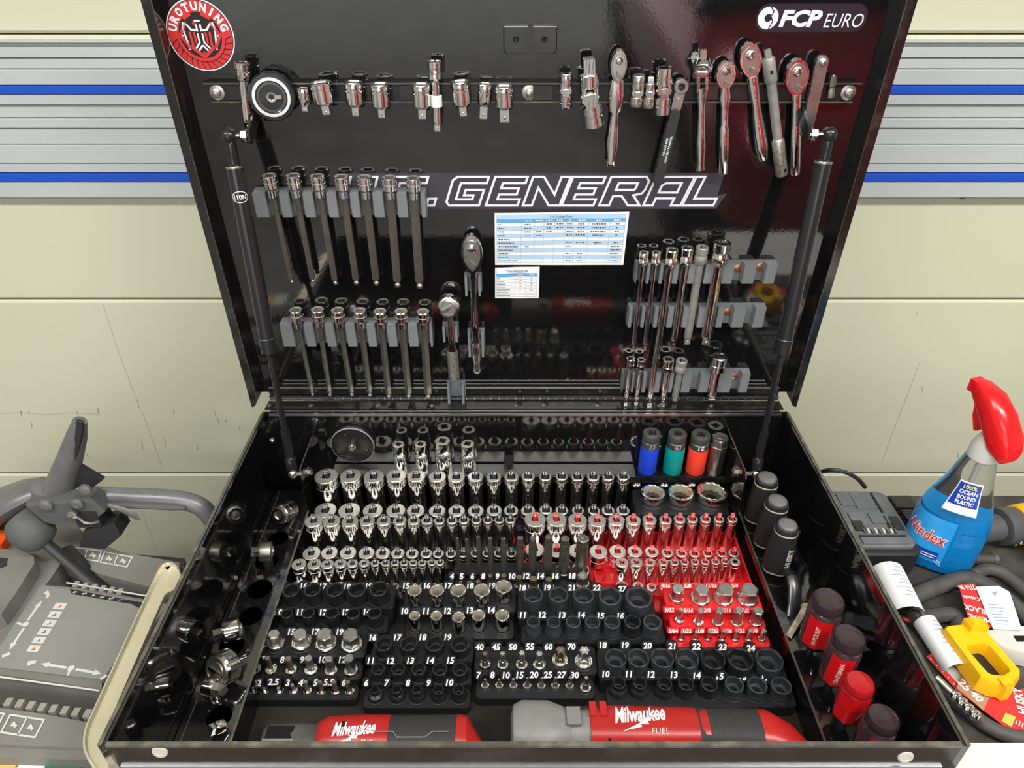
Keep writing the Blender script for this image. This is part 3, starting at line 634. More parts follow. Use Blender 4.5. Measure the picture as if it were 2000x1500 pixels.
def bits(L, z_col, z_step, label, group, kind='hex', tipm='zinc', colm='chrome', cat='bit socket', fac=.9):
    """L [(collar px, py, collar width, tip px, py, tip width)] in image pixels"""
    out = []
    for i, (x, y, wd, tx, ty, tw) in enumerate(L):
        p = atz(x, y, z_col); R = wd*mpp(p)/2; q = aty(tx, ty, p.y); zt = q.z; rt = tw*mpp(q)/2
        zb = z_step-.010 if z_step-.010 > ZF else ZF+.0005
        zt = max(zt, z_col+.003)
        t = thing('bit_socket', (p.x, p.y, zb), label(i), cat, group)
        MB().lathe([(R*.97, 0), (R, .001), (R, z_col-zb-.0012), (R*.93, z_col-zb-.0002), (R*.80, z_col-zb), (R*.74, z_col-zb-.0016), (R*.3, z_col-zb-.0018)], (p.x, p.y, zb), Z_, N).build('drive_base', colm, t)
        ph = random.uniform(0, 1.0); tm = tipm[i] if isinstance(tipm, list) else tipm
        f = r_hex(rt*fac, ph) if kind == 'hex' else (r_star(rt, 6, .30) if kind == 'torx' else r_star(rt, 12, .18))
        L0 = z_col-zb-.003; L1 = zt-zb
        if kind == 'hex': prof = [(f, L0), (f, L1-rt*.16), (lambda a: f(a)*.86, L1)]
        elif kind == 'torx':
            rs = rt*1.02; Lm = L0+(L1-L0)*.42
            prof = [(R*.62, L0), (R*.60, L0+(L1-L0)*.12), (rs, Lm), (f, Lm+.0004), (f, L1-rt*.1), (lambda a: f(a)*.9, L1), (rt*.34, L1), (rt*.3, L1-.002)]
        else: prof = [(f, L0), (f, L1-rt*.1), (lambda a: f(a)*.9, L1), (rt*.35, L1), (rt*.3, L1-.002)]
        MB().lathe(prof, (p.x, p.y, zb), Z_, 48 if kind != 'hex' else 24).build('bit', tm, t)
        out.append((p.x, p.y, R))
    return out
OF = lambda n, s: (lambda i: f'{s}, {ORD[i]} from left {n}')
# --- tray 1: dark impact sockets left of the chrome tray
r1 = place(GA([(320, 188, 125), (473, 185, 125), (633, 185, 130), (790, 185, 132), (945, 177, 140)]), .880)
r2 = place(GA([(290, 355, 88), (443, 352, 95), (612, 350, 103), (762, 355, 102), (915, 352, 105)]), .868)
tray('socket_tray', 'black two-row tray of dark impact sockets beside the left divider', [
    dict(z=.858, pts=r1, labels=[(q[0], q[1], s) for q, s in zip(GA([(258, 165), (412, 160), (550, 165), (722, 165), (875, 163)]), ('15', '16', '17', '18', '19'))]),
    dict(z=.846, pts=r2, labels=[(q[0], q[1], s) for q, s in zip(GA([(236, 348), (385, 348), (550, 348), (710, 348), (862, 345)]), ('10', '11', '12', '13', '14'))])])
impact(r1, .880, .858, OF('in the rear row of the left impact tray', 'wide black impact socket'), 'impact sockets in the left tray')
impact(r2, .868, .846, OF('in the front row of the left impact tray', 'narrow black impact socket'), 'impact sockets in the left tray')
# --- tray 2: chrome six-point sockets
r1 = place(GA([(1198, 190, 105), (1357, 190, 110), (1508, 188, 118), (1677, 188, 122), (1830, 163, 125)]), .880)
r2 = place(GA([(1198, 370, 82), (1352, 370, 88), (1510, 380, 95), (1652, 367, 100), (1822, 367, 105)]), .868)
tray('socket_tray', 'black two-row tray of short chrome sockets in the middle of the cart', [
    dict(z=.852, pts=r1, labels=[(q[0], q[1], s) for q, s in zip(GA([(1140, 160), (1288, 160), (1440, 160), (1595, 160), (1750, 160)]), ('15', '16', '17', '18', '19'))]),
    dict(z=.840, pts=r2, labels=[(q[0], q[1], s) for q, s in zip(GA([(1130, 340), (1280, 340), (1433, 338), (1592, 335), (1745, 333)]), ('10', '11', '12', '13', '14'))])])
chrome_open(r1, .880, .852, OF('in the rear row of the middle tray', 'open chrome socket'), 'chrome sockets in the middle tray')
chrome_open(r2, .868, .840, OF('in the front row of the middle tray', 'open chrome socket'), 'chrome sockets in the middle tray')
# --- tray 3: metric hex bits
L1 = GA([(215, 562, 120, 205, 500, 85), (395, 552, 145, 380, 500, 105), (570, 560, 150, 562, 500, 118), (752, 565, 155, 745, 502, 122)])
L2 = GA([(178, 750, 90, 160, 672, 38), (320, 750, 90, 303, 675, 48), (463, 750, 100, 445, 672, 56), (605, 755, 95, 592, 678, 60), (748, 755, 100, 737, 672, 72)])
L3 = GA([(132, 900, 70, 128, 884, 20), (235, 900, 70, 232, 884, 24), (340, 900, 70, 330, 862, 26), (440, 900, 70, 425, 840, 30), (540, 903, 70, 527, 842, 32), (640, 903, 70, 627, 842, 36), (738, 903, 70, 732, 842, 38)])
q1 = bits(L1, .858, .852, OF('in the rear row beside the left divider', 'big chrome hex bit'), 'hex bits in the left tray')
q2 = bits(L2, .848, .844, OF('in the middle row beside the left divider', 'chrome hex bit'), 'hex bits in the left tray', tipm=['warm_steel', 'warm_steel', 'zinc', 'zinc', 'zinc'])
q3 = bits(L3, .838, .836, OF('in the front row of the left bit tray', 'small chrome hex bit'), 'hex bits in the left tray', tipm=['zinc', 'zinc', 'zinc', 'zinc', 'warm_steel', 'warm_steel', 'warm_steel'])
tray('bit_tray', 'black three-row tray of chrome hex bits at the front left of the cart', [
    dict(z=.852, pts=q1, labels=[(q[0], q[1], s) for q, s in zip(GA([(152, 490), (325, 488), (497, 488), (668, 488)]), ('14', '15', '17', '19'))]),
    dict(z=.844, pts=q2, labels=[(q[0], q[1], s) for q, s in zip(GA([(120, 685), (260, 685), (402, 685), (545, 685), (685, 685)]), ('7', '8', '9', '10', '12'))]),
    dict(z=.836, pts=q3, labels=[(q[0], q[1], s) for q, s in zip(GA([(93, 850), (197, 842), (298, 848), (392, 848), (495, 848), (590, 845), (695, 848)]), ('2', '2.5', '3', '4', '5', '5.5', '6'))])], shear=.2, margin=.006)
# --- tray 4: small impact sockets with three rows
r1 = place(GA([(980, 570, 125), (1158, 567, 130), (1340, 568, 135), (1520, 568, 140)]), .866)
r2 = place(GA([(940, 748, 100), (1082, 748, 104), (1228, 748, 108), (1378, 750, 112), (1520, 750, 115)]), .858)
r3 = place(GA([(915, 895, 62), (1070, 895, 68), (1215, 895, 76), (1367, 895, 82), (1512, 895, 88)]), .852)
tray('socket_tray', 'black three-row tray of small impact sockets behind the red ratchet', [
    dict(z=.850, pts=r1, labels=[(q[0], q[1], s) for q, s in zip(GA([(902, 528), (1080, 528), (1258, 526), (1435, 526)]), ('16', '17', '18', '19'))]),
    dict(z=.842, pts=r2, labels=[(q[0], q[1], s) for q, s in zip(GA([(888, 692), (1028, 692), (1170, 692), (1312, 690), (1455, 690)]), ('11', '12', '13', '14', '15'))]),
    dict(z=.836, pts=[(a, b, max(c, .0098)) for a, b, c in r3], labels=[(q[0], q[1], s) for q, s in zip(GA([(855, 850), (1002, 850), (1152, 850), (1300, 850), (1447, 848)]), ('6', '7', '8', '9', '10'))])], shear=.2, margin=.006)
impact(r1, .866, .850, OF('in the rear row of the small tray', 'black impact socket'), 'impact sockets in the small tray', hk=.72)
impact(r2, .858, .842, OF('in the middle row of the small tray', 'black impact socket'), 'impact sockets in the small tray', base=[max(q[2]*1.03, .0105) for q in r2])
impact(r3, .852, .836, OF('in the front row of the small tray', 'stepped black socket'), 'impact sockets in the small tray', base=[.0098]*5)
# --- tray 5: torx bits
L1 = [q for q in GA([(1700, 712, 82, 1700, 640, 40), (1825, 716, 86, 1825, 640, 42), (1960, 716, 90, 1960, 636, 48)])] + GB([(190, 702, 95, 195, 630, 52), (335, 670, 115, 335, 602, 68), (500, 678, 130, 500, 606, 80)])
L2 = GA([(1700, 862, 62, 1700, 825, 20), (1800, 862, 62, 1800, 825, 20), (1900, 862, 62, 1900, 822, 22)]) + GB([(105, 848, 62, 105, 800, 20), (205, 848, 62, 206, 800, 22), (302, 848, 62, 304, 798, 24), (402, 848, 62, 405, 797, 26), (513, 865, 80, 516, 798, 30)])
q1 = bits(L1, .850, .846, OF('in the rear row of the star bit tray', 'chrome star bit'), 'star bits in the front tray', 'torx', ['warm_steel', 'zinc', 'zinc', 'zinc', 'warm_steel', 'satin_chrome'])
q2 = bits(L2, .842, .838, OF('in the front row of the star bit tray', 'small chrome star bit'), 'star bits in the front tray', 'torx', 'zinc')
tray('bit_tray', 'black two-row tray of star bits at the front centre of the cart', [
    dict(z=.846, pts=q1, labels=[(q[0], q[1], s) for q, s in zip(GA([(1660, 595), (1778, 595), (1897, 595)])+GB([(125, 582), (255, 582), (415, 582)]), ('40', '45', '50', '55', '60', '70'))]),
    dict(z=.838, pts=q2, labels=[(q[0], q[1], s) for q, s in zip(GA([(1655, 795), (1752, 793), (1850, 795)])+GB([(55, 780), (153, 778), (250, 778), (347, 778), (437, 780)]), ('7', '8', '10', '15', '20', '25', '27', '30'))])], margin=.007)
# --- tray 6: grey impact sockets, second tray from right
r1 = place(GB([(148, 215, 140), (325, 215, 140), (500, 220, 150), (685, 225, 165), (885, 232, 195)]), .880)
r2 = place(GB([(150, 405, 96), (290, 407, 102), (427, 405, 108), (563, 407, 112), (700, 407, 118), (842, 405, 122), (980, 407, 135)]), .868)
tray('socket_tray', 'black two-row tray of grey impact sockets left of the red hex bits', [
    dict(z=.854, pts=r1, labels=[(q[0], q[1], s) for q, s in zip(GB([(75, 172), (248, 170), (415, 170), (590, 170), (770, 178)]), ('18', '19', '21', '22', '27'))]),
    dict(z=.846, pts=r2, labels=[(q[0], q[1], s) for q, s in zip(GB([(75, 362), (212, 360), (350, 362), (485, 362), (620, 367), (757, 367), (893, 372)]), ('11', '12', '13', '14', '15', '16', '17'))])])
impact(r1, .880, .854, OF('in the rear row left of red tray', 'large grey impact socket'), 'grey impact sockets left of the red tray', 'impact_grey', hk=.74)
impact(r2, .868, .846, OF('in the front row left of red tray', 'grey impact socket'), 'grey impact sockets left of the red tray', ['impact_grey']*5+['impact_black', 'impact_grey'], base=[q[2]*1.22 for q in r2[:2]]+[q[2]*1.06 for q in r2[2:]])
# --- tray 7: red tray of hex bits
L1 = GB([(1150, 232, 105, 1158, 175, 92), (1315, 236, 135, 1330, 182, 104), (1475, 238, 135, 1490, 176, 118), (1643, 240, 145, 1652, 178, 124)])
L2 = GB([(1167, 388, 76, 1183, 322, 36), (1300, 402, 80, 1312, 325, 46), (1435, 402, 85, 1455, 325, 60), (1567, 402, 90, 1584, 325, 66), (1700, 402, 92, 1722, 328, 76)])
L3 = GB([(1180, 520, 56, 1184, 482, 24), (1277, 520, 56, 1282, 478, 26), (1367, 520, 56, 1374, 475, 28), (1465, 520, 60, 1475, 470, 30), (1558, 520, 60, 1570, 470, 32), (1650, 518, 62, 1667, 468, 36), (1743, 520, 62, 1757, 468, 38)])
q1 = bits(L1, .868, .862, OF('in the rear row of the red tray', 'big steel hex bit socket'), 'hex bits in the red tray')
q2 = bits(L2, .856, .852, OF('in the middle row of the red tray', 'steel hex bit socket'), 'hex bits in the red tray')
q3 = bits(L3, .845, .841, OF('in the front row of the red tray', 'small steel hex bit socket'), 'hex bits in the red tray')
tray('bit_tray', 'bright red three-row tray of steel hex bits near the right divider', [
    dict(z=.862, pts=q1, h=.0058, labels=[(q[0], q[1], s) for q, s in zip(GB([(1072, 158), (1225, 158), (1390, 158), (1552, 158)]), ('9/16', '5/8', '11/16', '3/4'))]),
    dict(z=.852, pts=q2, h=.0058, labels=[(q[0], q[1], s) for q, s in zip(GB([(1098, 326), (1230, 328), (1362, 328), (1497, 328), (1630, 330)]), ('9/32', '5/16', '3/8', '7/16', '1/2'))]),
    dict(z=.841, pts=q3, h=.0055, labels=[(q[0], q[1], s) for q, s in zip(GB([(1125, 472), (1218, 472), (1318, 472), (1405, 472), (1500, 472), (1590, 472), (1690, 472)]), ('5/64', '3/32', '1/8', '5/32', '3/16', '7/32', '1/4'))])], m='red_plastic', m_num='print_on_red', margin=.006)
# --- tray 8: big impact sockets front right
r1 = place(GB([(725, 657, 155), (882, 657, 155), (1050, 657, 165), (1222, 660, 170), (1402, 662, 178), (1595, 664, 190), (1797, 670, 196)]), .870)
r2 = place(GB([(748, 832, 95), (893, 834, 98), (1065, 836, 108), (1215, 836, 114), (1378, 838, 122), (1552, 842, 135), (1713, 846, 140), (1880, 850, 146)]), .858)
tray('socket_tray', 'black two-row tray of large impact sockets behind the right angle impact wrench', [
    dict(z=.850, pts=r1, labels=[(q[0], q[1], s) for q, s in zip(GB([(635, 572), (790, 572), (945, 575), (1115, 577), (1285, 580), (1468, 585), (1665, 592)]), ('18', '19', '20', '21', '22', '23', '24'))]),
    dict(z=.840, pts=r2, labels=[(q[0], q[1], s) for q, s in zip(GB([(655, 773), (815, 773), (970, 775), (1130, 778), (1290, 782), (1450, 788), (1610, 795), (1770, 798)]), ('10', '11', '12', '13', '14', '15', '16', '17'))])])
impact(r1, .870, .850, OF('in the rear row of the front right tray', 'big impact socket'), 'impact sockets in the front right tray', ['impact_grey']*4+['impact_black']*2+['impact_grey'], hk=.78)
impact(r2, .858, .840, OF('in the front row of the front right tray', 'impact socket'), 'impact sockets in the front right tray', ['impact_black']*5+['impact_grey']*3, hk=.74, base=[max(q[2]*1.04, .0125) for q in r2])
# --- tray 9: three very large twelve-point sockets
r1 = place(A8([(1103, 640, 190), (1322, 640, 205), (1565, 635, 240)]), .892)
tray('socket_tray', 'black tray of three wide chrome sockets below the rear shelf', [
    dict(z=.872, pts=r1, yb=.877, x1=GR-.003, labels=[(1000+x/4, 800+y/4, s) for x, y, s in ((975, 580, '30'), (1190, 580, '32'), (1405, 580, '36'))])], margin=.010, back=.01, front=.010, recess=True)
chrome_open(r1, .892, .872, lambda i: ['wide chrome twelve-point socket beside the number thirty', 'wide chrome twelve-point socket in the middle of three', 'widest chrome twelve-point socket beside the right gusset'][i], 'three wide chrome sockets', True)
# --- spline bits: long row and short row
mat('oiled_steel', (.16, .155, .13), .42, .9, .5, noise=(50, (.26, .25, .21), .35, .7))
bx = [893, 911, 934, 957, 983, 1016, 1041, 1072, 1104, 1139]; bw = [8, 8, 9, 11, 12, 15, 16, 18, 21, 24]
z0 = .850; sp = []
for i, (x, wd) in enumerate(zip(bx, bw)):
    ty = [1051, 1053, 1048, 1051, 1052, 1050, 1051, 1048, 1051, 1051][i]
    p = atz(x+(1000-x)*.036, 1114, z0); q = aty(x, ty, p.y); r = wd*mpp(p)/2*.98; zt = q.z
    t = thing('spline_bit', (p.x, p.y, ZF+.002), f'long dark steel spline bit, {ORD[i]} from left behind the middle tray', 'bit', 'long spline bits')
    f = r_hex(r*.9, .3*i); sr = r*.80 if i < 9 else r*.98; g = r_star(sr, 12, .16); zs = zt-.0135
    MB().lathe([(f, 0), (f, zs-ZF-.002), (lambda a: sr*.94, zs-ZF+.0012), ], (p.x, p.y, ZF+.002), Z_, 24).build('shank', 'oiled_steel', t)
    MB().lathe([(g, zs-ZF-.002), (g, zt-ZF-.0026), (lambda a: g(a)*.9, zt-ZF-.002), (sr*.42, zt-ZF-.002), (sr*.4, zt-ZF-.005)], (p.x, p.y, ZF+.002), Z_, 48).build('spline_tip', 'dull_steel', t)
    if i > 7: MB().lathe([(r*1.5, 0), (r*1.5, .0012), (r*1.2, .0014)], (p.x, p.y, z0), Z_, N, cap=(False, False)).build('collar', 'chrome', t)
    sp.append((p.x, p.y, r))
sx = [(900, 1136, 7, 13), (917, 1136, 8, 14), (934, 1135, 9, 15), (958, 1124, 10, 18), (984, 1124, 12, 19), (1014, 1127, 13, 21), (1042, 1130, 16, 24), (1072, 1131, 15, 24), (1138, 1124, 22, 29)]
L = [(x+(1000-x)*.006, y+14, cw, x, y, wd) for x, y, wd, cw in sx]
ss = bits(L, .846, .844, OF('in the short row behind the middle tray', 'short spline bit socket'), 'short spline bits', 'spline', ['dull_steel']*3+['warm_steel']*5+['zinc'])
tray('bit_tray', 'black two-row tray of dark spline bits behind the middle chrome sockets', [
    dict(z=z0, pts=sp, labels=[(580+x/4, 800+y/4, s) for x, y, s in ((1210, 1302, '4'), (1286, 1302, '5'), (1370, 1302, '6'), (1455, 1302, '8'), (1568, 1302, '9'), (1682, 1302, '10'), (1792, 1300, '12'), (1905, 1300, '14'))]+[(1000+340/4, 800+1300/4, '16'), (1000+472/4, 800+1300/4, '18')]),
    dict(z=.844, pts=ss)], recess=False, back=.006, margin=.006)
# ================================================================ things on the rear shelf
mat('lug_grey', (.085, .083, .078), .35, .5, .5, noise=(60, (.13, .125, .115), .35, .7))
def stand(x, y, wd, Yp, zb): p = aty(x, y, Yp); return p, wd*mpp(p)/2
for i, (x, y, wd) in enumerate(((793, 270, 92), (965, 268, 94), (1137, 242, 120), (1332, 265, 108))):
    p, R = stand(580+x/4, 800+y/4, wd/4, .894, 0); zb = SZ+.0032; h = p.z-zb; o = (p.x, .894, zb)
    t = thing('spark_plug_socket', o, ['narrow chrome spark plug socket with hex top, leftmost on the rear shelf', 'narrow chrome spark plug socket with hex top, second on the rear shelf', 'tallest chrome spark plug socket on the rear shelf', 'wide chrome spark plug socket, rightmost of four on the rear shelf'][i], 'socket', 'spark plug sockets on the shelf')
    Rb = R*1.12; hx = .020
    MB().lathe([(Rb*.97, 0), (Rb, .001), (Rb, h-hx-.003), (Rb*.93, h-hx)], o, Z_, N).build('body', 'chrome', t)
    MB().lathe(knurl(Rb, h-hx+Rb*.15), o, Z_, 80, cap=(False, False)).build('engraved_band', 'satin_chrome', t)
    f = r_hex(R*.93, .2); s = r_sq(R*.86)
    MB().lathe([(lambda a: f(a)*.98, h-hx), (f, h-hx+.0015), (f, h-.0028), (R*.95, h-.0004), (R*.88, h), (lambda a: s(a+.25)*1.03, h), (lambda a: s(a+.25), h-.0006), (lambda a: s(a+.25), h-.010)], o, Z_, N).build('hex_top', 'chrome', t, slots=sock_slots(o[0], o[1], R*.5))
p, R = stand(994, 893, 19, .897, 0)
o = MB().lathe([(R, 0), (R, p.z-SZ-.0045), (R*.92, p.z-SZ-.0032)], (p.x, .897, SZ+.0032), Z_, 20).build('plug', 'strut_black', loc=(p.x, .897, SZ+.0032)); tag(o, 'short plain black plug standing behind the tall sockets on the rear shelf', 'plug')
for i, (x, y, wd, sl, nm) in enumerate(((1093, 178, 142, 'blue_sleeve', '17'), (1296, 182, 146, 'teal_sleeve', '19'), (1478, 190, 150, 'orange_sleeve', '21'))):
    p, R = stand(1000+x/4, 800+y/4, wd/4, .897, 0); zb = SZ; h = p.z-zb; o = (p.x, .897, zb)
    t = thing('lug_nut_socket', o, ['grey lug nut socket with a bright blue sleeve', 'grey lug nut socket with a teal green sleeve', 'grey lug nut socket with an orange red sleeve'][i], 'socket', 'lug nut sockets on the shelf')
    s = r_sq(R*.86)
    MB().lathe([(R*.97, 0), (R*.97, h*.70), (R, h*.72), (R, h*.80), (R*.93, h*.815), (R*.93, h*.85), (R, h*.865), (R, h-.0016), (R*.93, h), (lambda a: s(a+.15*i)*1.04, h), (lambda a: s(a+.15*i), h-.0008), (lambda a: s(a+.15*i), h-.012)], o, Z_, N).build('steel_body', 'lug_grey', t, slots=sock_slots(o[0], o[1], R*.46, 'lug_grey'))
    MB().lathe([(R*1.0, .0005), (R*1.045, .002), (R*1.045, h*.66-.001), (R*1.0, h*.665)], o, Z_, N, cap=(False, False)).build('sleeve', sl, t)
    q = V((p.x, .897-R*1.012, zb+h*.755)); mm = MB(); text(mm, nm, q, -X_, -Z_, h=.009, bold=.03)
    for k, pt in enumerate(mm.v):
        a = (pt.x-p.x)/R; mm.v[k] = V((p.x+math.sin(a)*R*1.006, .897-math.cos(a)*R*1.006, pt.z))
    mm.build('number', 'dim_print' if i < 2 else 'white_print', t, smooth=0)
p, R = stand(1000+1628/4, 800+215/4, 34, .897, 0); zb = SZ; h = p.z-zb; o = (p.x, .897, zb)
t = thing('slotted_socket', o, 'tall zinc sensor socket with a hex head and a slot down its side', 'socket')
MB().lathe([(R*.98, 0), (R, .001), (R, h-.018), (R*1.02, h-.0175), (R*1.02, h-.0145), (R*.9, h-.0142)], o, Z_, N).build('body', 'zinc', t)
f = r_hex(R*.90, .1); s = r_sq(R*.8)
MB().lathe([(f, h-.0145), (f, h-.0012), (lambda a: f(a)*.94, h), (lambda a: s(a+.5), h), (lambda a: s(a+.5), h-.010)], o, Z_, N).build('hex_head', 'zinc', t)
MB().box((o[0]+R*.30, .897-R*.96, zb+(h-.02)/2), (R*.42, R*.16, h-.022)).build('slot', 'hole_dark', t, smooth=0)
# ================================================================ power tools at the front of the cart
def sring(c, a, b, e, n=20, ax=(Y_, Z_)):
    """super-ellipse ring around c: half sizes a, b, exponent e"""
    out = []
    for i in range(n):
        t_ = 2*math.pi*i/n; ct, st = math.cos(t_), math.sin(t_)
        out.append(V(c)+ax[0]*(abs(ct)**(2/e)*math.copysign(a, ct))+ax[1]*(abs(st)**(2/e)*math.copysign(b, st)))
    return out
def bodyx(secs, n=36):
    """loft along x: (x, yc, zc, half y, half z, exponent)"""
    m = MB().loft([sring((x, yc, zc), a, b, e, n) for x, yc, zc, a, b, e in secs]); PARTS.append(m); return m
PARTS = []
FLZ = ZF+.0005
NT = V((0, -.62, .785))                                    # print faces up and toward the camera
UPT = V((0, .785, .62))
def surf_text(mb, yc, zc, a, b, off=.0006):
    """push flat print onto the elliptical body axis"""
    for i, p in enumerate(mb.v):
        d = V((0, p.y-yc, p.z-zc)); ang = math.atan2(d.z/b, d.y/a); e = 2.6
        ct, st = math.cos(ang), math.sin(ang)
        q = V((p.x, yc+abs(ct)**(2/e)*math.copysign(a, ct), zc+abs(st)**(2/e)*math.copysign(b, st)))
        mb.v[i] = q+V((0, math.cos(ang), math.sin(ang)))*off
    return mb
def bolt(mb, o, u, v, L):
    """jagged lightning stroke below the name"""
    pts = [(-.5, -.16), (-.06, .01), (-.10, .06), (.12, .06), (.08, .11), (.5, .22), (.12, .03), (.16, -.02), (-.05, -.02), (-.02, -.07)]
    return mb.plate([(a*L, b*L) for a, b in pts], o, u, v, u.cross(v))
# --- right-angle impact wrench
yc = .468; zc = FLZ+.034
def px_x(x): return atz(x, 1412, zc+.01).x
X0, X1, X2, X3, X4, X5 = [px_x(x) for x in (996, 1125, 1150, 1378, 1482, 1568)]
t = thing('impact_wrench', ((X0+X5)/2, yc, FLZ), 'red and grey right-angle cordless impact wrench lying along the front wall', 'power tool')
bodyx([(X0+.001, yc, zc-.002, .018, .022, 2.6), (X0+.004, yc, zc, .028, .031, 2.6), (X0+.014, yc, zc, .032, .034, 3), (X0+.045, yc, zc, .032, .033, 3), (X1-.018, yc, zc, .026, .030, 3), (X1-.008, yc, zc, .022, .025, 3)]).build('gear_head', 'tool_grey', t)
bodyx([(X1-.010, yc, zc, .0215, .0245, 2.5), (X1+.004, yc, zc, .0225, .0260, 2.5), (X2+.001, yc, zc, .0235, .027, 2.5)]).build('neck', 'tool_grey', t)
MB().box((X1-.004, yc+.004, zc+.026), (.016, .022, .010)).build('neck_block', 'tool_grey', t, smooth=0)
bodyx([(X2, yc, zc, .0275, .0290, 2.6), (X2+.006, yc, zc, .0290, .0300, 2.6), (X2+.05, yc, zc, .0275, .0285, 2.6), (X3-.02, yc, zc, .0265, .0275, 2.6), (X3, yc, zc, .0250, .0265, 2.6)]).build('housing', 'tool_red', t)
for k in (0, .012): MB().box((X2+.004+k, yc+.012, zc+.0295), (.008, .018, .006)).build('collar_lug', 'tool_red', t, smooth=0)
bodyx([(X3-.012, yc, zc, .0262, .0272, 2.6), (X3+.01, yc, zc-.001, .0258, .0262, 2.6), (X4-.03, yc, zc-.002, .0270, .0275, 2.6), (X4, yc-.002, zc-.003, .0275, .0290, 2.6)]).build('grip', 'tool_rubber', t)
bodyx([(X4-.002, yc-.002, zc-.003, .0280, .0295, 2.6), (X4+.010, yc-.003, zc-.004, .0280, .0295, 2.6), (X5-.016, yc-.012, zc-.008, .024, .026, 2.4), (X5, yc-.020, zc-.012, .016, .019, 2.2)]).build('tail_band', 'tool_red', t)
bodyx([(X4+.006, yc-.012, zc-.006, .0232, .0262, 2.6), (X5-.02, yc-.020, zc-.010, .020, .022, 2.4), (X5-.006, yc-.024, zc-.013, .014, .017, 2.2)]).build('battery', 'tool_rubber', t)
s = px_x(1348); MB().sphere((s, yc-.024, zc+.010), .0085, 12, 8, (1.3, .6, .8)).build('trigger', 'tool_rubber', t)
s = px_x(1336); MB().box((px_x(1308), yc-.0275, zc-.004), (.006, .004, .011)).build('vent', 'hole_dark', t, smooth=0)
MB().box((px_x(1184), yc-.021, zc+.0165), (.003, .012, .012), (X_, UPT, NT)).build('vent', 'hole_dark', t, smooth=0)
tr = bvh(PARTS); del PARTS[:]
m = MB(); text(m, 'Milwaukee', hit(tr, 1249, 1394), X_+UPT*.05, UPT, h=.0150, maxw=.060, bold=.03, shear=.25); press(m, tr, NT, .0011).build('name_print', 'white_print', t, smooth=0)
m = MB(); bolt(m, hit(tr, 1255, 1412), X_, UPT, .048); press(m, tr, NT, .0011).build('bolt_print', 'white_print', t, smooth=0)
m = MB(); text(m, 'FUEL', hit(tr, 1290, 1427), X_, UPT, h=.0062, maxw=.026, bold=-.005, shear=.1, space=1.1); press(m, tr, NT, .0011).build('series_print', 'print_on_red', t, smooth=0)
# --- cordless ratchet
yc = .466; zc = FLZ+.025
X0, X1, X2, X3, X4 = [px_x(x) for x in (517, 626, 764, 893, 938)]
t = thing('cordless_ratchet', ((X0+X4)/2, yc, FLZ), 'red cordless ratchet with dark steel head lying along the front wall', 'power tool')
bodyx([(X0, yc, zc-.003, .013, .010, 3), (X0+.005, yc, zc-.003, .0175, .013, 3), (X0+.045, yc, zc-.002, .0185, .0135, 3), (X0+.062, yc, zc-.001, .0170, .0140, 3), (X1+.004, yc, zc, .020, .019, 2.8)]).build('ratchet_head', 'tool_dark_steel', t)
MB().box((px_x(552), yc+.002, zc+.0105), (.032, .017, .0012)).build('head_window', 'hole_dark', t, smooth=0)
MB().box((px_x(552), yc-.0075, zc+.0112), (.036, .0022, .0022)).build('window_frame', 'tool_grey', t, smooth=0)
bodyx([(X1, yc, zc, .018, .018, 2.6), (X1+.010, yc, zc, .0235, .0235, 2.6), (X1+.05, yc, zc, .0250, .0250, 2.6), (X2, yc, zc, .0250, .0245, 2.6)]).build('housing', 'tool_red', t)
bodyx([(X2-.012, yc, zc, .0246, .0243, 2.6), (X2+.02, yc, zc, .0245, .0240, 2.6), (X3+.002, yc, zc, .0252, .0248, 2.6)]).build('grip', 'tool_rubber', t)
MB().tube([V((px_x(x), yc, zc))+NT*.0255+UPT*k for x, k in ((738, .012), (775, .012), (782, .006), (835, .006), (850, .012), (880, .012))], .0008, 6).build('grip_line', 'tool_grey', t)
bodyx([(X3, yc, zc, .0258, .0254, 2.6), (X3+.012, yc-.002, zc, .0255, .0250, 2.6), (X4-.004, yc-.012, zc-.006, .019, .019, 2.6), (X4+.006, yc-.018, zc-.010, .013, .013, 2.4)]).build('tail_band', 'tool_red', t)
MB().box((px_x(755), yc-.0245, zc+.000), (.003, .004, .018)).build('vent', 'hole_dark', t, smooth=0)
MB().box((px_x(677), yc+.004, zc+.0243), (.004, .007, .003)).build('vent', 'hole_dark', t, smooth=0)
tr = bvh(PARTS)
m = MB(); text(m, 'Milwaukee', hit(tr, 692, 1422), X_+UPT*.06, UPT, h=.0135, maxw=.050, bold=.03, shear=.25); press(m, tr, NT, .0011).build('name_print', 'white_print', t, smooth=0)
m = MB(); bolt(m, hit(tr, 688, 1440), X_, UPT, .040); press(m, tr, NT, .0011).build('bolt_print', 'white_print', t, smooth=0)
m = MB(); text(m, 'FUEL', hit(tr, 720, 1449), X_, UPT, h=.0052, maxw=.020, bold=-.005, space=1.1); press(m, tr, NT, .0011).build('series_print', 'print_on_red', t, smooth=0)
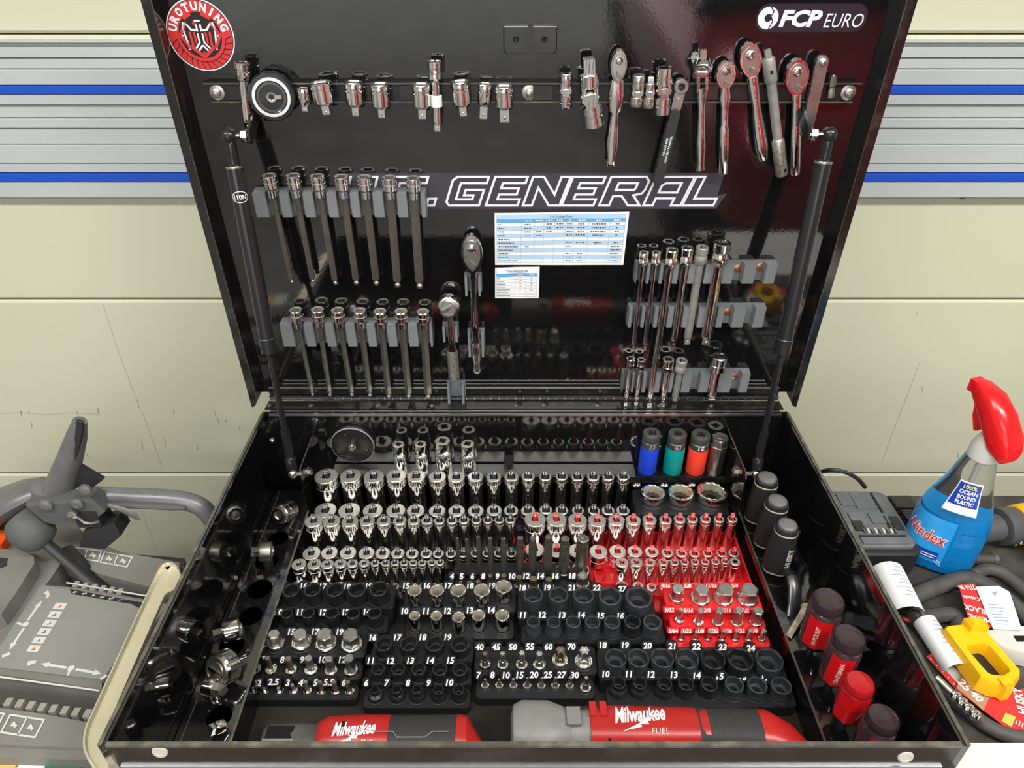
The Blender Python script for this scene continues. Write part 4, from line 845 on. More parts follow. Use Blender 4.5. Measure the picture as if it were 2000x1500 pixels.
# ================================================================ ratchets on the left plate
def upright_ratchet(label, px, py, z, face, r, thick, stub=.011, steel='chrome', lever=True, ring=False, hole=None, disc=False):
    c = atz(px, py, z); f = V(face).normalized(); t = thing('ratchet', (c.x, c.y, ZP), label, 'ratchet', 'ratchets standing in the left plate')
    MB().lathe([(r*.86, -thick/2), (r, -thick*.38), (r, thick*.38), (r*.9, thick/2), (r*.55, thick/2+.0004)], c, f, 26).build('head', steel, t)
    if disc:
        MB().lathe([(r*.88, thick/2), (r*.84, thick/2+.002), (r*.74, thick/2+.002), (r*.72, thick/2+.0006), (r*.55, thick/2+.0006), (r*.52, thick/2+.002), (r*.2, thick/2+.0022)], c, f, 30).build('selector_disc', 'dull_steel', t)
        u, v, w_ = frame(f); MB().box(c+w_*(thick/2+.003), (r*1.0, r*.22, .0022), (u, v, w_)).build('selector_bar', 'chrome', t, smooth=0)
    else:
        u, v, w_ = frame(f)
        MB().box(c+f*(thick/2+stub/2), (.0092, .0092, stub), (u, v, w_)).build('drive_square', 'satin_chrome', t, smooth=0)
        if lever: MB().lathe([(r*.5, 0), (r*.46, .002), (r*.2, .003)], c-f*(thick/2), -f, 16).build('selector', 'dull_steel', t)
    h = hole or c; h = V((h.x, h.y, 0))
    q = V((h.x, h.y, ZP-.03)); e = V((h.x, h.y, ZP-.16))
    MB().tube([c+(q-c)*.25, c+(q-c)*.6, q, e], [r*.55, r*.48, .0065, .0075], 12).build('handle', steel, t)
    return t
HP = {i: V((q[0], q[1], 0)) for i, q in enumerate(H)}
c = atz(551, 1003, ZP+.020)
d = V((-.28, -.80, .42)).normalized()
t = thing('socket_adapter', (c.x, c.y, ZP), 'stubby chrome adapter with a hex end at the back of the left plate', 'adapter')
MB().lathe([(.0135, -.024), (.0150, -.022), (.0150, .006), (.0135, .008), (.0115, .0085)], c, d, 24).build('barrel', 'satin_chrome', t)
MB().lathe(knurl(.0152, .004, 30), c-d*.006, d, 60, cap=(False, False)).build('knurled_band', 'chrome', t)
f_ = r_hex(.0060)
MB().lathe([(.0115, .008), (.0108, .0105), (lambda a: f_(a)*1.05, .0105), (f_, .0095), (f_, .003)], c, d, 24).build('hex_end', 'chrome', t)
MB().cyl(c-d*.018, V((c.x, c.y+.012, ZP)), .007, 12).build('shank', 'dull_steel', t)
upright_ratchet('dark ratchet head with a drive stub beside the chrome adapter', 519, 1077, ZP+.022, (-.9, -.2, .15), .0145, .018, steel='dull_steel', hole=HP[1])
upright_ratchet('bright chrome ratchet head with its drive stub toward the left wall', 452, 1231, ZP+.020, (-.88, -.42, .1), .0155, .022, hole=HP[4])
upright_ratchet('large round chrome ratchet head with a slotted dial', 437, 1304, ZP+.022, (-.45, -.75, .45), .0215, .020, disc=True, hole=HP[5])
upright_ratchet('small chrome ratchet head with its drive stub toward the trays', 413, 1342, ZP+.018, (.9, -.3, .12), .0115, .016, stub=.012, hole=V((HP[5].x+.004, HP[5].y-.022, 0)))
upright_ratchet('lowest chrome ratchet end near the front left corner', 428, 1420, ZP+.008, (-.5, -.6, .5), .0080, .012, stub=.006, hole=HP[6])
# ================================================================ screwdrivers on the right plate
mat('husky_black', (.016, .016, .017), .6, 0, .4, bump=(600, .2))
mat('cap_grey', (.22, .22, .215), .35, .5, .5)
mat('ring_cream', (.55, .52, .42), .5)
mat('clear_wine', (.66, .42, .52), .08, 0, .5, trans=.95, ior=1.46)
mat('clear_red', (.72, .02, .03), .12, 0, .5, trans=.5, ior=1.46)
mat('label_red', (.72, .008, .012), .35)
mat('collar_navy', (.008, .010, .03), .25, 0, .6)
def zring(c, r, lob=.0, n=24, sq_=2.0, ph=0.):
    out = []
    for i in range(n):
        a = 2*math.pi*i/n; ct, st = math.cos(a+ph), math.sin(a+ph); k = r*(1-lob*(.5-.5*math.cos(6*a)))
        x = abs(ct)**(2/sq_)*math.copysign(1, ct); y = abs(st)**(2/sq_)*math.copysign(1, st)
        xx, yy = x*math.cos(-ph)-y*math.sin(-ph), x*math.sin(-ph)+y*math.cos(-ph)
        out.append(V(c)+V((xx*k, yy*k, 0)))
    return out
for i, (cx_, cy_, bx_, by_) in enumerate(((1500, 930, 1478, 1012), (1518, 975, 1496, 1060), (1537, 1022, 1513, 1110))):
    b = atz(bx_, by_, ZP+.006); top = aty(cx_, cy_, b.y); h = top.z-b.z; r = 25*mpp(b)
    t = thing('screwdriver', (b.x, b.y, ZP-.12), ['black grip screwdriver with grey cap, rearmost of three by the strut', 'black grip screwdriver with grey cap, middle one of three', 'black grip screwdriver with grey cap and a full white brand name'][i], 'screwdriver', 'black screwdrivers on the right plate')
    P = [(0, .80), (.04, .92), (.12, 1.0), (.45, 1.0), (.72, .92), (.86, .84)]
    g = MB().loft([zring((b.x, b.y, b.z+h*s), r*k, 0, 24, 2.9, .4) for s, k in P]); g.build('grip', 'husky_black', t)
    MB().loft([zring((b.x, b.y, b.z+h*s), r*k, 0, 24, 2.5, .4) for s, k in ((.84, .845), (.86, .87), (.875, .845))], (False, False)).build('ring', 'ring_cream', t)
    MB().loft([zring((b.x, b.y, b.z+h*s), r*k, 0, 24, 2.9, .4) for s, k in ((.04, .93), (.055, .96), (.07, .955))], (False, False)).build('ring', 'ring_cream', t)
    MB().loft([zring((b.x, b.y, b.z+h*s), r*k, 0, 24, 2.3, .4) for s, k in ((.87, .83), (.94, .80), (.955, .74))]).build('neck', 'husky_black', t)
    MB().loft([zring((b.x, b.y, b.z+h*s), r*k, 0, 24, 2.1, .4) for s, k in ((.95, .70), (.985, .66), (1.0, .55), (1.005, .3))]).build('cap', 'cap_grey', t)
    MB().cyl((b.x, b.y, b.z+.002), (b.x, b.y, ZP-.12), .004, 10).build('shaft', 'dull_steel', t)
    if i > 0:
        tr = bvh([g]); nn = V((-.08, -1, 0)).normalized(); uu = V((1, -.08, 0)).normalized()
        o = V((b.x, b.y, b.z+h*.45))+nn*r+uu*r*.42
        m = MB(); text(m, 'HUSKY', o, Z_, -uu, h=r*.46, maxw=h*.60, bold=.04); press(m, tr, nn).build('brand_print', 'ring_cream', t, smooth=0)
for i, (cx_, cy_, bx_, by_, rp_) in enumerate(((1624, 1168, 1588, 1253, 33), (1664, 1240, 1625, 1325, 33), (1678, 1330, 1650, 1398, 30), (1722, 1398, 1690, 1470, 33))):
    b = atz(bx_, by_, ZP+.018); top = aty(cx_, cy_, b.y); h = top.z-b.z; r = rp_*mpp(b)
    t = thing('screwdriver', (b.x, b.y, ZP-.12), ['clear handled screwdriver with red label, nearest the black grips', 'clear handled screwdriver with red label, second of the fluted row', 'shorter red handled screwdriver between two clear ones', 'clear handled screwdriver at the front right corner of the cart'][i], 'screwdriver', 'fluted screwdrivers on the right plate')
    red = i == 2; mm = 'clear_red' if red else 'clear_wine'
    P = [(0, .55), (.05, .80), (.12, .92), (.50, 1.0), (.76, 1.0), (.80, .93), (.815, .86)]
    g = MB().loft([zring((b.x, b.y, b.z+h*s), r*k, .10, 36) for s, k in P]); g.build('handle', mm, t)
    MB().loft([zring((b.x, b.y, b.z+h*s), r*k, 0, 24) for s, k in ((.815, .84), (.83, .90), (.93, .90), (.985, .78), (1.0, .5), (1.005, .2))]).build('dome', mm, t)
    MB().lathe([(.010, -.004), (.0115, 0), (.0115, h*.04), (.0095, h*.06)], b, Z_, 20).build('collar', 'collar_navy', t)
    MB().cyl((b.x, b.y, b.z), (b.x, b.y, ZP-.12), .0048, 10).build('shaft', 'collar_navy', t)
    tr = bvh([g]); an = [-.55, -.40, -.80, -.1][i]; nn = V((math.sin(an), -math.cos(an), 0)); uu = V((math.cos(an), math.sin(an), 0))
    wl = r*.62
    grid = MB(); nx, nz = 5, 8
    for a in range(nx+1):
        for c_ in range(nz+1): grid.v.append(V((b.x, b.y, b.z))+nn*r+uu*wl*(2*a/nx-1)+Z_*(h*(.10+.64*c_/nz)))
    for a in range(nx):
        for c_ in range(nz): k = a*(nz+1)+c_; grid.f.append((k, k+nz+1, k+nz+2, k+1))
    press(grid, tr, nn, .0006).build('label_strip', 'label_red', t)
    if i < 2:
        m = MB(); text(m, '14 PCS KIT' if i == 0 else 'CRAFTSMAN', V((b.x, b.y, b.z+h*.42))+nn*r, Z_, -uu, h=wl*.42, maxw=h*.5, bold=.03); press(m, tr, nn, .0010).build('label_print', 'print_on_red', t, smooth=0)
# dark hooked wrench and a flat worn bar hanging between them
pts = [atz(x, y, z) for x, y, z in ((1524, 1118, ZP+.012), (1536, 1114, ZP+.026), (1549, 1126, ZP+.030), (1553, 1150, ZP+.022), (1551, 1180, ZP+.008), (1546, 1206, ZP-.003))]
t = thing('hooked_wrench', (pts[-1].x, pts[-1].y, ZP-.01), 'glossy black hooked wrench between the black and the clear screwdrivers', 'wrench')
MB().tube(pts, [.006, .009, .010, .010, .009, .008], 12, flat=.45, hint=Z_).build('hook', 'strut_black', t)
MB().cyl(pts[-1], pts[-1]-Z_*.10, .0045, 10).build('shaft', 'strut_black', t)
mat('worn_bar', (.20, .17, .11), .45, .7, noise=(90, (.40, .37, .30), .4, .7))
a = atz(1574, 1186, ZP+.024); b = atz(1540, 1244, ZP+.002)
t = thing('flat_bar_tool', b, 'worn flat steel bar tool leaning beside the first clear screwdriver', 'bar')
u, v, w_ = frame(b-a, Z_)
MB().box((a+b)/2, (.0075, .0035, (b-a).length), (u, v, w_)).build('blade', 'worn_bar', t, smooth=0)
MB().lathe([(.0052, -.003), (.0060, 0), (.0052, .003)], a, v, 16).build('eye_end', 'worn_bar', t)
# ================================================================ tools on the lid
G1 = lambda x, y: (300+x/3.3333, y/3.3333)
G2 = lambda x, y: (800+x/3.3333, y/3.3333)
G3 = lambda x, y: (1300+x/3.3333, y/3.3333)
G4 = lambda x, y: (400+x/3.3333, 400+y/3.3333)
G5 = lambda x, y: (900+x/3.3333, 400+y/3.3333)
# ---- magnetic rail
a, b = atl(401, 157), atl(1678, 158); c = atl(1033, 198)
wt, wb = (a-LO).dot(LW), (c-LO).dot(LW); wm = (wt+wb)/2; RD_ = PANEL+.010
t = thing('magnetic_rail', lp((a.x+b.x)/2, wb, PANEL), 'long black magnetic tool rail bolted across the upper lid', 'tool rail')
m = MB(); lbox(m, a.x+.006, b.x-.006, wb+.002, wt-.002, PANEL+.0005, PANEL+.007); m.build('channel', 'strut_black', t, smooth=0)
for w0, w1, k in ((wt-.003, wt, 0), (wb, wb+.003, .006)):
    m = MB(); lbox(m, a.x+k, b.x-k, w0, w1, PANEL+.0005, RD_); m.build('rail_edge', 'black_gloss_rim', t, smooth=0)
    m = MB(); lbox(m, a.x+k, b.x-k, w0+.0008, w1-.0008, RD_, RD_+.0004); m.build('edge_line', 'rim_edge', t, smooth=0)
for px in (424, 1034, 1657):
    p = atl(px, 178, PANEL+.007); o = LO+LU*p.x+LW*wm+LN*(PANEL+.007)
    MB().lathe([(.0092, 0), (.0092, .0012), (.0088, .0014)], o, LN, 24).build('washer', 'zinc', t)
    MB().lathe([(.0052, .0012), (.0052, .005), (.0042, .0058), (.0030, .0060), (.0028, .0085), (.001, .009)], o, LN, 6 if px == 1034 else 16).build('bolt', 'zinc', t)
for px in (462, 590, 720, 800, 935, 1060, 1200, 1320, 1395, 1560):
    p = atl(px, 178, PANEL+.007); m = MB(); lbox(m, p.x-.012, p.x+.012, wb+.004, wt-.004, PANEL+.007, PANEL+.0085); m.build('magnet', 'black_gloss_rim', t, smooth=0)
DM = PANEL+.0095
def axis(x0, y0, x1, y1, d): P, Q = atl(x0, y0, d), atl(x1, y1, d); return P, (Q-P).normalized(), (Q-P).length, mpp(P)
def adapter(label, x0, y0, x1, y1, wpx, sqpx, frac=.68, step=None, m_='chrome', group='adapters on the magnetic rail', name='socket_adapter', cat='adapter'):
    P, d, L, k = axis(x0, y0, x1, y1, DM); r = wpx*k/2; P, d, L, k = axis(x0, y0, x1, y1, DM+r); s = sqpx*k
    t = thing(name, P+d*L, label, cat, group); f = r_sq(r*1.05)
    MB().lathe([(f, .010), (f, .0006), (lambda a: f(a)*1.04, 0), (r*.93, 0), (r, .0012), (r, L*frac*.25), (r*.94, L*frac*.27), (r*.94, L*frac*.36), (r, L*frac*.38), (r, L*frac-.003), (r*.80, L*frac), (s*.62, L*frac+.0005)], P, d, N, cap=(True, True), hint=LN).build('body', m_, t)
    u, v, w_ = frame(d, LN); h = L*(1-frac)
    MB().loft([[P+d*(L*frac+z)+u*a*s/2*q+v*b*s/2*q for a, b in ((-1, -1), (1, -1), (1, 1), (-1, 1))] for z, q in ((-.001, .98), (h-.0015, .98), (h, .78))]).build('drive_square', 'satin_chrome', t, smooth=0)
    MB().sphere(P+d*(L*frac+h*.6)+LN*s*.48, s*.17, 8, 6).build('detent_ball', 'chrome', t)
    return t
def ext(label, x0, y0, x1, y1, hw, sw, hf=.16, d=None, m_='chrome', sq=True, tag_=None, group=None, sqf=.9):
    """extension bar: female head at the top, male square at the bottom"""
    d0 = DM if d is None else d
    P, a, L, k = axis(x0, y0, x1, y1, d0); r = hw*k/2; P, a, L, k = axis(x0, y0, x1, y1, d0+r); rs = sw*k/2
    t = thing('extension_bar', P+a*L, label, 'extension bar', group); f = r_sq(r*1.02); hl = L*hf
    MB().lathe([(f, .010), (f, .0006), (lambda q: f(q)*1.04, 0), (r*.92, 0), (r, .001), (r, hl*.35), (r*.93, hl*.38), (r*.93, hl*.48), (r, hl*.52), (r, hl*.85), (rs*1.02, hl)], P, a, N, hint=LN).build('head', m_, t, slots=[('hole_shade', lambda c, n, P=P, a=a, r=r: (c-P).cross(a).length < r*.55)])
    ml = min(.012, L*.1)
    MB().lathe([(rs, hl*.98), (rs*.97, hl*1.3), (rs*.97, L-ml*1.6), (rs*1.0, L-ml*1.3), (rs*.9, L-ml)], P, a, 18, hint=LN).build('shaft', m_, t)
    u, v, w_ = frame(a, LN); s = rs*2*sqf*.72
    MB().loft([[P+a*z+u*i*s/2*q+v*j*s/2*q for i, j in ((-1, -1), (1, -1), (1, 1), (-1, 1))] for z, q in ((L-ml*1.1, 1), (L-.0015, 1), (L, .8))]).build('drive_square', m_, t, smooth=0)
    MB().sphere(P+a*(L-ml*.5)+LN*s*.47, s*.18, 8, 6).build('detent_ball', 'satin_chrome', t)
    if tag_:
        z0, z1 = tag_; MB().lathe([(rs*1.0, L*z0), (rs*1.28, L*z0+.0005), (rs*1.28, L*z1-.0005), (rs, L*z1)], P, a, 14, cap=(False, False)).build('tape_wrap', 'white_print', t)
    return t
RB = 'extension bars on the magnetic rail'
ext('chrome extension bar at the left end of the magnetic rail', 473, 121, 487, 250, 29, 23, .27, group=RB)
# round black spinner disc
o = atl(532, 188, DM+.010); k = mpp(o)
t = thing('palm_ratchet', o-LW*45*k, 'round black palm ratchet with a chrome ring on the magnetic rail', 'ratchet')
ax_ = (LN+V((.16, 0, .10))).normalized(); r = 46*k
MB().lathe([(lambda a: r*(.94+.03*math.cos(14*a)), -.010), (lambda a: r*(.98+.02*math.cos(14*a)), -.006), (lambda a: r*(.98+.02*math.cos(14*a)), .004), (r*.93, .0075), (r*.80, .008)], o, ax_, 84).build('grip_wheel', 'impact_black', t)
MB().lathe([(r*.80, .0078), (r*.78, .0100), (r*.66, .0100), (r*.64, .0078)], o, ax_, 48, cap=(False, False)).build('chrome_ring', 'chrome', t)
MB().lathe([(r*.64, .0076), (r*.60, .0085), (r*.50, .0085), (r*.48, .0078), (r*.2, .0078)], o, ax_, 40).build('hub_plate', 'black_gloss_rim', t)
MB().lathe([(r*.20, .0078), (r*.20, .0092), (r*.13, .0092), (r_hex(r*.10), .0088), (r_hex(r*.09), .004)], o, ax_, 24).build('hex_screw', 'dull_steel', t)
u, v, w_ = frame(ax_, LW); MB().box(o+ax_*.0092+u*r*.28, (r*.26, r*.16, .0016), (u, v, w_)).build('lever', 'dull_steel', t, smooth=0)
adapter('tiny chrome adapter beside the palm ratchet', 592, 172, 597, 218, 26, 11, .72)
adapter('tilted wide chrome adapter, knocked askew on the rail', 625, 160, 640, 224, 42, 15, .68)
adapter('chrome adapter hanging straight, third on the rail', 690, 159, 696, 226, 36, 13, .70)
adapter('chrome adapter hanging straight, fourth on the rail', 741, 163, 747, 230, 37, 13, .70)
adapter('chrome adapter close against the taped extension bar', 822, 164, 826, 232, 35, 15, .68)
ext('chrome extension bar with a white tape wrap on the rail', 849, 119, 855, 256, 29, 18, .27, tag_=(.47, .64), group=RB)
adapter('slightly tilted chrome adapter right of the taped bar', 898, 158, 906, 227, 35, 14, .70)
adapter('narrow stepped chrome adapter left of the middle bolt', 948, 163, 944, 232, 27, 15, .62)
adapter('wide short chrome adapter nearest the middle bolt', 984, 168, 986, 238, 35, 19, .62)
def ujoint(label, x0, y0, xm, ym, x1, y1, wu, wl, male_top, m_='chrome'):
    P, a, L, k = axis(x0, y0, xm, ym, DM); r = max(wu, wl)*k/2
    P, Mi, Q = atl(x0, y0, DM+r), atl(xm, ym, DM+r), atl(x1, y1, DM+r)
    t = thing('universal_joint', Q, label, 'universal joint', 'universal joints on the magnetic rail')
    for S, wd, male, nm in ((P, wu, male_top, 'upper_yoke'), (Q, wl, False, 'lower_yoke')):
        d = (Mi-S).normalized(); L = (Mi-S).length; rr = wd*k/2; f = r_sq(rr*1.05); u, v, w_ = frame(d, LN)
        if male:
            s = rr*1.15
            y = MB().loft([[S+d*z+u*i*s/2*q+v*j*s/2*q for i, j in ((-1, -1), (1, -1), (1, 1), (-1, 1))] for z, q in ((0, .8), (.0015, 1), (L*.42, 1))])
            y.lathe([(s*.6, L*.40), (rr, L*.44), (rr, L*.72), (rr*.8, L*.76)], S, d, N)
        else:
            y = MB().lathe([(f, .010), (f, .0006), (rr*.92, 0), (rr, .001), (rr, L*.35), (rr*.95, L*.37), (rr*.95, L*.45), (rr, L*.47), (rr, L*.70), (rr*.8, L*.75)], S, d, N, hint=LN)
        yk = y.build(nm, m_, t)
        ar = u if nm == 'upper_yoke' else v
        for s_ in (-1, 1):
            br = v if nm == 'upper_yoke' else u
            MB().box(S+d*L*.88+ar*s_*rr*.62, (rr*.42, rr*1.1, L*.48), (ar, br, d)).build('fork_arm', m_, yk, smooth=0)
    MB().sphere(Mi, wl*k*.36, 12, 8).build('cross_block', 'satin_chrome', t)
    for ar in (LU, LN): MB().cyl(Mi-ar*wu*k*.46, Mi+ar*wu*k*.46, wu*k*.12, 10).build('cross_pin', 'satin_chrome', t)
    return t
ujoint('small chrome universal joint right of the middle bolt', 1106, 143, 1105, 178, 1105, 212, 24, 25, False)
ujoint('large chrome universal joint with a male square on top', 1150, 112, 1152, 190, 1161, 246, 38, 42, True)
ujoint('small dull universal joint just left of another small one', 1248, 146, 1245, 182, 1241, 208, 25, 25, False, 'satin_chrome')
ujoint('smallest dull universal joint between two others', 1271, 149, 1269, 182, 1265, 210, 20, 24, True, 'satin_chrome')
ujoint('chrome universal joint left of the black battery wrench', 1298, 131, 1296, 178, 1293, 223, 32, 31, False)
# ---- ratchets
def lratchet(label, hx, hy, ex, ey, hw, hl, prof, m_='chrome', d=None, th=11, back=False, cat='ratchet', group='ratchets on the lid', lev=True, name='ratchet', knurl_=None):
    """head centre pixel, handle end pixel, head width and length px, prof [(distance px, half width px, half thickness px)]"""
    d0 = (DM if d is None else d); P = atl(hx, hy, d0); k = mpp(P); P = atl(hx, hy, d0+th*k/2); Q = atl(ex, ey, d0+th*k/2)
    a = (Q-P).normalized(); b = LN.cross(a).normalized(); t = thing(name, Q, label, cat, group)
    poly = []
    for i in range(28):
        q = 2*math.pi*i/28; c_, s_ = math.cos(q), math.sin(q)
        tw = 1-.30*max(0, c_)**1.5
        poly.append((c_*hl/2*k, s_*hw/2*k*tw))
    MB().prism(poly, P, a, b, LN, -th*k/2, th*k/2, .0016).build('head', m_, t)
    MB().prism([(x*.78-.0*hl*k, y*.76) for x, y in poly], P, a, b, LN, th*k/2-.0002, th*k/2+.0010, .0006).build('face_plate', 'satin_chrome', t)
    r1 = hw*.20*k
    MB().lathe([(r1, 0), (r1, .0018), (r1*.75, .003), (r1*.3, .0033)], P-a*hl*.18*k+LN*(th*k/2+.0008), LN, 20).build('drive_button', 'chrome' if not back else 'impact_black', t)
    if lev: MB().prism([(-.10*hl*k, -.10*hw*k), (.02*hl*k, -.16*hw*k), (.16*hl*k, .10*hw*k), (.02*hl*k, .16*hw*k)], P+a*hl*.20*k, a, b, LN, th*k/2, th*k/2+.0035, .0008).build('selector_lever', 'dull_steel', t)
    R = []
    for s, wh, tt in prof: R.append(sring(P+a*s*k, wh*k, tt*k, 2.4, 18, (b, LN)))
    MB().loft(R).build('handle', m_, t)
    if knurl_:
        s0, s1, wh = knurl_; MB().lathe([((lambda q: wh*k*(1+.02*math.cos(26*q))), s0*k), ((lambda q: wh*k*(1+.02*math.cos(26*q))), s1*k)], P, a, 78).build('knurled_grip', 'satin_chrome', t)
    return t
GRP = 'ratchets on the magnetic rail'
lratchet('flex head chrome ratchet with a waisted handle, leftmost of the rail ratchets', 1208, 130, 1193, 325, 34, 66, [(24, 12, 5), (50, 15, 6), (82, 14, 6), (88, 8, 5), (120, 10, 5), (150, 13, 6), (180, 8, 5), (192, 10, 5), (196, 8, 4)], group=GRP)
lratchet('small chrome ratchet with a straight octagonal grip', 1417, 148, 1413, 344, 40, 56, [(22, 9, 6), (42, 12, 6), (60, 8, 5), (95, 8, 5), (102, 10, 6), (194, 10, 6), (197, 8, 5)], group=GRP)
lratchet('tallest chrome ratchet with a teardrop head and curved grip', 1466, 119, 1492, 322, 44, 72, [(30, 12, 7), (60, 11, 6), (90, 9, 6), (140, 13, 7), (175, 14, 7), (200, 10, 6), (205, 8, 5)], group=GRP)
lratchet('round head chrome ratchet beside the breaker bar', 1556, 152, 1553, 348, 48, 74, [(32, 11, 7), (50, 9, 6), (80, 9, 6), (120, 11, 6), (192, 11, 6), (197, 9, 5)], group=GRP)
# flex-head ratchet with a ball head
P = atl(1372, 132, DM+.012); k = mpp(P); Q = atl(1368, 341, DM+.008); a_ = (Q-P).normalized(); b_ = LN.cross(a_)
t = thing('ratchet', Q, 'ball headed flex ratchet with a forked neck on the rail', 'ratchet', GRP)
ax_ = (V((-.15, -.75, -.45))).normalized()
MB().lathe([(14*k, -12*k), (19*k, -8*k), (19*k, 6*k), (16*k, 11*k), (13*k, 12*k)], P, ax_, 26).build('head', 'chrome', t)
MB().lathe([(12*k, 12*k), (12*k, 14*k), (4*k, 14.5*k)], P, ax_, 24).build('dial', 'satin_chrome', t)
u, v, w_ = frame(ax_); MB().box(P+ax_*15*k, (20*k, 5*k, 4*k), (u, v, w_)).build('dial_bar', 'chrome', t, smooth=0)
MB().box(P-a_*24*k, (12*k, 18*k, 12*k), (b_, a_, LN)).build('drive_square', 'satin_chrome', t, smooth=0)
for s in (-1, 1): MB().box(P+a_*30*k+b_*s*8*k, (5*k, 28*k, 10*k), (b_, a_, LN)).build('fork_arm', 'chrome', t, smooth=0)
MB().loft([sring(P+a_*s*k, wh*k, tt*k, 2.4, 18, (b_, LN)) for s, wh, tt in ((40, 12, 6), (58, 9, 5), (80, 7, 5), (120, 8, 5), (160, 10, 6), (190, 8, 5), (208, 9, 5))]).build('handle', 'chrome', t)
# black side-battery wrench
P = atl(1330, 168, DM+.004); k = mpp(P); Q = atl(1283, 358, DM+.004); a_ = (Q-P).normalized(); b_ = LN.cross(a_); L = (Q-P).length
t = thing('battery_wrench', Q, 'black battery terminal wrench with a steel ring head', 'wrench')
MB().lathe([(r_12(7*k), -.005), (13*k, -.005), (14.5*k, -.004), (14.5*k, .004), (13*k, .005), (r_12(7*k), .005), (r_12(6.6*k), -.004)], P, LN, N, cap=(False, False)).build('ring_head', 'zinc', t)
MB().prism([(12*k, -11*k), (46*k, -10*k), (46*k, 10*k), (12*k, 11*k)], P, a_, b_, LN, -.0035, .0035, .0008).build('neck', 'zinc', t)
MB().lathe([(3.2*k, 0), (3*k, .0016)], P+a_*24*k+LN*.0035, LN, 12).build('rivet', 'satin_chrome', t)
g = MB().prism(rrect(L-40*k, 21*k, 9*k, 4, (L+44*k)/2, 0), P, a_, b_, LN, -.005, .006, .0015); g.build('grip', 'tool_rubber', t)
m = MB(); text(m, 'SIDE BATTERY', P+a_*118*k+b_*3.6*k*-1+LN*.0064, -a_*-1, -b_*-1 if False else b_, h=4.2*k, maxw=72*k, bold=.02); text(m, 'TERMINAL USE ONLY', P+a_*122*k-b_*-3.6*k*-1*-1+LN*.0064, a_, b_, h=4.2*k, maxw=80*k, bold=.02); m.build('grip_print', 'white_print', t, smooth=0)
# grey breaker bar
mat('cast_grey', (.30, .295, .275), .5, .6, noise=(70, (.40, .39, .35), .35, .7))
mat('knurled', (.52, .50, .43), .4, .85, noise=(260, (.34, .32, .26), .45, .6))
P = atl(1499, 98, DM+.010); k = mpp(P); Q = atl(1527, 342, DM+.010); a_ = (Q-P).normalized(); b_ = LN.cross(a_); L = (Q-P).length
t = thing('breaker_bar', Q, 'dull grey breaker bar with a crosshatched grip on the rail', 'breaker bar')
MB().box(P+a_*8*k, (11*k, 18*k, 11*k), (b_, a_, LN)).build('drive_square', 'cast_grey', t, smooth=0)
MB().lathe([(10*k, 14*k), (12.5*k, 18*k), (12.5*k, 58*k), (10*k, 64*k)], P, a_, 18).build('hinge_head', 'cast_grey', t)
MB().box(P+a_*40*k+LN*12*k, (5*k, 7*k, 3*k), (b_, a_, LN)).build('detent_window', 'hole_dark', t, smooth=0)
MB().cyl(P+a_*60*k, P+a_*(L-78*k), 9.5*k, 18).build('shaft', 'cast_grey', t)
MB().lathe([(10*k, L-82*k), (13*k, L-77*k), (13*k, L-3*k), (11.5*k, L)], P, a_, 20).build('crosshatched_grip', 'knurled', t)
MB().lathe([(3.5*k, 0), (3.3*k, .0006)], P+a_*(L-14*k)+LN*12.8*k-b_*-5*k, LN, 12).build('grip_hole', 'hole_dark', t)
# flat bar behind the right strut bracket
P = atl(1606, 116, DM+.006); Q = atl(1574, 258, DM+.006); a_ = (Q-P).normalized(); b_ = LN.cross(a_); k = mpp(P); L = (Q-P).length
t = thing('flat_handle_tool', Q, 'flat silver bar with rounded rivet ends near the right strut', 'hand tool')
MB().prism(rrect(L+16*k, 24*k, 11*k, 5, L/2, 0), P, a_, b_, LN, -.004, .003, .001).build('bar', 'zinc', t)
for s in (4*k, L-6*k): MB().lathe([(8*k, 0), (7.4*k, .0025), (4*k, .0042), (1*k, .0045)], P+a_*s+LN*.003, LN, 18).build('rivet_head', 'satin_chrome', t)
# small hex bit at the right end
P = atl(1628, 149, DM+.004); Q = atl(1622, 190, DM+.004); a_ = (Q-P).normalized(); k = mpp(P); L = (Q-P).length
t = thing('screw_bit', Q, 'single dark hex shank bit at the right end of the rail', 'bit')
MB().lathe([(r_hex(6*k), 0), (r_hex(6*k), L*.45), (r_hex(4.6*k), L*.5), (r_hex(4.6*k), L*.62), (r_hex(6*k), L*.68), (r_hex(6*k), L)], P, a_, 24).build('shank', 'dull_steel', t)
MB().lathe([(4*k, 0), (3*k, .002)], P, -a_, 12).build('tip', 'dull_steel', t)
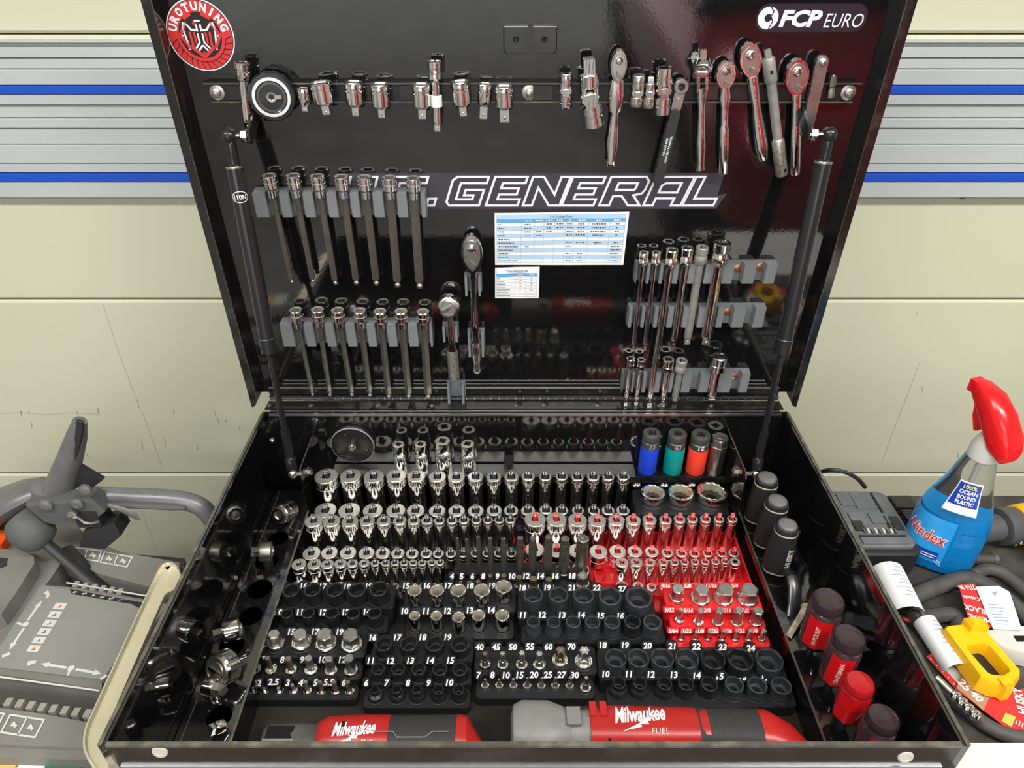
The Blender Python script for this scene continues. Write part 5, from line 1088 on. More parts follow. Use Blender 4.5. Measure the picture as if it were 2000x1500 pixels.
# ---- hex bit holders on the left
def bit_holder(label, box, tops, tips, wd, bitw, glabel, group):
    x0, y0, x1, y1 = box; a, b = atl(x0, y0), atl(x1, y1); w1, w0 = (a-LO).dot(LW), (b-LO).dot(LW)
    dc = PANEL+.014; df = PANEL+.020; xs = []
    t = thing('bit_holder', lp((a.x+b.x)/2, w0, PANEL), label, 'tool holder')
    k = mpp(a); gap = bitw*k*.62
    for (tx, ty), (qx, qy) in zip(tops, tips):
        P, Q = atl(tx, ty, dc), atl(qx, qy, dc); s = ((w0+w1)/2-(P-LO).dot(LW))/((Q-P).dot(LW)); xs.append((P+(Q-P)*s).x)
    ed = [a.x]+[v for x in xs for v in (x-gap, x+gap)]+[b.x]
    m = MB(); lbox(m, a.x, b.x, w0, w1, PANEL, PANEL+.008); m.build('back_bar', 'holder_grey', t, smooth=0)
    for i in range(0, len(ed), 2):
        m = MB(); xa, xb = ed[i], ed[i+1]
        m.prism([(w0, PANEL+.008), (w1, PANEL+.008), (w1-.001, df), (w0+.001, df)], LO, LW, LN, LU, xa, xb); m.build('finger', 'holder_grey', t, smooth=0)
    for i, ((tx, ty), (qx, qy)) in enumerate(zip(tops, tips)):
        P, Q = atl(tx, ty, dc), atl(qx, qy, dc); d = (Q-P).normalized(); L = (Q-P).length; r = wd*k/2; rb = bitw*k*(.34+.10*i/6)*.5*2*.5
        rb = bitw*k*.5*(.42+.055*i)
        e = thing('long_bit', Q, glabel(i), 'bit socket', group); f = r_sq(r*1.05)
        MB().lathe([(f, .010), (f, .0006), (r*.92, 0), (r, .001), (r, .0055), (r*.93, .006), (r*.93, .0085), (r, .009), (r, .0165), (r*.74, .0195), (r*.72, .029), (rb, .0305)], P, d, N, hint=LN).build('drive_base', 'chrome', e, slots=[('satin_top', lambda c, n: n.dot(-d) > .7)])
        MB().lathe([(r_hex(rb), .028), (r_hex(rb), L-rb*2.2), (rb*.55, L-rb*1.6), (rb*.9, L-rb*1.0), (rb*.8, L-rb*.3), (rb*.3, L)], P, d, 24, hint=LN).build('hex_shaft', 'dull_steel', e)
    return t
bit_holder('grey plastic holder with seven slots on the upper left of the lid', (500, 366, 836, 415), [(525, 342), (572, 342), (619, 343), (666, 344), (711, 345), (760, 346), (807, 347)], [(571, 553), (612, 552), (656, 556), (697, 556), (736, 557), (777, 561), (820, 563)], 29, 22, lambda i: f'long ball end hex bit, {ORD[i]} from left in the upper holder', 'long hex bits in the upper holder')
bit_holder('grey plastic holder with seven slots on the lower left of the lid', (552, 620, 848, 664), [(577, 605), (620, 604), (659, 605), (702, 606), (742, 607), (783, 607), (826, 608)], [(611, 772), (645, 773), (688, 773), (723, 774), (760, 777), (799, 777), (837, 778)], 26, 19, lambda i: f'long dark hex bit, {ORD[i]} from left in the lower holder', 'long hex bits in the lower holder')
# ---- two ratchets in grey clips
def clip(x, y0, y1, gap, label):
    a, b = atl(x, y0), atl(x, y1); k = mpp(a); w1, w0 = (a-LO).dot(LW), (b-LO).dot(LW)
    t = thing('ratchet_clip', lp(a.x, w0, PANEL), label, 'clip')
    m = MB(); lbox(m, a.x-gap*k*1.3, a.x+gap*k*1.3, w0, w1, PANEL, PANEL+.004); m.build('clip_base', 'holder_grey', t, smooth=0)
    for s in (-1, 1):
        m = MB(); lbox(m, a.x+s*gap*k-2.2*k, a.x+s*gap*k+2.2*k, w0, w1, PANEL+.004, PANEL+.020); m.build('clip_arm', 'holder_grey', t, smooth=0)
for q in ((880, 628, 655, 12, 'grey clip under the dial of the knurled ratchet'), (891, 742, 776, 14, 'grey clip at the foot of the knurled ratchet'), (924, 532, 566, 13, 'grey clip below the head of the long ratchet'), (930, 640, 684, 13, 'grey clip halfway down the long ratchet')): clip(*q)
DC = PANEL+.008
lratchet('long slim chrome ratchet clipped beside the paper chart', 922, 497, 934, 776, 44, 84, [(36, 9, 6), (60, 7, 6), (150, 8, 7), (190, 9, 7), (196, 12, 9), (204, 12, 9), (210, 9, 8), (218, 11, 9), (240, 10, 8), (262, 7, 6), (272, 10, 8), (279, 8, 6)], d=DC, th=13)
P = atl(877, 598, DC+.012); k = mpp(P); Q = atl(890, 776, DC+.008); a_ = (Q-P).normalized(); b_ = LN.cross(a_)
t = thing('ratchet', Q, 'chrome ratchet with a round dial head and a knurled grip in clips', 'ratchet', 'ratchets on the lid')
ax_ = (LN+V((-.05, 0, .12))).normalized()
MB().lathe([(20*k, -14*k), (23*k, -11*k), (23*k, 6*k), (21*k, 10*k), (19*k, 10.5*k)], P, ax_, 30).build('head', 'chrome', t)
MB().lathe([(18*k, 10*k), (18*k, 12*k), (15*k, 13*k), (14*k, 11.5*k), (4*k, 11.5*k)], P, ax_, 30).build('dial', 'satin_chrome', t)
u, v, w_ = frame((ax_+V((0, 0, 0))), LW); dr = (u*.82+v*.57).normalized()
MB().box(P+ax_*13*k, (24*k, 7*k, 4*k), (dr, ax_.cross(dr), ax_)).build('dial_bar', 'chrome', t, smooth=0)
MB().loft([sring(P+a_*s*k, wh*k, tt*k, 2.2, 18, (b_, LN)) for s, wh, tt in ((20, 7, 6), (40, 6, 5), (88, 7, 6), (100, 10, 9), (108, 11, 10))]).build('neck', 'chrome', t)
MB().lathe([(10.5*k, 104*k), (11.5*k, 108*k), (11.5*k, 174*k), (9.5*k, 178*k)], P, a_, 22).build('knurled_grip', 'knurled', t)
# ---- extension bar holders on the right
def ext_holder(label, box, slots, mags, gap=.0062):
    x0, y0, x1, y1 = box; a, b = atl(x0, y0), atl(x1, y1); w1, w0 = (a-LO).dot(LW), (b-LO).dot(LW); df = PANEL+.016; c = PANEL+.003
    t = thing('bar_holder', lp((a.x+b.x)/2, w0, PANEL), label, 'tool holder')
    m = MB(); lbox(m, a.x, b.x, w0, w1, PANEL, c); m.build('back_bar', 'holder_grey', t, smooth=0)
    xs = sorted(atl(x, (y0+y1)/2, df).x for x in slots); ed = [a.x]
    for x in xs: ed += [x-gap, x+gap]
    ed.append(b.x)
    for i in range(0, len(ed), 2):
        xa, xb = ed[i], ed[i+1]
        if xb-xa < .0015: continue
        m = MB(); m.prism([(xa, c), (xb, c), (xb-.0012, df), (xa+.0012, df)], LO, LU, LN, LW, w0, w1); m.build('finger', 'holder_grey', t, smooth=0)
    for mx, my in mags:
        p = atl(mx, my, c); MB().lathe([(.0062, 0), (.0062, .0012), (.0055, .0016)], p, LN, 20).build('magnet', 'copper', t)
ext_holder('grey slotted bar holder with two copper magnets on the lid', (1240, 507, 1506, 544), [1255, 1280, 1306, 1336, 1368, 1404, 1444, 1487], [(1441, 524), (1485, 521)])
ext_holder('grey slotted bar holder in the middle of three on the lid', (1226, 591, 1484, 629), [1245, 1270, 1296, 1326, 1356, 1393, 1424, 1466], [(1421, 609)])
ext_holder('lowest grey slotted bar holder just above the hinge', (1214, 719, 1454, 755), [1227, 1248, 1272, 1300, 1325, 1360, 1396, 1440], [(1434, 735)])
DE = PANEL+.0045; EG = 'long extension bars in the grey holders'
ext('slimmest long chrome extension bar, leftmost in the grey holders', 1258, 493, 1236, 683, 19, 11, .125, DE, group=EG)
ext('second slim long chrome extension bar in the grey holders', 1282, 493, 1258, 684, 19, 11, .12, DE, group=EG)
ext('longest chrome extension bar reaching the lowest grey holder', 1313, 487, 1268, 787, 25, 16, .10, DE, group=EG)
ext('chrome extension bar between the longest bar and the dull bar', 1343, 483, 1314, 676, 25, 15, .17, DE, group=EG)
ext('dull grey impact extension bar in the grey holders', 1372, 482, 1341, 671, 25, 17, .17, DE, 'cast_grey', group=EG)
ext('thickest long chrome extension bar, rightmost in the grey holders', 1411, 473, 1376, 671, 34, 24, .21, DE, group=EG)
SG = 'short extension bars in the lowest holder'
ext('short slim chrome bar, leftmost in the lowest holder', 1232, 700, 1222, 783, 17, 10, .24, DE, group=SG)
ext('short slim chrome bar, second in the lowest holder', 1253, 702, 1242, 785, 17, 10, .24, DE, group=SG)
ext('short chrome bar right of the longest bar in the lowest holder', 1306, 701, 1294, 786, 23, 14, .30, DE, group=SG)
ext('short dull grey bar in the lowest holder', 1332, 703, 1317, 782, 22, 14, .30, DE, 'cast_grey', group=SG)
ext('short thick chrome bar, rightmost in the lowest holder', 1406, 695, 1388, 782, 31, 19, .34, DE, group=SG)
# ================================================================ stickers and papers on the lid
mat('sticker_red', (.60, .030, .028), .35); mat('sticker_black', (.012, .012, .014), .35); mat('sticker_grey', (.050, .046, .060), .3)
mat('sticker_dark', (.030, .026, .036), .25); mat('decal_white', (.78, .79, .84), .4); mat('outline_grey', (.026, .018, .026), .3)
mat('paper', (.80, .82, .82), .7); mat('paper_blue', (.42, .62, .80), .7); mat('paper_band', (.10, .36, .66), .7); mat('ink', (.06, .07, .09), .7); mat('ink_soft', (.28, .34, .40), .7)
def lo(x, y, h=.0004): return atl(x, y, PANEL)+LN*h
def lpl(poly, o, h, name, m, par): return MB().plate(poly, o, LU, LW, LN, h).build(name, m, par, smooth=0)
# block lettering
o = lo(1000, 372); k = mpp(o)
t = thing('name_decal', lo(1040, 407), 'long grey decal with outlined slanted block letters across the lid', 'sticker')
L_ = {'E': [[(0, 0), (1, 0), (1, .22), (.3, .22), (.3, .39), (.85, .39), (.85, .6), (.3, .6), (.3, .78), (1, .78), (1, 1), (0, 1)]],
      'N': [[(0, 0), (.27, 0), (.27, .62), (.78, 0), (1.1, 0), (1.1, 1), (.83, 1), (.83, .38), (.32, 1), (0, 1)]],
      'R': [[(0, 0), (.27, 0), (.27, .33), (.5, .33), (.78, 0), (1.1, 0), (.8, .36), (1, .42), (1.05, .55), (1.05, .85), (.93, 1), (0, 1)], [(.27, .55), (.76, .55), (.78, .6), (.78, .78), (.27, .78)]],
      'A': [[(0, 0), (.27, 0), (.27, .25), (.8, .25), (.8, 0), (1.08, 0), (1.08, 1), (.25, 1), (0, .78)], [(.27, .46), (.8, .46), (.8, .78), (.36, .78), (.27, .7)]],
      'L': [[(0, 0), (1, 0), (1, .24), (.28, .24), (.28, 1), (0, 1)]],
      'G': [[(.12, 0), (1.08, 0), (1.08, .55), (.5, .55), (.5, .36), (.8, .36), (.8, .22), (.28, .22), (.28, .78), (1.1, .78), (1.1, 1), (.12, 1), (0, .88), (0, .12)]],
      'U': [[(0, .12), (.12, 0), (.95, 0), (1.05, .12), (1.05, 1), (.78, 1), (.78, .22), (.28, .22), (.28, 1), (0, 1)]],
      'S': [[(0, 0), (.95, 0), (1.05, .1), (1.05, .5), (.95, .6), (.28, .6), (.28, .78), (1.05, .78), (1.05, 1), (.1, 1), (0, .9), (0, .48), (.1, .38), (.78, .38), (.78, .22), (0, .22)]],
      '.': [[(0, 0), (.26, 0), (.26, .24), (0, .24)]]}
y0 = (lo(1000, 401)-LO).dot(LW); y1 = (lo(1000, 345)-LO).dot(LW); HT = y1-y0
def lx(x): return lo(x, 401).x
pa = MB(); xa, xb = lx(652), lx(1398); pd = HT*.12
pa.prism([(xa-pd, y0-pd), (xb+HT*.02, y0-pd), (xb+HT*.30, y0+HT*.42), (xb+HT*.0, y0+HT*.36), (xb+HT*.10, y0+HT+pd), (xa+HT*.30, y0+HT+pd)], LO, LU, LW, LN, PANEL, PANEL+.0003); pa.build('backing', 'sticker_grey', t, smooth=0)
for ch, x, sx in (('U', 655, 1.15), ('.', 738, 1), ('S', 752, 1.15), ('.', 833, 1), ('G', 870, 1.06), ('E', 949, 1.08), ('N', 1021, 1.14), ('E', 1097, 1.08), ('R', 1170, 1.26), ('A', 1256, 1.18), ('L', 1332, 1.06)):
    m = MB(); f = MB()
    for j, poly in enumerate(L_[ch]):
        q = [(lx(x)+(a*sx+.34*b)*HT, y0+b*HT) for a, b in poly]
        stroke(m, q, LO+LN*(PANEL+.0006), LU, LW, HT*.075, True)
    le = m.build('letter_outline', 'decal_white', t, smooth=0)
# FCP EURO decal
o = lo(1584, 34); k = mpp(o); t = thing('shop_decal', lo(1584, 58), 'white shop logo decal with a brake disc at the upper right of the lid', 'sticker')
MB().prism(rrect(216*k, 50*k, 22*k, 6), lo(1585, 35, 0), LU, LW, LN, 0, .0003).build('backing', 'outline_grey', t, smooth=0)
c = lo(1500, 35, .0006); cx_ = MB(); ring = []
for r_ in (20*k, 7*k): ring.append([c+LU*math.cos(q*math.pi/16)*r_+LW*math.sin(q*math.pi/16)*r_ for q in range(32)])
cx_.loft(ring, (False, False)); cx_.build('disc_mark', 'decal_white', t, smooth=0)
m = MB(); stroke(m, [(2*k, 20*k), (9*k, 11*k), (5*k, 3*k), (10*k, -6*k), (4*k, -20*k)], c+LN*.0003, LU, LW, 2.0*k); m.build('disc_crack', 'sticker_black', t, smooth=0)
m = MB(); text(m, 'FCP', lo(1564, 36, .0006), LU, LW, h=31*k, wid=82*k, bold=.045, shear=.18); m.build('lettering', 'decal_white', t, smooth=0)
m = MB(); text(m, 'EURO', lo(1648, 40, .0006), LU, LW, h=25*k, wid=76*k, bold=-.004, shear=.18); m.build('lettering', 'decal_white', t, smooth=0)
# round emblem
c = lo(392, 69, 0); k = mpp(c); r = 65*k; t = thing('round_sticker', c-LW*r, 'round red and black eagle sticker at the upper left of the lid', 'sticker')
def dsc(r_, h, m, name='disc'): return MB().prism(ngon(r_, 56), c, LU, LW, LN, 0, h).build(name, m, t, smooth=0)
dsc(r, .0003, 'decal_white', 'rim'); dsc(r*.965, .0005, 'sticker_black', 'border'); dsc(r*.945, .0007, 'sticker_red', 'red_field'); dsc(r*.63, .0009, 'sticker_black', 'centre')
for i, ch in enumerate('UROTUNING'):
    a = math.radians(164-148*i/8); d = LU*math.cos(a)+LW*math.sin(a); u = LU*math.sin(a)-LW*math.cos(a)
    m = MB(); text(m, ch, c+d*r*.79+LN*.0011, u, d, h=r*.25, maxw=r*.20, bold=.05); m.build('letter', 'decal_white', t, smooth=0)
m = MB(); S = lambda pts, wd, h=.0012, close=False, mb=None: stroke(mb or m, [(x*r, y*r) for x, y in pts], c+LN*h, LU, LW, wd*r, close)
rd = MB()
for s in (-1, 1):
    S([(s*.60, 0), (s*.36, .36)], .09, mb=rd); S([(s*.60, 0), (s*.36, -.36)], .09, mb=rd); S([(s*.40, .46), (s*.16, .60)], .10, mb=rd)
    S([(s*.30, .10), (s*.28, -.30)], .07, mb=rd); S([(s*.17, .10), (s*.17, -.22)], .06, mb=rd)
S([(-.36, -.30), (0, -.60), (.36, -.30)], .09, mb=rd); S([(-.06, .36), (-.14, .30)], .10, mb=rd); S([(0, -.44), (.001, -.52)], .07, mb=rd)
rd.build('eagle_red', 'sticker_red', t, smooth=0)
for s in (-1, 1):
    S([(s*.40, -.40), (s*.48, .20), (s*.44, .34), (s*.34, .30), (s*.24, .16), (s*.06, .14), (s*.06, .30)], .055)
    S([(s*.07, .06), (s*.07, -.20), (s*.22, -.36)], .05); S([(0, -.27), (s*.14, -.42)], .05); S([(s*.52, .02), (s*.55, -.02)], .05)
S([(-.10, .40), (.08, .40)], .05)
m.build('eagle_white', 'decal_white', t, smooth=0)
bl = MB()
for q in range(15):
    a = math.radians(188+164*q/14); S([(math.cos(a)*.72, math.sin(a)*.72), (math.cos(a+.12)*.93, math.sin(a+.12)*.93)], .025, mb=bl, h=.0010)
S([(math.cos(math.radians(a))*.74, math.sin(math.radians(a))*.74) for a in range(186, 356, 8)], .02, mb=bl, h=.0010)
bl.build('wreath_lines', 'sticker_black', t, smooth=0)
# paper charts
def chart(name, corners, label, title, cols, rows, marks, band, th):
    P = [lo(x, y, .0012) for x, y in corners]; t = thing(name, P[3], label, 'paper')
    def pt(u, v, h=0):
        a = P[0].lerp(P[1], u); b = P[3].lerp(P[2], u); return a.lerp(b, v)+LN*(h+.0010*math.sin(u*9)*math.sin(v*3+.4))
    def grid(u0, u1, v0, v1, h, nm, m_, nu=16, nv=4):
        mb = MB(); mb.v = [pt(u0+(u1-u0)*i/nu, v0+(v1-v0)*j/nv, h) for i in range(nu+1) for j in range(nv+1)]
        mb.f = [(i*(nv+1)+j, i*(nv+1)+j+1, (i+1)*(nv+1)+j+1, (i+1)*(nv+1)+j) for i in range(nu) for j in range(nv)]; return mb.build(nm, m_, t)
    grid(0, 1, 0, 1, 0, 'sheet', 'paper')
    u0, u1, va, vb, vc = band
    if title[1]: grid(u0, u1, .035, va, .0002, 'title_band', 'paper_blue')
    grid(u0, u1, va, vb, .0002, 'header_band', 'paper_band')
    n = rows
    for i in range(n):
        if title[1] and i % 2: grid(u0, u1, vb+(vc-vb)*i/n, vb+(vc-vb)*(i+1)/n, .0002, 'row_band', 'paper_blue')
    mb = MB()
    def line(a, b, wd):
        A, B = pt(*a, .0004), pt(*b, .0004); d = (B-A).normalized(); q = LN.cross(d)*wd/2
        n_ = 10; pr = [pt(a[0]+(b[0]-a[0])*i/n_, a[1]+(b[1]-a[1])*i/n_, .0004) for i in range(n_+1)]
        for p_, q_ in zip(pr, pr[1:]): mb.quad(p_+q, q_+q, q_-q, p_-q)
    for i in range(n+1): line((u0, vb+(vc-vb)*i/n), (u1, vb+(vc-vb)*i/n), .0003)
    for c_ in cols: line((c_, vb), (c_, vc), .0003)
    for e in (u0, u1): line((e, .035), (e, vc), .0003)
    mb.build('grid_lines', 'ink_soft', t, smooth=0)
    uu = (P[1]-P[0]).normalized(); vv = LW; mm = MB(); wm = MB()
    text(mm, title[0], pt((u0+u1)/2, (va+.035)/2, .0016), uu, vv, h=th, bold=.0)
    rnd = random.Random(3); ce = [u0]+list(cols)+[u1]
    for ci, ri, ln in marks:                             # unreadable entries: short dashes
        cu = (ce[ci]+ce[ci+1])/2 if ci else u0+.012+ln/2; v_ = vb+(vc-vb)*(ri+.5)/n if ri >= 0 else (va+vb)/2
        x = cu-ln/2
        while x < cu+ln/2-.004:
            w_ = min(rnd.uniform(.010, .030)*.6, cu+ln/2-x); hh = (vc-vb)/n*.13
            (mm if ri >= 0 else wm).quad(pt(x, v_-hh, .0005), pt(x, v_+hh, .0005), pt(x+w_, v_+hh, .0005), pt(x+w_, v_-hh, .0005)); x += w_+.006
    mm.build('entries', 'ink', t, smooth=0); wm.build('headings', 'paper', t, smooth=0)
oil = [(0, r_, l_) for r_, l_ in enumerate((.02, .045, .05, .055, .085, .12, .155, .11, .075, .075, .155))]+[(c_, -1, .05) for c_ in (1, 2, 3, 4, 6, 7)]+[(8, -1, .06), (5, -1, .02)]
oil += [(c_, r_, l_) for c_, r_, l_ in ((1, 0, .05), (3, 0, .04), (4, 0, .05), (5, 0, .045), (6, 0, .05), (7, 0, .11), (8, 0, .025), (1, 1, .055), (3, 1, .04), (4, 1, .05), (5, 1, .045), (6, 1, .06), (7, 1, .11), (8, 1, .02), (1, 2, .05), (2, 2, .04), (3, 2, .04), (5, 2, .045), (6, 2, .05), (7, 2, .12), (8, 2, .03), (1, 3, .035), (2, 3, .04), (5, 3, .045), (6, 3, .08), (7, 3, .09), (8, 3, .03), (5, 5, .045), (6, 5, .07), (7, 5, .06), (8, 5, .035), (1, 6, .035), (5, 6, .04), (8, 6, .07), (8, 7, .07), (5, 8, .04), (6, 8, .035), (8, 8, .07), (5, 9, .04), (6, 9, .04), (8, 9, .06), (5, 10, .04), (6, 10, .04), (8, 10, .08))]
chart('oil_chart', [(966, 415), (1229, 412), (1217, 517), (967, 517)], 'wide blue and white printed oil change table stuck to the lid', ('Oil Change Data', True), [.20, .30, .37, .45, .53, .60, .705, .865], 11, oil, (.015, .978, .12, .18, .945), .0042)
tp = [(0, r_, l_) for r_, l_ in enumerate((.07, .15, .19, .20, .30, .26, .30))]+[(1, -1, .12), (2, -1, .10)]+[(c_, r_, .035) for r_ in range(5) for c_ in (1, 2)]
chart('tire_chart', [(967, 522), (1054, 520), (1052, 582), (967, 582)], 'small printed tire pressure table below the oil change table', ('Tire Pressure', False), [.45, .70], 7, tp, (.03, .95, .19, .29, .94), .0040)
# ================================================================ snow blower controls left of the cart
mat('console_grey', (.150, .145, .128), .55, 0, .4, noise=(9, (.20, .195, .175), .35, .7), bump=(500, .10))
mat('decal_grey', (.225, .230, .210), .4, noise=(6, (.19, .195, .18), .4, .7))
mat('trough_dark', (.035, .036, .038), .55); mat('tube_grey', (.145, .145, .150), .38, .3, .5, noise=(30, (.18, .18, .185), .4, .7))
mat('knob_grey', (.085, .088, .090), .6); mat('lever_black', (.022, .022, .024), .45); mat('decal_print', (.55, .56, .52), .5); mat('orange_paint', (.80, .10, .015), .4)
mat('tooth_grey', (.26, .25, .21), .6)
CZT = .862
sb = thing('snow_blower', (-.70, .60, 0), 'dark grey snow blower control console standing left of the tool cart', 'snow blower')
def slab(px, z0, z1, name, m, par=sb, bev=.002):
    top = [atz(x, y, z1) for x, y in px]; cx_ = sum(p.x for p in top)/len(top); cy_ = sum(p.y for p in top)/len(top)
    for p in top: p.x = min(p.x, -.415)
    ring = lambda z, k: [V((cx_+(p.x-cx_)*k, cy_+(p.y-cy_)*k, z)) for p in top]
    R = [ring(z0, 1), ring(z1-bev, 1), ring(z1, 1-bev*6)] if bev else [ring(z0, 1), ring(z1, 1)]
    if (top[1]-top[0]).cross(top[2]-top[1]).z < 0: R = [list(reversed(q)) for q in R]
    return MB().loft(R).build(name, m, par)
slab([(-160, 1030), (-20, 985), (70, 985), (130, 1005), (180, 1055), (240, 1078), (352, 1098), (352, 1160), (300, 1148), (190, 1120), (165, 1105), (120, 1098), (100, 1128), (60, 1180), (20, 1260), (-160, 1260)], .76, CZT, 'rear_deck', 'console_grey')
slab([(70, 1140), (140, 1146), (300, 1172), (330, 1180), (270, 1260), (200, 1332), (200, 1348), (0, 1318), (-160, 1300), (-160, 1240), (20, 1230)], .76, CZT-.001, 'centre_deck', 'console_grey')
slab([(-160, 1372), (0, 1382), (90, 1395), (180, 1412), (180, 1462), (-160, 1448)], .76, CZT, 'front_deck', 'console_grey')
slab([(-160, 1448), (180, 1462), (180, 1484), (-160, 1476)], .74, CZT-.006, 'front_skirt', 'console_grey')
slab([(-160, 1050), (360, 1090), (360, 1480), (-160, 1480)], .70, .790, 'tray_under', 'trough_dark', bev=0)
for a, b in (((130, 1138), (300, 1166)), ((0, 1322), (195, 1349))):
    p, q = atz(*a, CZT), atz(*b, CZT); p.x = min(p.x, -.42); q.x = min(q.x, -.42); MB().tube([p, q], .0012, 6).build('slot_edge', 'decal_print', sb)
for i in range(6):
    p = atz(152+i*17, 1146+i*3.0, CZT-.006); MB().box(p, (.007, .010, .014)).build('gate_tooth', 'tooth_grey', sb, smooth=0)
for i in range(8):
    p = atz(20+i*22, 1377+i*3.2, CZT-.006); MB().box(p, (.008, .010, .014)).build('gate_tooth', 'tooth_grey', sb, smooth=0)
# decal panel with printed symbols
def zpoly(px, h): return [atz(x, y, CZT+h) for x, y in px]
dp = [(78, 1143), (136, 1150), (296, 1176), (262, 1240), (200, 1328), (20, 1306), (-40, 1300), (0, 1262), (42, 1198)]
P = zpoly(dp, .0006); 
if (P[1]-P[0]).cross(P[2]-P[1]).z < 0: P = P[::-1]
de = MB().add(P, [tuple(range(len(P)))]).build('decal_panel', 'decal_grey', sb, smooth=0)
def zstroke(px, wd, nm='print_line', m='decal_print', h=.0010, close=False):
    q = [atz(x, y, CZT+h) for x, y in px]; mb = MB(); stroke(mb, [(p.x, p.y) for p in q], V((0, 0, CZT+h)), X_, Y_, wd, close); return mb.build(nm, m, de, smooth=0)
def arrow(a, b, wd=.0035):
    p, q = atz(*a, CZT+.001), atz(*b, CZT+.001); d = (q-p).normalized(); n = V((-d.y, d.x, 0)); hd = .011
    MB().add([p+n*wd/2, p-n*wd/2, q-d*hd-n*wd/2, q-d*hd-n*wd*1.15, q, q-d*hd+n*wd*1.15, q-d*hd+n*wd/2], [(0, 1, 2, 3, 4, 5, 6)]).build('arrow', 'decal_print', de, smooth=0)
arrow((54, 1212), (82, 1172)); arrow((47, 1226), (18, 1270)); arrow((130, 1304), (80, 1296)); arrow((148, 1307), (198, 1316))
for x, y in ((50, 1219), (139, 1305)): MB().lathe([(.0042, 0), (.0042, .0003)], atz(x, y, CZT+.0008), Z_, 14).build('pivot_dot', 'decal_print', de)
zstroke([(34, 1216), (43, 1220)], .003); zstroke([(136, 1310), (132, 1320)], .003)
zstroke([(86, 1160), (92, 1156), (94, 1164), (90, 1168)], .004); zstroke([(4, 1282), (14, 1278), (20, 1276)], .005); zstroke([(56, 1300), (58, 1294), (70, 1293)], .005); zstroke([(196, 1326), (204, 1322), (208, 1318)], .004)
for i in range(6):
    a = (100-(i)*10.2+15, 1183+i*16.6); w_ = 26; h_ = 13
    px = [(a[0]-13, a[1]+6), (a[0]+9, a[1]+8), (a[0]+17, a[1]-5), (a[0]-5, a[1]-6)]
    Pq = zpoly(px, .0009); Pq = Pq if (Pq[1]-Pq[0]).cross(Pq[2]-Pq[1]).z > 0 else Pq[::-1]
    MB().add(Pq, [(0, 1, 2, 3)]).build('symbol_tile', 'decal_print', de, smooth=0)
    red = i in (0, 5); zstroke([(a[0]-3, a[1]+3), (a[0]+3, a[1]+2), (a[0]+4, a[1]-2)], .0016, 'symbol', 'sticker_red' if red else 'knob_grey', .0012)
gp = zpoly([(136, 1150), (296, 1180), (290, 1192), (268, 1186), (258, 1180), (140, 1160)], .0008)
gp = gp if (gp[1]-gp[0]).cross(gp[2]-gp[1]).z > 0 else gp[::-1]
MB().add(gp, [tuple(range(6))]).build('number_strip', 'lever_black', de, smooth=0)
for i, ch in enumerate('654321'):
    p = atz(147+i*17.6, 1156.5+i*3.0, CZT+.0012); m = MB(); text(m, ch, p, V((.15, -1, 0)).normalized(), V((1, .15, 0)).normalized(), h=.0062, bold=.02); m.build('gear_number', 'decal_print', de, smooth=0)
def icons(px, dv):
    zstroke(px, .0022, 'icon_frame', close=True); a = tuple((px[1][i]+px[0][i])/2 for i in (0, 1)); b = tuple((px[2][i]+px[3][i])/2 for i in (0, 1)); zstroke([a, b], .002)
    for s in (.25, .75):
        c = [px[0][i]*(1-s)+px[1][i]*s+(px[3][i]-px[0][i])*.5 for i in (0, 1)]
        zstroke([(c[0]-6, c[1]+3), (c[0]-1, c[1]-3), (c[0]+2, c[1]+3), (c[0]+5, c[1])], .0032, 'icon'); 
icons([(143, 1069), (198, 1076), (192, 1096), (138, 1088)], 0); icons([(204, 1078), (258, 1088), (248, 1107), (196, 1098)], 0)
icons([(20, 1396), (86, 1406), (68, 1440), (2, 1430)], 0); icons([(-60, 1386), (8, 1394), (-10, 1428), (-80, 1420)], 0)
# boxy housing at the far left
slab([(-60, 1068), (38, 1073), (66, 1086), (68, 1100), (30, 1160), (2, 1200), (-60, 1230)], .80, .885, 'lamp_housing', 'console_grey')
slab([(-60, 1084), (14, 1090), (12, 1104), (-60, 1130)], .884, .8865, 'lamp_window', 'lever_black', bev=0)
slab([(-60, 1030), (8, 1036), (18, 1042), (2, 1064), (-60, 1060)], .86, .878, 'orange_guard', 'orange_paint')
# shift lever
kc = atz(66, 1040, .925); k = mpp(kc); e = atz(205, 1160, .84)
ku = (e-kc).normalized(); kn = MB(); 
kn.lathe([(8*k, -46*k), (26*k, -42*k), (36*k, -30*k), (39*k, -12*k), (37*k, 8*k), (30*k, 24*k), (17*k, 32*k), (12*k, 34*k)], kc, ku, 28); kn.build('shift_knob', 'knob_grey', sb)
MB().tube([kc+ku*30*k, kc.lerp(e, .55), e], [11*k, 11*k, 15*k], 12, flat=.6).build('shift_lever', 'lever_black', sb)
MB().tube([atz(128, 1072, .88), atz(150, 1098, .872), atz(172, 1128, .852)], [14*k, 16*k, 16*k], 12, flat=.6).build('lever_boot', 'lever_black', sb)
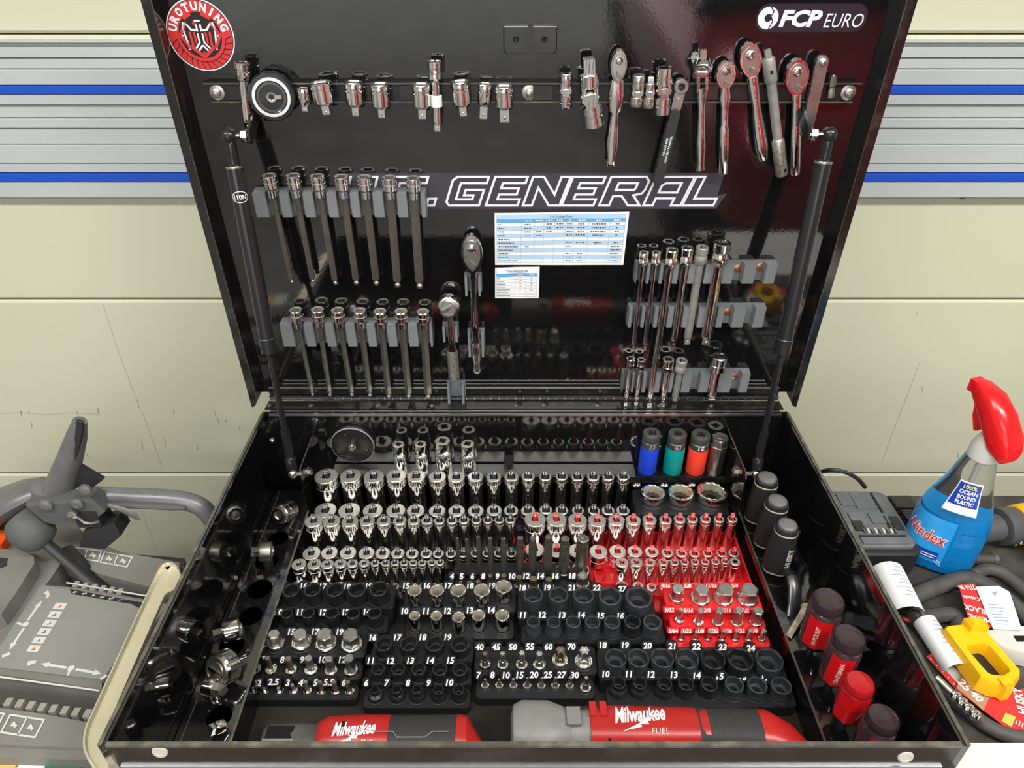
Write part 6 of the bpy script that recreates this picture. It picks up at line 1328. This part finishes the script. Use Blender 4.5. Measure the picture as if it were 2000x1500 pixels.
# handlebar and dead-man lever
TY = .758
hb = [aty(x, y, TY) for x, y in ((158, 966), (240, 970), (330, 974), (368, 980), (395, 992), (415, 1014))]
k = mpp(hb[0])
MB().tube(smooth_path(hb), 18*k, 16).build('handlebar', 'tube_grey', sb)
MB().tube([aty(x, y, TY-.016) for x, y in ((165, 983), (250, 986), (340, 990), (362, 992))], [7*k, 8*k, 8*k, 4*k], 10, flat=.7).build('bar_liner', 'knob_grey', sb)
MB().tube([aty(x, y, TY-.03) for x, y in ((212, 988), (240, 996), (262, 1006), (272, 1016))], [5*k, 8*k, 9*k, 4*k], 10, flat=.3, hint=Y_).build('clutch_blade', 'tube_grey', sb)
gp = [aty(x, y, TY) for x, y in ((156, 822), (150, 850), (138, 890), (124, 930), (112, 965))]
MB().tube(gp, [12*k, 18*k, 22*k, 26*k, 28*k], 16, flat=1.).build('upright_grip', 'tube_grey', sb)
MB().tube([aty(x, y, TY-.010) for x, y in ((157, 822), (154, 850), (146, 885), (138, 915), (130, 945))], [7*k, 7*k, 6*k, 6*k, 5*k], 8, flat=.6).build('grip_slot', 'lever_black', sb)
MB().prism([(0, 0), (.03, .035), (.055, .010), (.03, -.008)], aty(132, 945, TY), X_, Z_, -Y_, -.004, .004).build('gusset', 'lever_black', sb, smooth=0)
hc = aty(102, 962, TY)
MB().cyl(hc+Z_*.012-X_*.004, hc-Z_*.030-X_*.012, 26*k, 20, 30*k).build('hub', 'tube_grey', sb)
MB().prism([(-.045, .01), (.05, .022), (.062, -.004), (.03, -.034), (.01, -.036), (-.03, -.022)], aty(125, 985, TY-.02), X_, Z_, -Y_, -.012, .014, .004).build('pivot_plate', 'knob_grey', sb)
for x, y in ((92, 985), (152, 981), (168, 955)):
    MB().lathe([(.009, 0), (.009, .004), (.006, .006), (.003, .0062)], aty(x, y, TY-.034), -Y_, 14).build('pivot_bolt', 'tube_grey', sb)
MB().box(aty(180, 1000, TY-.02), (.034, .03, .030)).build('switch_box', 'lever_black', sb, smooth=0)
MB().prism([(0, 0), (.05, .018), (.052, -.008), (.02, -.035), (-.015, -.030)], aty(172, 1024, TY-.02), X_, Z_, -Y_, -.015, .015).build('cable_bracket', 'lever_black', sb, smooth=0)
MB().tube([aty(x, y, TY-.04) for x, y in ((143, 1002), (152, 1010), (165, 1020), (180, 1022), (195, 1018))], .0022, 8).build('cable', 'zinc', sb)
MB().lathe([(.007, 0), (.007, .004), (.004, .005)], aty(143, 1003, TY-.04), -Y_, 12).build('cable_nut', 'chrome', sb)
pts = [aty(x, y, .80) for x, y in ((-40, 1010), (0, 990), (40, 968), (75, 955), (100, 956))]
MB().tube(pts, [.05, .045, .035, .024, .012], 14, flat=.5).build('chute_cover', 'tube_grey', sb)
# legs of the machine down to the floor
MB().bb(-1.0, -.46, .48, .80, .04, .76).build('engine_block', 'trough_dark', sb, smooth=0)
for x in (-.95, -.51): MB().cyl((x-.05, .60, .18), (x+.05, .60, .18), .18, 24).build('wheel', 'lever_black', sb)
# packages on the floor stand at the lower left corner
mat('box_orange', (.80, .42, .10), .6); mat('box_green', (.01, .16, .07), .6); mat('box_white', (.72, .72, .68), .6)
for (x0, x1, m_, lab) in ((-30, 40, 'box_orange', 'orange carton at the very lower left corner'), (42, 96, 'box_white', 'white carton between the orange and the green ones'), (97, 168, 'box_green', 'dark green carton at the lower left near the cart')):
    a, b = atz(x0, 1484, .84), atz(x1, 1484, .84); t = thing('carton', ((a.x+b.x)/2, a.y-.04, .60), lab, 'box', 'cartons at the lower left')
    MB().bb(a.x, b.x-.001, a.y-.08, a.y, .60, .84).build('carton_body', m_, t, smooth=0)
    MB().bb(a.x+.004, b.x-.005, a.y-.045, a.y-.040, .84, .8408).build('flap_seam', 'paper', t, smooth=0)
st = thing('low_stand', (-.55, .35, 0), 'low grey stand under the cartons at the lower left', 'stand')
MB().bb(-.80, -.42, .27, .42, .58, .60).build('stand_top', 'console_grey', st, smooth=0)
for x in (-.78, -.44):
    for y in (.29, .40): MB().bb(x-.01, x+.01, y-.01, y+.01, 0, .58).build('leg', 'console_grey', st, smooth=0)
# ================================================================ bench and clutter right of the cart
mat('bench_mat', (.040, .037, .032), .6, 0, .4, noise=(22, (.085, .078, .066), .42, .72), bump=(120, .15))
mat('bench_wood', (.22, .18, .12), .6); mat('charger_grey', (.115, .122, .130), .5, 0, .4, noise=(30, (.15, .158, .168), .4, .7)); mat('charger_black', (.020, .020, .021), .4)
mat('gold_tape', (.42, .28, .06), .5); mat('spray_red', (.72, .012, .014), .22); mat('frost_white', (.62, .62, .58), .35)
mat('bottle_clear', (.93, .95, .95), .06, 0, .5, trans=1., ior=1.18); mat('window_fluid', (.008, .37, .93), .08, 0, .5, trans=.25, ior=1.2)
mat('label_blue', (.02, .30, .72), .3, noise=(14, (.05, .42, .80), .4, .7)); mat('label_deep', (.01, .05, .42), .3); mat('label_yellow', (.75, .70, .03), .4)
mat('hose_black', (.055, .053, .050), .6, 0, .4, noise=(40, (.085, .08, .074), .4, .7)); mat('drill_grey', (.075, .077, .080), .5); mat('drill_yellow', (.85, .46, .005), .4)
mat('yellow_plastic', (.88, .48, .006), .4, noise=(30, (.80, .42, .004), .4, .7)); mat('card_red', (.62, .030, .030), .45); mat('card_tan', (.36, .22, .13), .5); mat('label_green', (.45, .48, .08), .5)
BZ = .90
bn = thing('work_bench', (.95, .60, 0), 'low work bench with a dirty dark rubber top right of the cart', 'bench')
MB().bb(.462, 1.55, .425, .83, BZ-.006, BZ).build('rubber_top', 'bench_mat', bn, smooth=0)
MB().bb(.462, 1.55, .430, .825, BZ-.03, BZ-.006).build('bench_board', 'bench_wood', bn, smooth=0)
for x in (.49, 1.52):
    for y in (.46, .80): MB().bb(x-.02, x+.02, y-.02, y+.02, 0, BZ-.03).build('leg', 'bench_wood', bn, smooth=0)
bt = lambda x, y, h=0.: atz(x, y, BZ+h)
# --- battery charger
q = [bt(x, y, .045) for x, y in ((1634, 953), (1738, 953), (1764, 1078), (1672, 1078))]
cx_ = (q[0]+q[1]+q[2]+q[3])/4; u = ((q[1]-q[0])+(q[2]-q[3])).normalized(); v = Z_.cross(u)
W_ = .098; H_ = (q[0]-q[3]).length*.98; o = V((cx_.x, cx_.y, BZ))
t = thing('battery_charger', o, 'black battery charger with a grey bed lying on the bench', 'charger')
MB().prism(rrect(W_, H_, .016, 5), o, u, v, Z_, .0005, .040, .003).build('case', 'charger_black', t)
MB().prism(rrect(W_*.86, H_*.86, .012, 5), o, u, v, Z_, .040, .0465, .002).build('bed', 'charger_grey', t)
for (a, b, w_, h_) in ((.02, .26, .30, .26), (-.24, .28, .20, .20), (-.20, -.04, .24, .20), (.10, -.02, .26, .16), (-.02, -.36, .62, .10)):
    MB().box(o+u*W_*a+v*H_*b+Z_*.0475, (W_*w_, H_*h_, .002), (u, v, Z_)).build('bed_plate', 'charger_grey', t, smooth=0)
for (a, b, w_, h_) in ((.20, .22, .025, .34), (.18, -.10, .03, .22), (-.26, -.14, .14, .14), (.30, -.10, .13, .20), (0, -.29, .66, .012)):
    MB().box(o+u*W_*a+v*H_*b+Z_*.0478, (W_*w_, H_*h_, .0026), (u, v, Z_)).build('slot', 'charger_black', t, smooth=0)
for i in range(9): MB().box(o+u*W_*(-.22+i*.055)+v*H_*-.22+Z_*.048, (W_*.022, H_*.055, .0026), (u, v, Z_)).build('contact', 'frost_white' if i % 2 else 'warm_steel', t, smooth=0)
for i in range(9): MB().box(o+u*W_*.475+v*H_*(.34-i*.075)+Z_*.041, (W_*.05, H_*.03, .004), (u, v, Z_)).build('vent', 'hole_dark', t, smooth=0)
MB().box(o-u*W_*.46+v*H_*.28+Z_*.041, (W_*.07, H_*.26, .006), (u, v, Z_)).build('tape_strip', 'gold_tape', t, smooth=0)
MB().tube(smooth_path([bt(x, y, h) for x, y, h in ((1592, 925, .03), (1620, 918, .06), (1650, 922, .06), (1675, 935, .05), (1690, 952, .035))]), .0032, 10).build('power_cord', 'charger_black', t)
p = bt(1762, 985, .02)
t2 = thing('power_plug', (p.x, p.y, BZ), 'black power plug block right behind the battery charger', 'plug')
MB().box((p.x, p.y, BZ+.013), (.032, .026, .026)).build('plug_body', 'charger_black', t2, smooth=0)
MB().box((p.x+.004, p.y-.022, BZ+.011), (.024, .020, .020)).build('plug_neck', 'charger_black', t2, smooth=0)
for i in range(4): MB().box((p.x+.004, p.y-.016-i*.005, BZ+.0215), (.026, .002, .002)).build('grip_rib', 'drill_grey', t2, smooth=0)
MB().tube([(p.x+.004, p.y-.03, BZ+.011), (p.x-.004, p.y-.07, BZ+.008), (p.x-.012, p.y-.11, BZ+.006)], .0035, 8).build('cord', 'charger_black', t2)
# --- spray bottle
b0 = bt(1822, 1092); X0, Y0 = b0.x, b0.y; ang = math.radians(-28); ua = V((math.cos(ang), math.sin(ang), 0)); va = V((-math.sin(ang), math.cos(ang), 0))
t = thing('spray_bottle', (X0, Y0, BZ), 'clear spray bottle of blue window cleaner with a red trigger head', 'bottle')
prof = [(.0, .036, .024), (.004, .043, .029), (.02, .046, .031), (.06, .0455, .031), (.085, .044, .030), (.105, .041, .029), (.125, .034, .026), (.150, .026, .022), (.172, .0215, .0195), (.186, .018, .018), (.192, .0135, .0135)]
def bring(z, a, b, e=2.5, n=28): return sring((X0, Y0, BZ+.0005+z), a, b, e, n, (ua, va))
MB().loft([bring(*p_) for p_ in prof]).build('bottle_shell', 'bottle_clear', t)
MB().loft([bring(z, a-.0016, b-.0016) for z, a, b in [(.0016, .037, .025)]+[p_ for p_ in prof[1:5]]+[(.098, .042, .0292)]]).build('fluid', 'window_fluid', t)
MB().cyl((X0, Y0, BZ+.012), (X0, Y0, BZ+.19), .003, 8).build('dip_tube', 'frost_white', t)
for i in range(5):
    z = .03+i*.013; MB().tube([V((X0, Y0, BZ+z))+ua*.0455*math.cos(a)+va*.031*math.sin(a) for a in (math.radians(q_) for q_ in range(-75, -14, 10))], .0012, 6).build('grip_rib', 'bottle_clear', t)
MB().lathe([(.0165, .188), (.0180, .190), (.0180, .204), (.0150, .214), (.0120, .222)], (X0, Y0, BZ), Z_, 22).build('collar', 'frost_white', t)
# wrap labels
def wrap_label(z0, z1, a0, a1, grow, m, name, n=18, nz=6, skew=None):
    mb = MB()
    for j in range(nz+1):
        z = z0+(z1-z0)*j/nz
        for p_, q_ in zip(prof, prof[1:]):
            if p_[0] <= z <= q_[0]: s_ = (z-p_[0])/(q_[0]-p_[0]); A = p_[1]+(q_[1]-p_[1])*s_+grow; B = p_[2]+(q_[2]-p_[2])*s_+grow
        for i in range(n+1):
            a = math.radians(a0+(a1-a0)*i/n+(skew*j/nz if skew else 0)); ct, st = math.cos(a), math.sin(a); e = 2.5
            mb.v.append(V((X0, Y0, BZ+z))+ua*abs(ct)**(2/e)*math.copysign(A, ct)+va*abs(st)**(2/e)*math.copysign(B, st))
    mb.f = [(j*(n+1)+i, j*(n+1)+i+1, (j+1)*(n+1)+i+1, (j+1)*(n+1)+i) for j in range(nz) for i in range(n)]
    mb.build(name, m, t); return mb
lb = wrap_label(.022, .096, 168, 272, .0008, 'label_blue', 'front_label')
lb2 = wrap_label(.026, .040, 170, 268, .0012, 'label_deep', 'label_band', nz=2)
tr = bvh([lb]); aw = math.radians(234); nn = (ua*math.cos(aw)+va*math.sin(aw)).normalized(); uu = V((-nn.y, nn.x, 0)); uu = uu if uu.x > 0 else -uu
m = MB(); text(m, 'Windex', V((X0, Y0, BZ+.066))+nn*.035-uu*.008, (uu-Z_*.12).normalized(), Z_, h=.020, wid=.056, bold=.05, shear=.1); press(m, tr, nn, .0012).build('name_outline', 'paper', t, smooth=0)
m = MB(); text(m, 'Windex', V((X0, Y0, BZ+.066))+nn*.035-uu*.008, (uu-Z_*.12).normalized(), Z_, h=.0185, wid=.053, bold=.01, shear=.1); press(m, tr, nn, .0016).build('name_print', 'spray_red', t, smooth=0)
m = MB()
for k_, wd in ((.034, .05), (.030, .055)): m.add([V((X0, Y0, BZ+k_))+nn*.035+uu*x+Z_*z for x, z in ((-wd/2, -.0008), (wd/2, -.0008), (wd/2, .0008), (-wd/2, .0008))], [(0, 1, 2, 3)])
press(m, bvh([lb2]), nn, .0008).build('small_print', 'paper', t, smooth=0)
tg = wrap_label(.112, .160, 240, 292, .0008, 'paper', 'tag_sheet', nz=4); wrap_label(.124, .158, 243, 289, .0012, 'label_deep', 'tag_panel', nz=4)
tr = bvh([tg]); nn2 = (ua*math.cos(math.radians(267))+va*math.sin(math.radians(267))).normalized(); uu2 = V((-nn2.y, nn2.x, 0))
if uu2.x < 0: uu2 = -uu2
for i, (s_, m_) in enumerate((('100%', 'label_yellow'), ('OCEAN', 'paper'), ('BOUND', 'paper'), ('PLASTIC', 'paper'))):
    m = MB(); text(m, s_, V((X0, Y0, BZ+.1535-i*.0078))+nn2*.03, uu2, Z_, h=.0060, maxw=.021, bold=.03); press(m, tr, nn2, .0014).build('tag_print', m_, t, smooth=0)
# trigger head: nozzle toward the wall side
hd = [(-.016, .222), (.012, .216), (.021, .232), (.019, .250), (.008, .276), (.000, .286), (-.012, .287), (-.021, .280), (-.019, .262), (-.017, .240)]
fw = V((-.35, .94, 0)).normalized(); sd = V((.94, .35, 0))
R = []
hx = V((X0, Y0, BZ))
for yy, zz0, zz1, ww in ((-.034, .206, .226, .012), (-.028, .200, .240, .017), (-.010, .206, .262, .019), (.012, .232, .279, .017), (.034, .256, .283, .013), (.042, .262, .281, .009)):
    R.append(sring(hx+fw*yy+Z_*(zz0+zz1)/2, ww, (zz1-zz0)/2, 3.0, 20, (sd, Z_)))
MB().loft(R).build('trigger_head', 'spray_red', t)
MB().prism([(0, 0), (.008, .002), (.003, -.022), (-.006, -.040), (-.010, -.038), (-.004, -.020)], hx+fw*.026+Z_*.258, fw, Z_, sd, -.006, .006).build('trigger', 'spray_red', t, smooth=0)
MB().box(hx+fw*.043+Z_*.272, (.016, .010, .016), (sd, fw, Z_)).build('nozzle', 'spray_red', t, smooth=0)
# --- cordless drill lying at the right edge
c0 = bt(1905, 1035, .032); ax_ = V((1, .16, .0)).normalized()
t = thing('cordless_drill', (c0.x, c0.y, BZ), 'yellow and grey cordless drill lying at the right edge of the bench', 'power tool')
MB().lathe([(.012, 0), (.0195, .003), (.0195, .034), (.018, .036)], c0, ax_, 24).build('chuck', 'drill_grey', t)
MB().lathe([(.020, .036), (.0265, .038), (.0265, .060), (.024, .064)], c0, ax_, 28).build('clutch_ring', 'drill_grey', t)
for i in range(8):
    a = math.radians(200+i*22); u_, v_, w_ = frame(ax_); p = c0+ax_*.056+(u_*math.cos(a)+v_*math.sin(a))*.0268
    MB().box(p, (.002, .002, .004)).build('clutch_mark', 'frost_white', t, smooth=0)
MB().lathe([(.026, .064), (.029, .068), (.030, .15), (.026, .20)], c0, ax_, 24).build('motor_housing', 'drill_yellow', t)
MB().tube([c0+ax_*.075+V((0, -.010, .004)), c0+ax_*.10+V((0, -.06, -.006)), c0+ax_*.13+V((0, -.12, -.010))], [.022, .019, .022], 16).build('handle', 'drill_grey', t)
# --- hoses
def hose(pts, r, label, m='hose_black'):
    Q = smooth_path([bt(x, y, h) for x, y, h in pts], 7); o = thing('hose', min(Q, key=lambda p: p.z), label, 'hose', 'dark hoses on the bench')
    h = MB().tube(Q, r, 12).build('hose_line', m, o)
    for e, d in ((Q[0], Q[0]-Q[1]), (Q[-1], Q[-1]-Q[-2])): MB().lathe([(r*1.12, -.006), (r*1.15, 0), (r*.8, .001)], e, d, 12).build('end_fitting', 'drill_grey', o)
hose([(1765, 1175, .012), (1800, 1158, .012), (1840, 1142, .012), (1880, 1130, .012), (1905, 1134, .014), (1935, 1150, .012), (1975, 1180, .012), (2030, 1230, .012)], .0110, 'thick dark hose curving behind the white papers')
hose([(1782, 1208, .010), (1822, 1204, .010), (1855, 1200, .010), (1874, 1214, .010), (1868, 1250, .010), (1880, 1300, .010)], .0100, 'dark hose looping under the yellow frame')
hose([(1945, 1092, .010), (1905, 1092, .010), (1884, 1100, .010), (1880, 1125, .010), (1895, 1148, .010)], .0075, 'short bent dark pipe in front of the spray bottle')
hose([(1900, 1125, .008), (1925, 1112, .010), (1955, 1118, .010), (1985, 1140, .010), (2030, 1180, .010)], .0085, 'dark hose arching toward the right edge of the frame')
hose([(1832, 1338, .010), (1848, 1352, .010), (1885, 1385, .008), (1935, 1422, .008), (1985, 1440, .008), (2040, 1445, .008)], .0085, 'dark hose running along the front of the red card')
# --- papers and cards
def sheet(px, h0, h1, name, label, m, cat, prints=(), group=None, th=.0008):
    P = [bt(x, y, h1) for x, y in px]
    if (P[1]-P[0]).cross(P[2]-P[1]).z < 0: P = P[::-1]
    c = sum(P, V())/len(P); t = thing(name, (c.x, c.y, BZ+h1-th), label, cat, group)
    MB().loft([[p-Z_*th for p in P], P]).build('card', m, t, smooth=0)
    for kind, m_, args in prints:
        if kind == 'patch':
            Q = [bt(x, y, h1+.0006) for x, y in args]
            if (Q[1]-Q[0]).cross(Q[2]-Q[1]).z < 0: Q = Q[::-1]
            MB().add(Q, [tuple(range(len(Q)))]).build('printed_patch', m_, t, smooth=0)
        elif kind == 'lines':
            (xa, ya), (xb, yb), n, ln, (dx, dy) = args; mb = MB()
            for i in range(n):
                s = i/max(1, n-1); x, y = xa+(xb-xa)*s, ya+(yb-ya)*s; l = ln*(.6+.4*((i*37 % 10)/10))
                a, b = bt(x, y, h1+.0008), bt(x+dx*l, y+dy*l, h1+.0008); d = (b-a).normalized(); nq = V((-d.y, d.x, 0))*.0006
                mb.add([a+nq, a-nq, b-nq, b+nq], [(0, 1, 2, 3)])
            mb.build('printed_lines', m_, t, smooth=0)
        else:
            x, y, dx, dy, hh, mw, s = args; p = bt(x, y, h1+.0010); u_ = V((dx, dy, 0)).normalized(); v_ = V((-u_.y, u_.x, 0)); mb = MB(); text(mb, s, p, u_, v_, h=hh, maxw=mw, bold=.03); mb.build('lettering', m_, t, smooth=0)
    return t
# curled white leaflet standing against the cart
def curl(px_a, px_b, r, label, m='paper', h=.0):
    a, b = bt(*px_a, h+r), bt(*px_b, h+r); d = (b-a); u_, v_, w_ = frame(d, Z_); L = d.length
    t = thing('leaflet', (a+b)/2-Z_*r, label, 'paper', 'white leaflets on the bench'); mb = MB(); n = 12
    R = [[a+w_*s*L+(u_*math.cos(q)+v_*math.sin(q))*r for q in [math.radians(-20+220*i/n) for i in range(n+1)]] for s in (0, .25, .5, .75, 1)]
    mb.loft(R, (False, False), False); mb.build('curled_sheet', m, t)
    ml = MB()
    for i in range(8):
        s = .12+.09*i; q0 = math.radians(60); q1 = math.radians(60+50*(.5+.5*((i*7) % 3)/2))
        A = [a+w_*(s*L+k_)+(u_*math.cos(q)+v_*math.sin(q))*(r+.0006) for k_ in (0, .0010) for q in (q0, (q0+q1)/2, q1)]
        ml.add(A, [(0, 1, 4, 3), (1, 2, 5, 4)])
    ml.build('printed_lines', 'ink_soft', t, smooth=0)
    return t
curl((1730, 1118), (1772, 1206), .022, 'white curled leaflet leaning against the right side of the cart')
curl((1806, 1215), (1868, 1310), .014, 'narrow white folded leaflet under the yellow frame')
sheet([(1763, 1205), (1790, 1212), (1842, 1262), (1828, 1285)], 0, .004, 'dark_card', 'dark packing card between the two white leaflets', 'charger_black', 'card', [('patch', 'card_red', [(1763, 1205), (1790, 1212), (1788, 1218), (1766, 1212)])])
sheet([(1810, 1282), (1832, 1268), (1880, 1318), (1866, 1345)], 0, .006, 'striped_card', 'grey and red striped card beside the narrow leaflet', 'decal_print', 'card', [('patch', 'card_red', [(1810, 1282), (1817, 1277), (1872, 1336), (1866, 1345)]), ('lines', 'paper', ((1817, 1286), (1862, 1334), 5, 6, (.7, .6)))])
sheet([(1866, 1345), (1882, 1312), (1935, 1360), (2060, 1330), (2060, 1480), (1990, 1440)], 0, .010, 'red_card', 'large red cardboard backing at the right edge with tan labels', 'card_red', 'card', [
    ('patch', 'card_tan', [(1868, 1343), (1883, 1314), (1934, 1358), (1921, 1388)]), ('patch', 'label_green', [(1956, 1408), (1964, 1392), (1984, 1400), (1976, 1420)]),
    ('text', 'print_on_red', (1884, 1338, .35, -1, .011, .018, '25')), ('text', 'print_on_red', (1908, 1360, .35, -1, .010, .020, '40')), ('text', 'paper', (1992, 1368, .35, 1, .010, .035, 'HUSKY')), ('lines', 'print_on_red', ((1984, 1414), (1996, 1420), 3, 10, (.3, -1)))])
sheet([(1872, 1142), (1904, 1140), (1932, 1212), (1938, 1224), (1900, 1232), (1886, 1190)], 0, .028, 'red_label_card', 'upright red product card with white upside down lettering', 'card_red', 'card', [
    ('text', 'paper', (1889, 1148, -1, -.08, .009, .022, '7/16 in.')), ('text', 'print_on_red', (1898, 1168, -1, .25, .006, .020, 'Cobalt')), ('text', 'print_on_red', (1905, 1190, -.9, .35, .009, .026, 'BLACK')), ('text', 'print_on_red', (1913, 1208, -.9, .35, .008, .026, 'METAL'))])
sheet([(1906, 1146), (1950, 1144), (1972, 1156), (1996, 1230), (1940, 1228), (1932, 1210)], 0, .030, 'white_label_card', 'white instruction card with small grey lines beside the red product card', 'paper', 'card', [('lines', 'ink_soft', ((1930, 1180), (1945, 1218), 7, 34, (1, .05))), ('patch', 'ink_soft', [(1938, 1156), (1948, 1155), (1944, 1164)])])
# --- yellow plastic frame
o = bt(1918, 1285, .030); k = mpp(o); u_ = (bt(1976, 1362, .03)-bt(1870, 1228, .03)).normalized(); v_ = Z_.cross(u_)
t = thing('yellow_frame', (o.x, o.y, BZ+.012), 'bright yellow plastic frame with a dark window lying on the cards', 'plastic frame')
out = [(-66, -26), (-60, -34), (40, -36), (54, -22), (60, -8), (66, -6), (66, 8), (56, 14), (50, 30), (40, 38), (-52, 36), (-64, 30)]; inn = [(-20, -16), (-14, -20), (30, -18), (36, -14), (38, -6), (40, 0), (40, 6), (38, 10), (36, 18), (30, 22), (-14, 20), (-20, 14)]
out = [(a*k*1.1, b*k*1.15) for a, b in out]; inn = [(a*k*1.1, b*k*1.15) for a, b in inn]
def rg(P_, z, g=1.): return [V((o.x, o.y, BZ))+u_*a*g+v_*b*g+Z_*z for a, b in P_]
MB().loft([rg(inn, .013), rg(out, .013), rg(out, .034, .99), rg(out, .038, .95), rg(inn, .037, 1.06), rg(inn, .034), rg(inn, .013)], (False, False)).build('frame', 'yellow_plastic', t)
MB().prism(inn, V((o.x, o.y, BZ)), u_, v_, Z_, .0135, .018).build('dark_window', 'charger_black', t, smooth=0)
MB().prism([(-74*k, 6*k), (-50*k, 6*k), (-46*k, 42*k), (-70*k, 40*k)], V((o.x, o.y, BZ)), u_, v_, Z_, .020, .050, .005).build('end_block', 'yellow_plastic', t)
MB().box(V((o.x, o.y, BZ+.039))+u_*62*k-v_*4*k, (14*k, 20*k, .004), (u_, v_, Z_)).build('tab', 'yellow_plastic', t, smooth=0)
mb = MB()
for i in range(3): mb.box(V((o.x, o.y, BZ+.0186))+u_*(10+i*4)*k+v_*(i-1)*3*k, (14*k, 1.6*k, .0006), (u_, v_, Z_))
mb.build('window_print', 'decal_print', t, smooth=0)
# --- grey bracket at the right edge and a drill bit
p = bt(1970, 1262, .02); t = thing('grey_bracket', (p.x, p.y, BZ), 'pale grey plastic bracket behind the yellow frame', 'bracket')
MB().prism([(-.030, .018), (.06, .030), (.06, -.014), (.016, -.016), (-.012, -.006)], V((p.x, p.y, BZ)), X_, Y_, Z_, .002, .026, .003).build('bracket_body', 'decal_print', t)
MB().box((p.x+.020, p.y+.006, BZ+.0263), (.022, .008, .001)).build('slot', 'hole_dark', t, smooth=0)
a, b = bt(1858, 1352, .030), bt(1921, 1413, .022); t = thing('masonry_bit', b-Z_*.006, 'chrome twist drill bit with a pointed tip beside the cart rim', 'drill bit')
L = (b-a).length; d = (b-a).normalized(); u1, v1, w1 = frame(d); R = []
for i in range(60):
    s = i/59; r_ = .0066*(1 if s < .84 else max(.06, (1-s)/.16)); ph = s*5*math.pi
    R.append([a+d*L*s+(u1*math.cos(q+ph)+v1*math.sin(q+ph))*r_*(1-.34*(.5+.5*math.cos(2*q))**2) for q in [2*math.pi*z/18 for z in range(18)]])
MB().loft(R).build('twist', 'chrome', t, smooth=50)
MB().cyl(a-d*.02, a, .0045, 12).build('shank', 'dull_steel', t)
# white box in front of the bench
mat('carton_white', (.66, .66, .63), .7)
a = atz(1905, 1458, .86); t = thing('white_carton', (a.x+.16, .33, .60), 'plain white carton at the lower right corner of the frame', 'box')
MB().bb(XR+.022, XR+.34, .20, .418, .60, .925).build('carton_body', 'carton_white', t, smooth=0)
MB().bb(XR+.024, XR+.338, .305, .3065, .925, .9256).build('flap_seam', 'ink_soft', t, smooth=0)
MB().bb(XR+.03, XR+.33, .21, .41, .56, .60).build('foot_board', 'bench_wood', t, smooth=0)
stl = thing('step_stool', (XR+.18, .31, 0), 'low wooden step stool under the white carton', 'stool')
MB().bb(XR+.02, XR+.34, .20, .42, .53, .56).build('seat', 'bench_wood', stl, smooth=0)
for x in (XR+.04, XR+.32):
    for y in (.22, .40): MB().bb(x-.012, x+.012, y-.012, y+.012, 0, .53).build('leg', 'bench_wood', stl, smooth=0)
# slotted screw in the wall below the slat strip
p = aty(1878, 380, WY); t = thing('wall_screw', p, 'dark screw head in the wall just below the slat strip', 'screw')
MB().lathe([(.004, 0), (.006, .004), (.0055, .007), (.003, .009)], p, -Y_, 14).build('head', 'dull_steel', t)
MB().box(p-Y_*.0092, (.008, .001, .0012)).build('slot', 'hole_dark', t, smooth=0)
# ================================================================ the rest of the garage (seen in reflections)
mat('car_maroon', (.34, .014, .024), .18, .3, .5, coat=.6); mat('car_glass', (.01, .012, .014), .05); mat('tyre', (.015, .015, .015), .7)
t = thing('parked_car', (1.75, -3.0, 0), 'dark red car parked behind the photographer, seen only as reflections', 'car')
def carsec(y, zl, zh, hw, e=4.): return sring((1.75, y, (zl+zh)/2), hw, (zh-zl)/2, e, 24, (X_, Z_))
MB().loft([carsec(-.95, .35, .72, .70), carsec(-1.0, .28, .80, .84), carsec(-1.3, .22, .92, .90), carsec(-2.2, .20, 1.02, .92), carsec(-4.6, .20, 1.05, .92), carsec(-5.1, .28, 1.00, .86), carsec(-5.2, .4, .9, .75)]).build('body', 'car_maroon', t)
MB().loft([carsec(-2.1, .95, 1.05, .84), carsec(-2.8, .95, 1.48, .70), carsec(-4.2, .95, 1.50, .70), carsec(-4.9, .95, 1.10, .82)]).build('cabin', 'car_glass', t)
MB().loft([carsec(-2.85, 1.46, 1.50, .66), carsec(-3.0, 1.46, 1.53, .70), carsec(-4.1, 1.46, 1.53, .70), carsec(-4.25, 1.46, 1.50, .66)]).build('roof', 'car_maroon', t)
for y in (-1.75, -4.5):
    for s in (-1, 1):
        w_ = MB().cyl((1.75+s*.70, y, .32), (1.75+s*.93, y, .32), .32, 28).build('wheel', 'tyre', t); MB().cyl((1.75+s*.925, y, .32), (1.75+s*.94, y, .32), .20, 20).build('hub', 'zinc', w_)
for s in (-1, 1): MB().sphere((1.75+s*.62, -.99, .66), .13, 14, 8, (1.2, .3, .6)).build('headlight', 'chrome', t)
for o in list(bpy.data.objects):
    if '_o' in o: del o['_o']
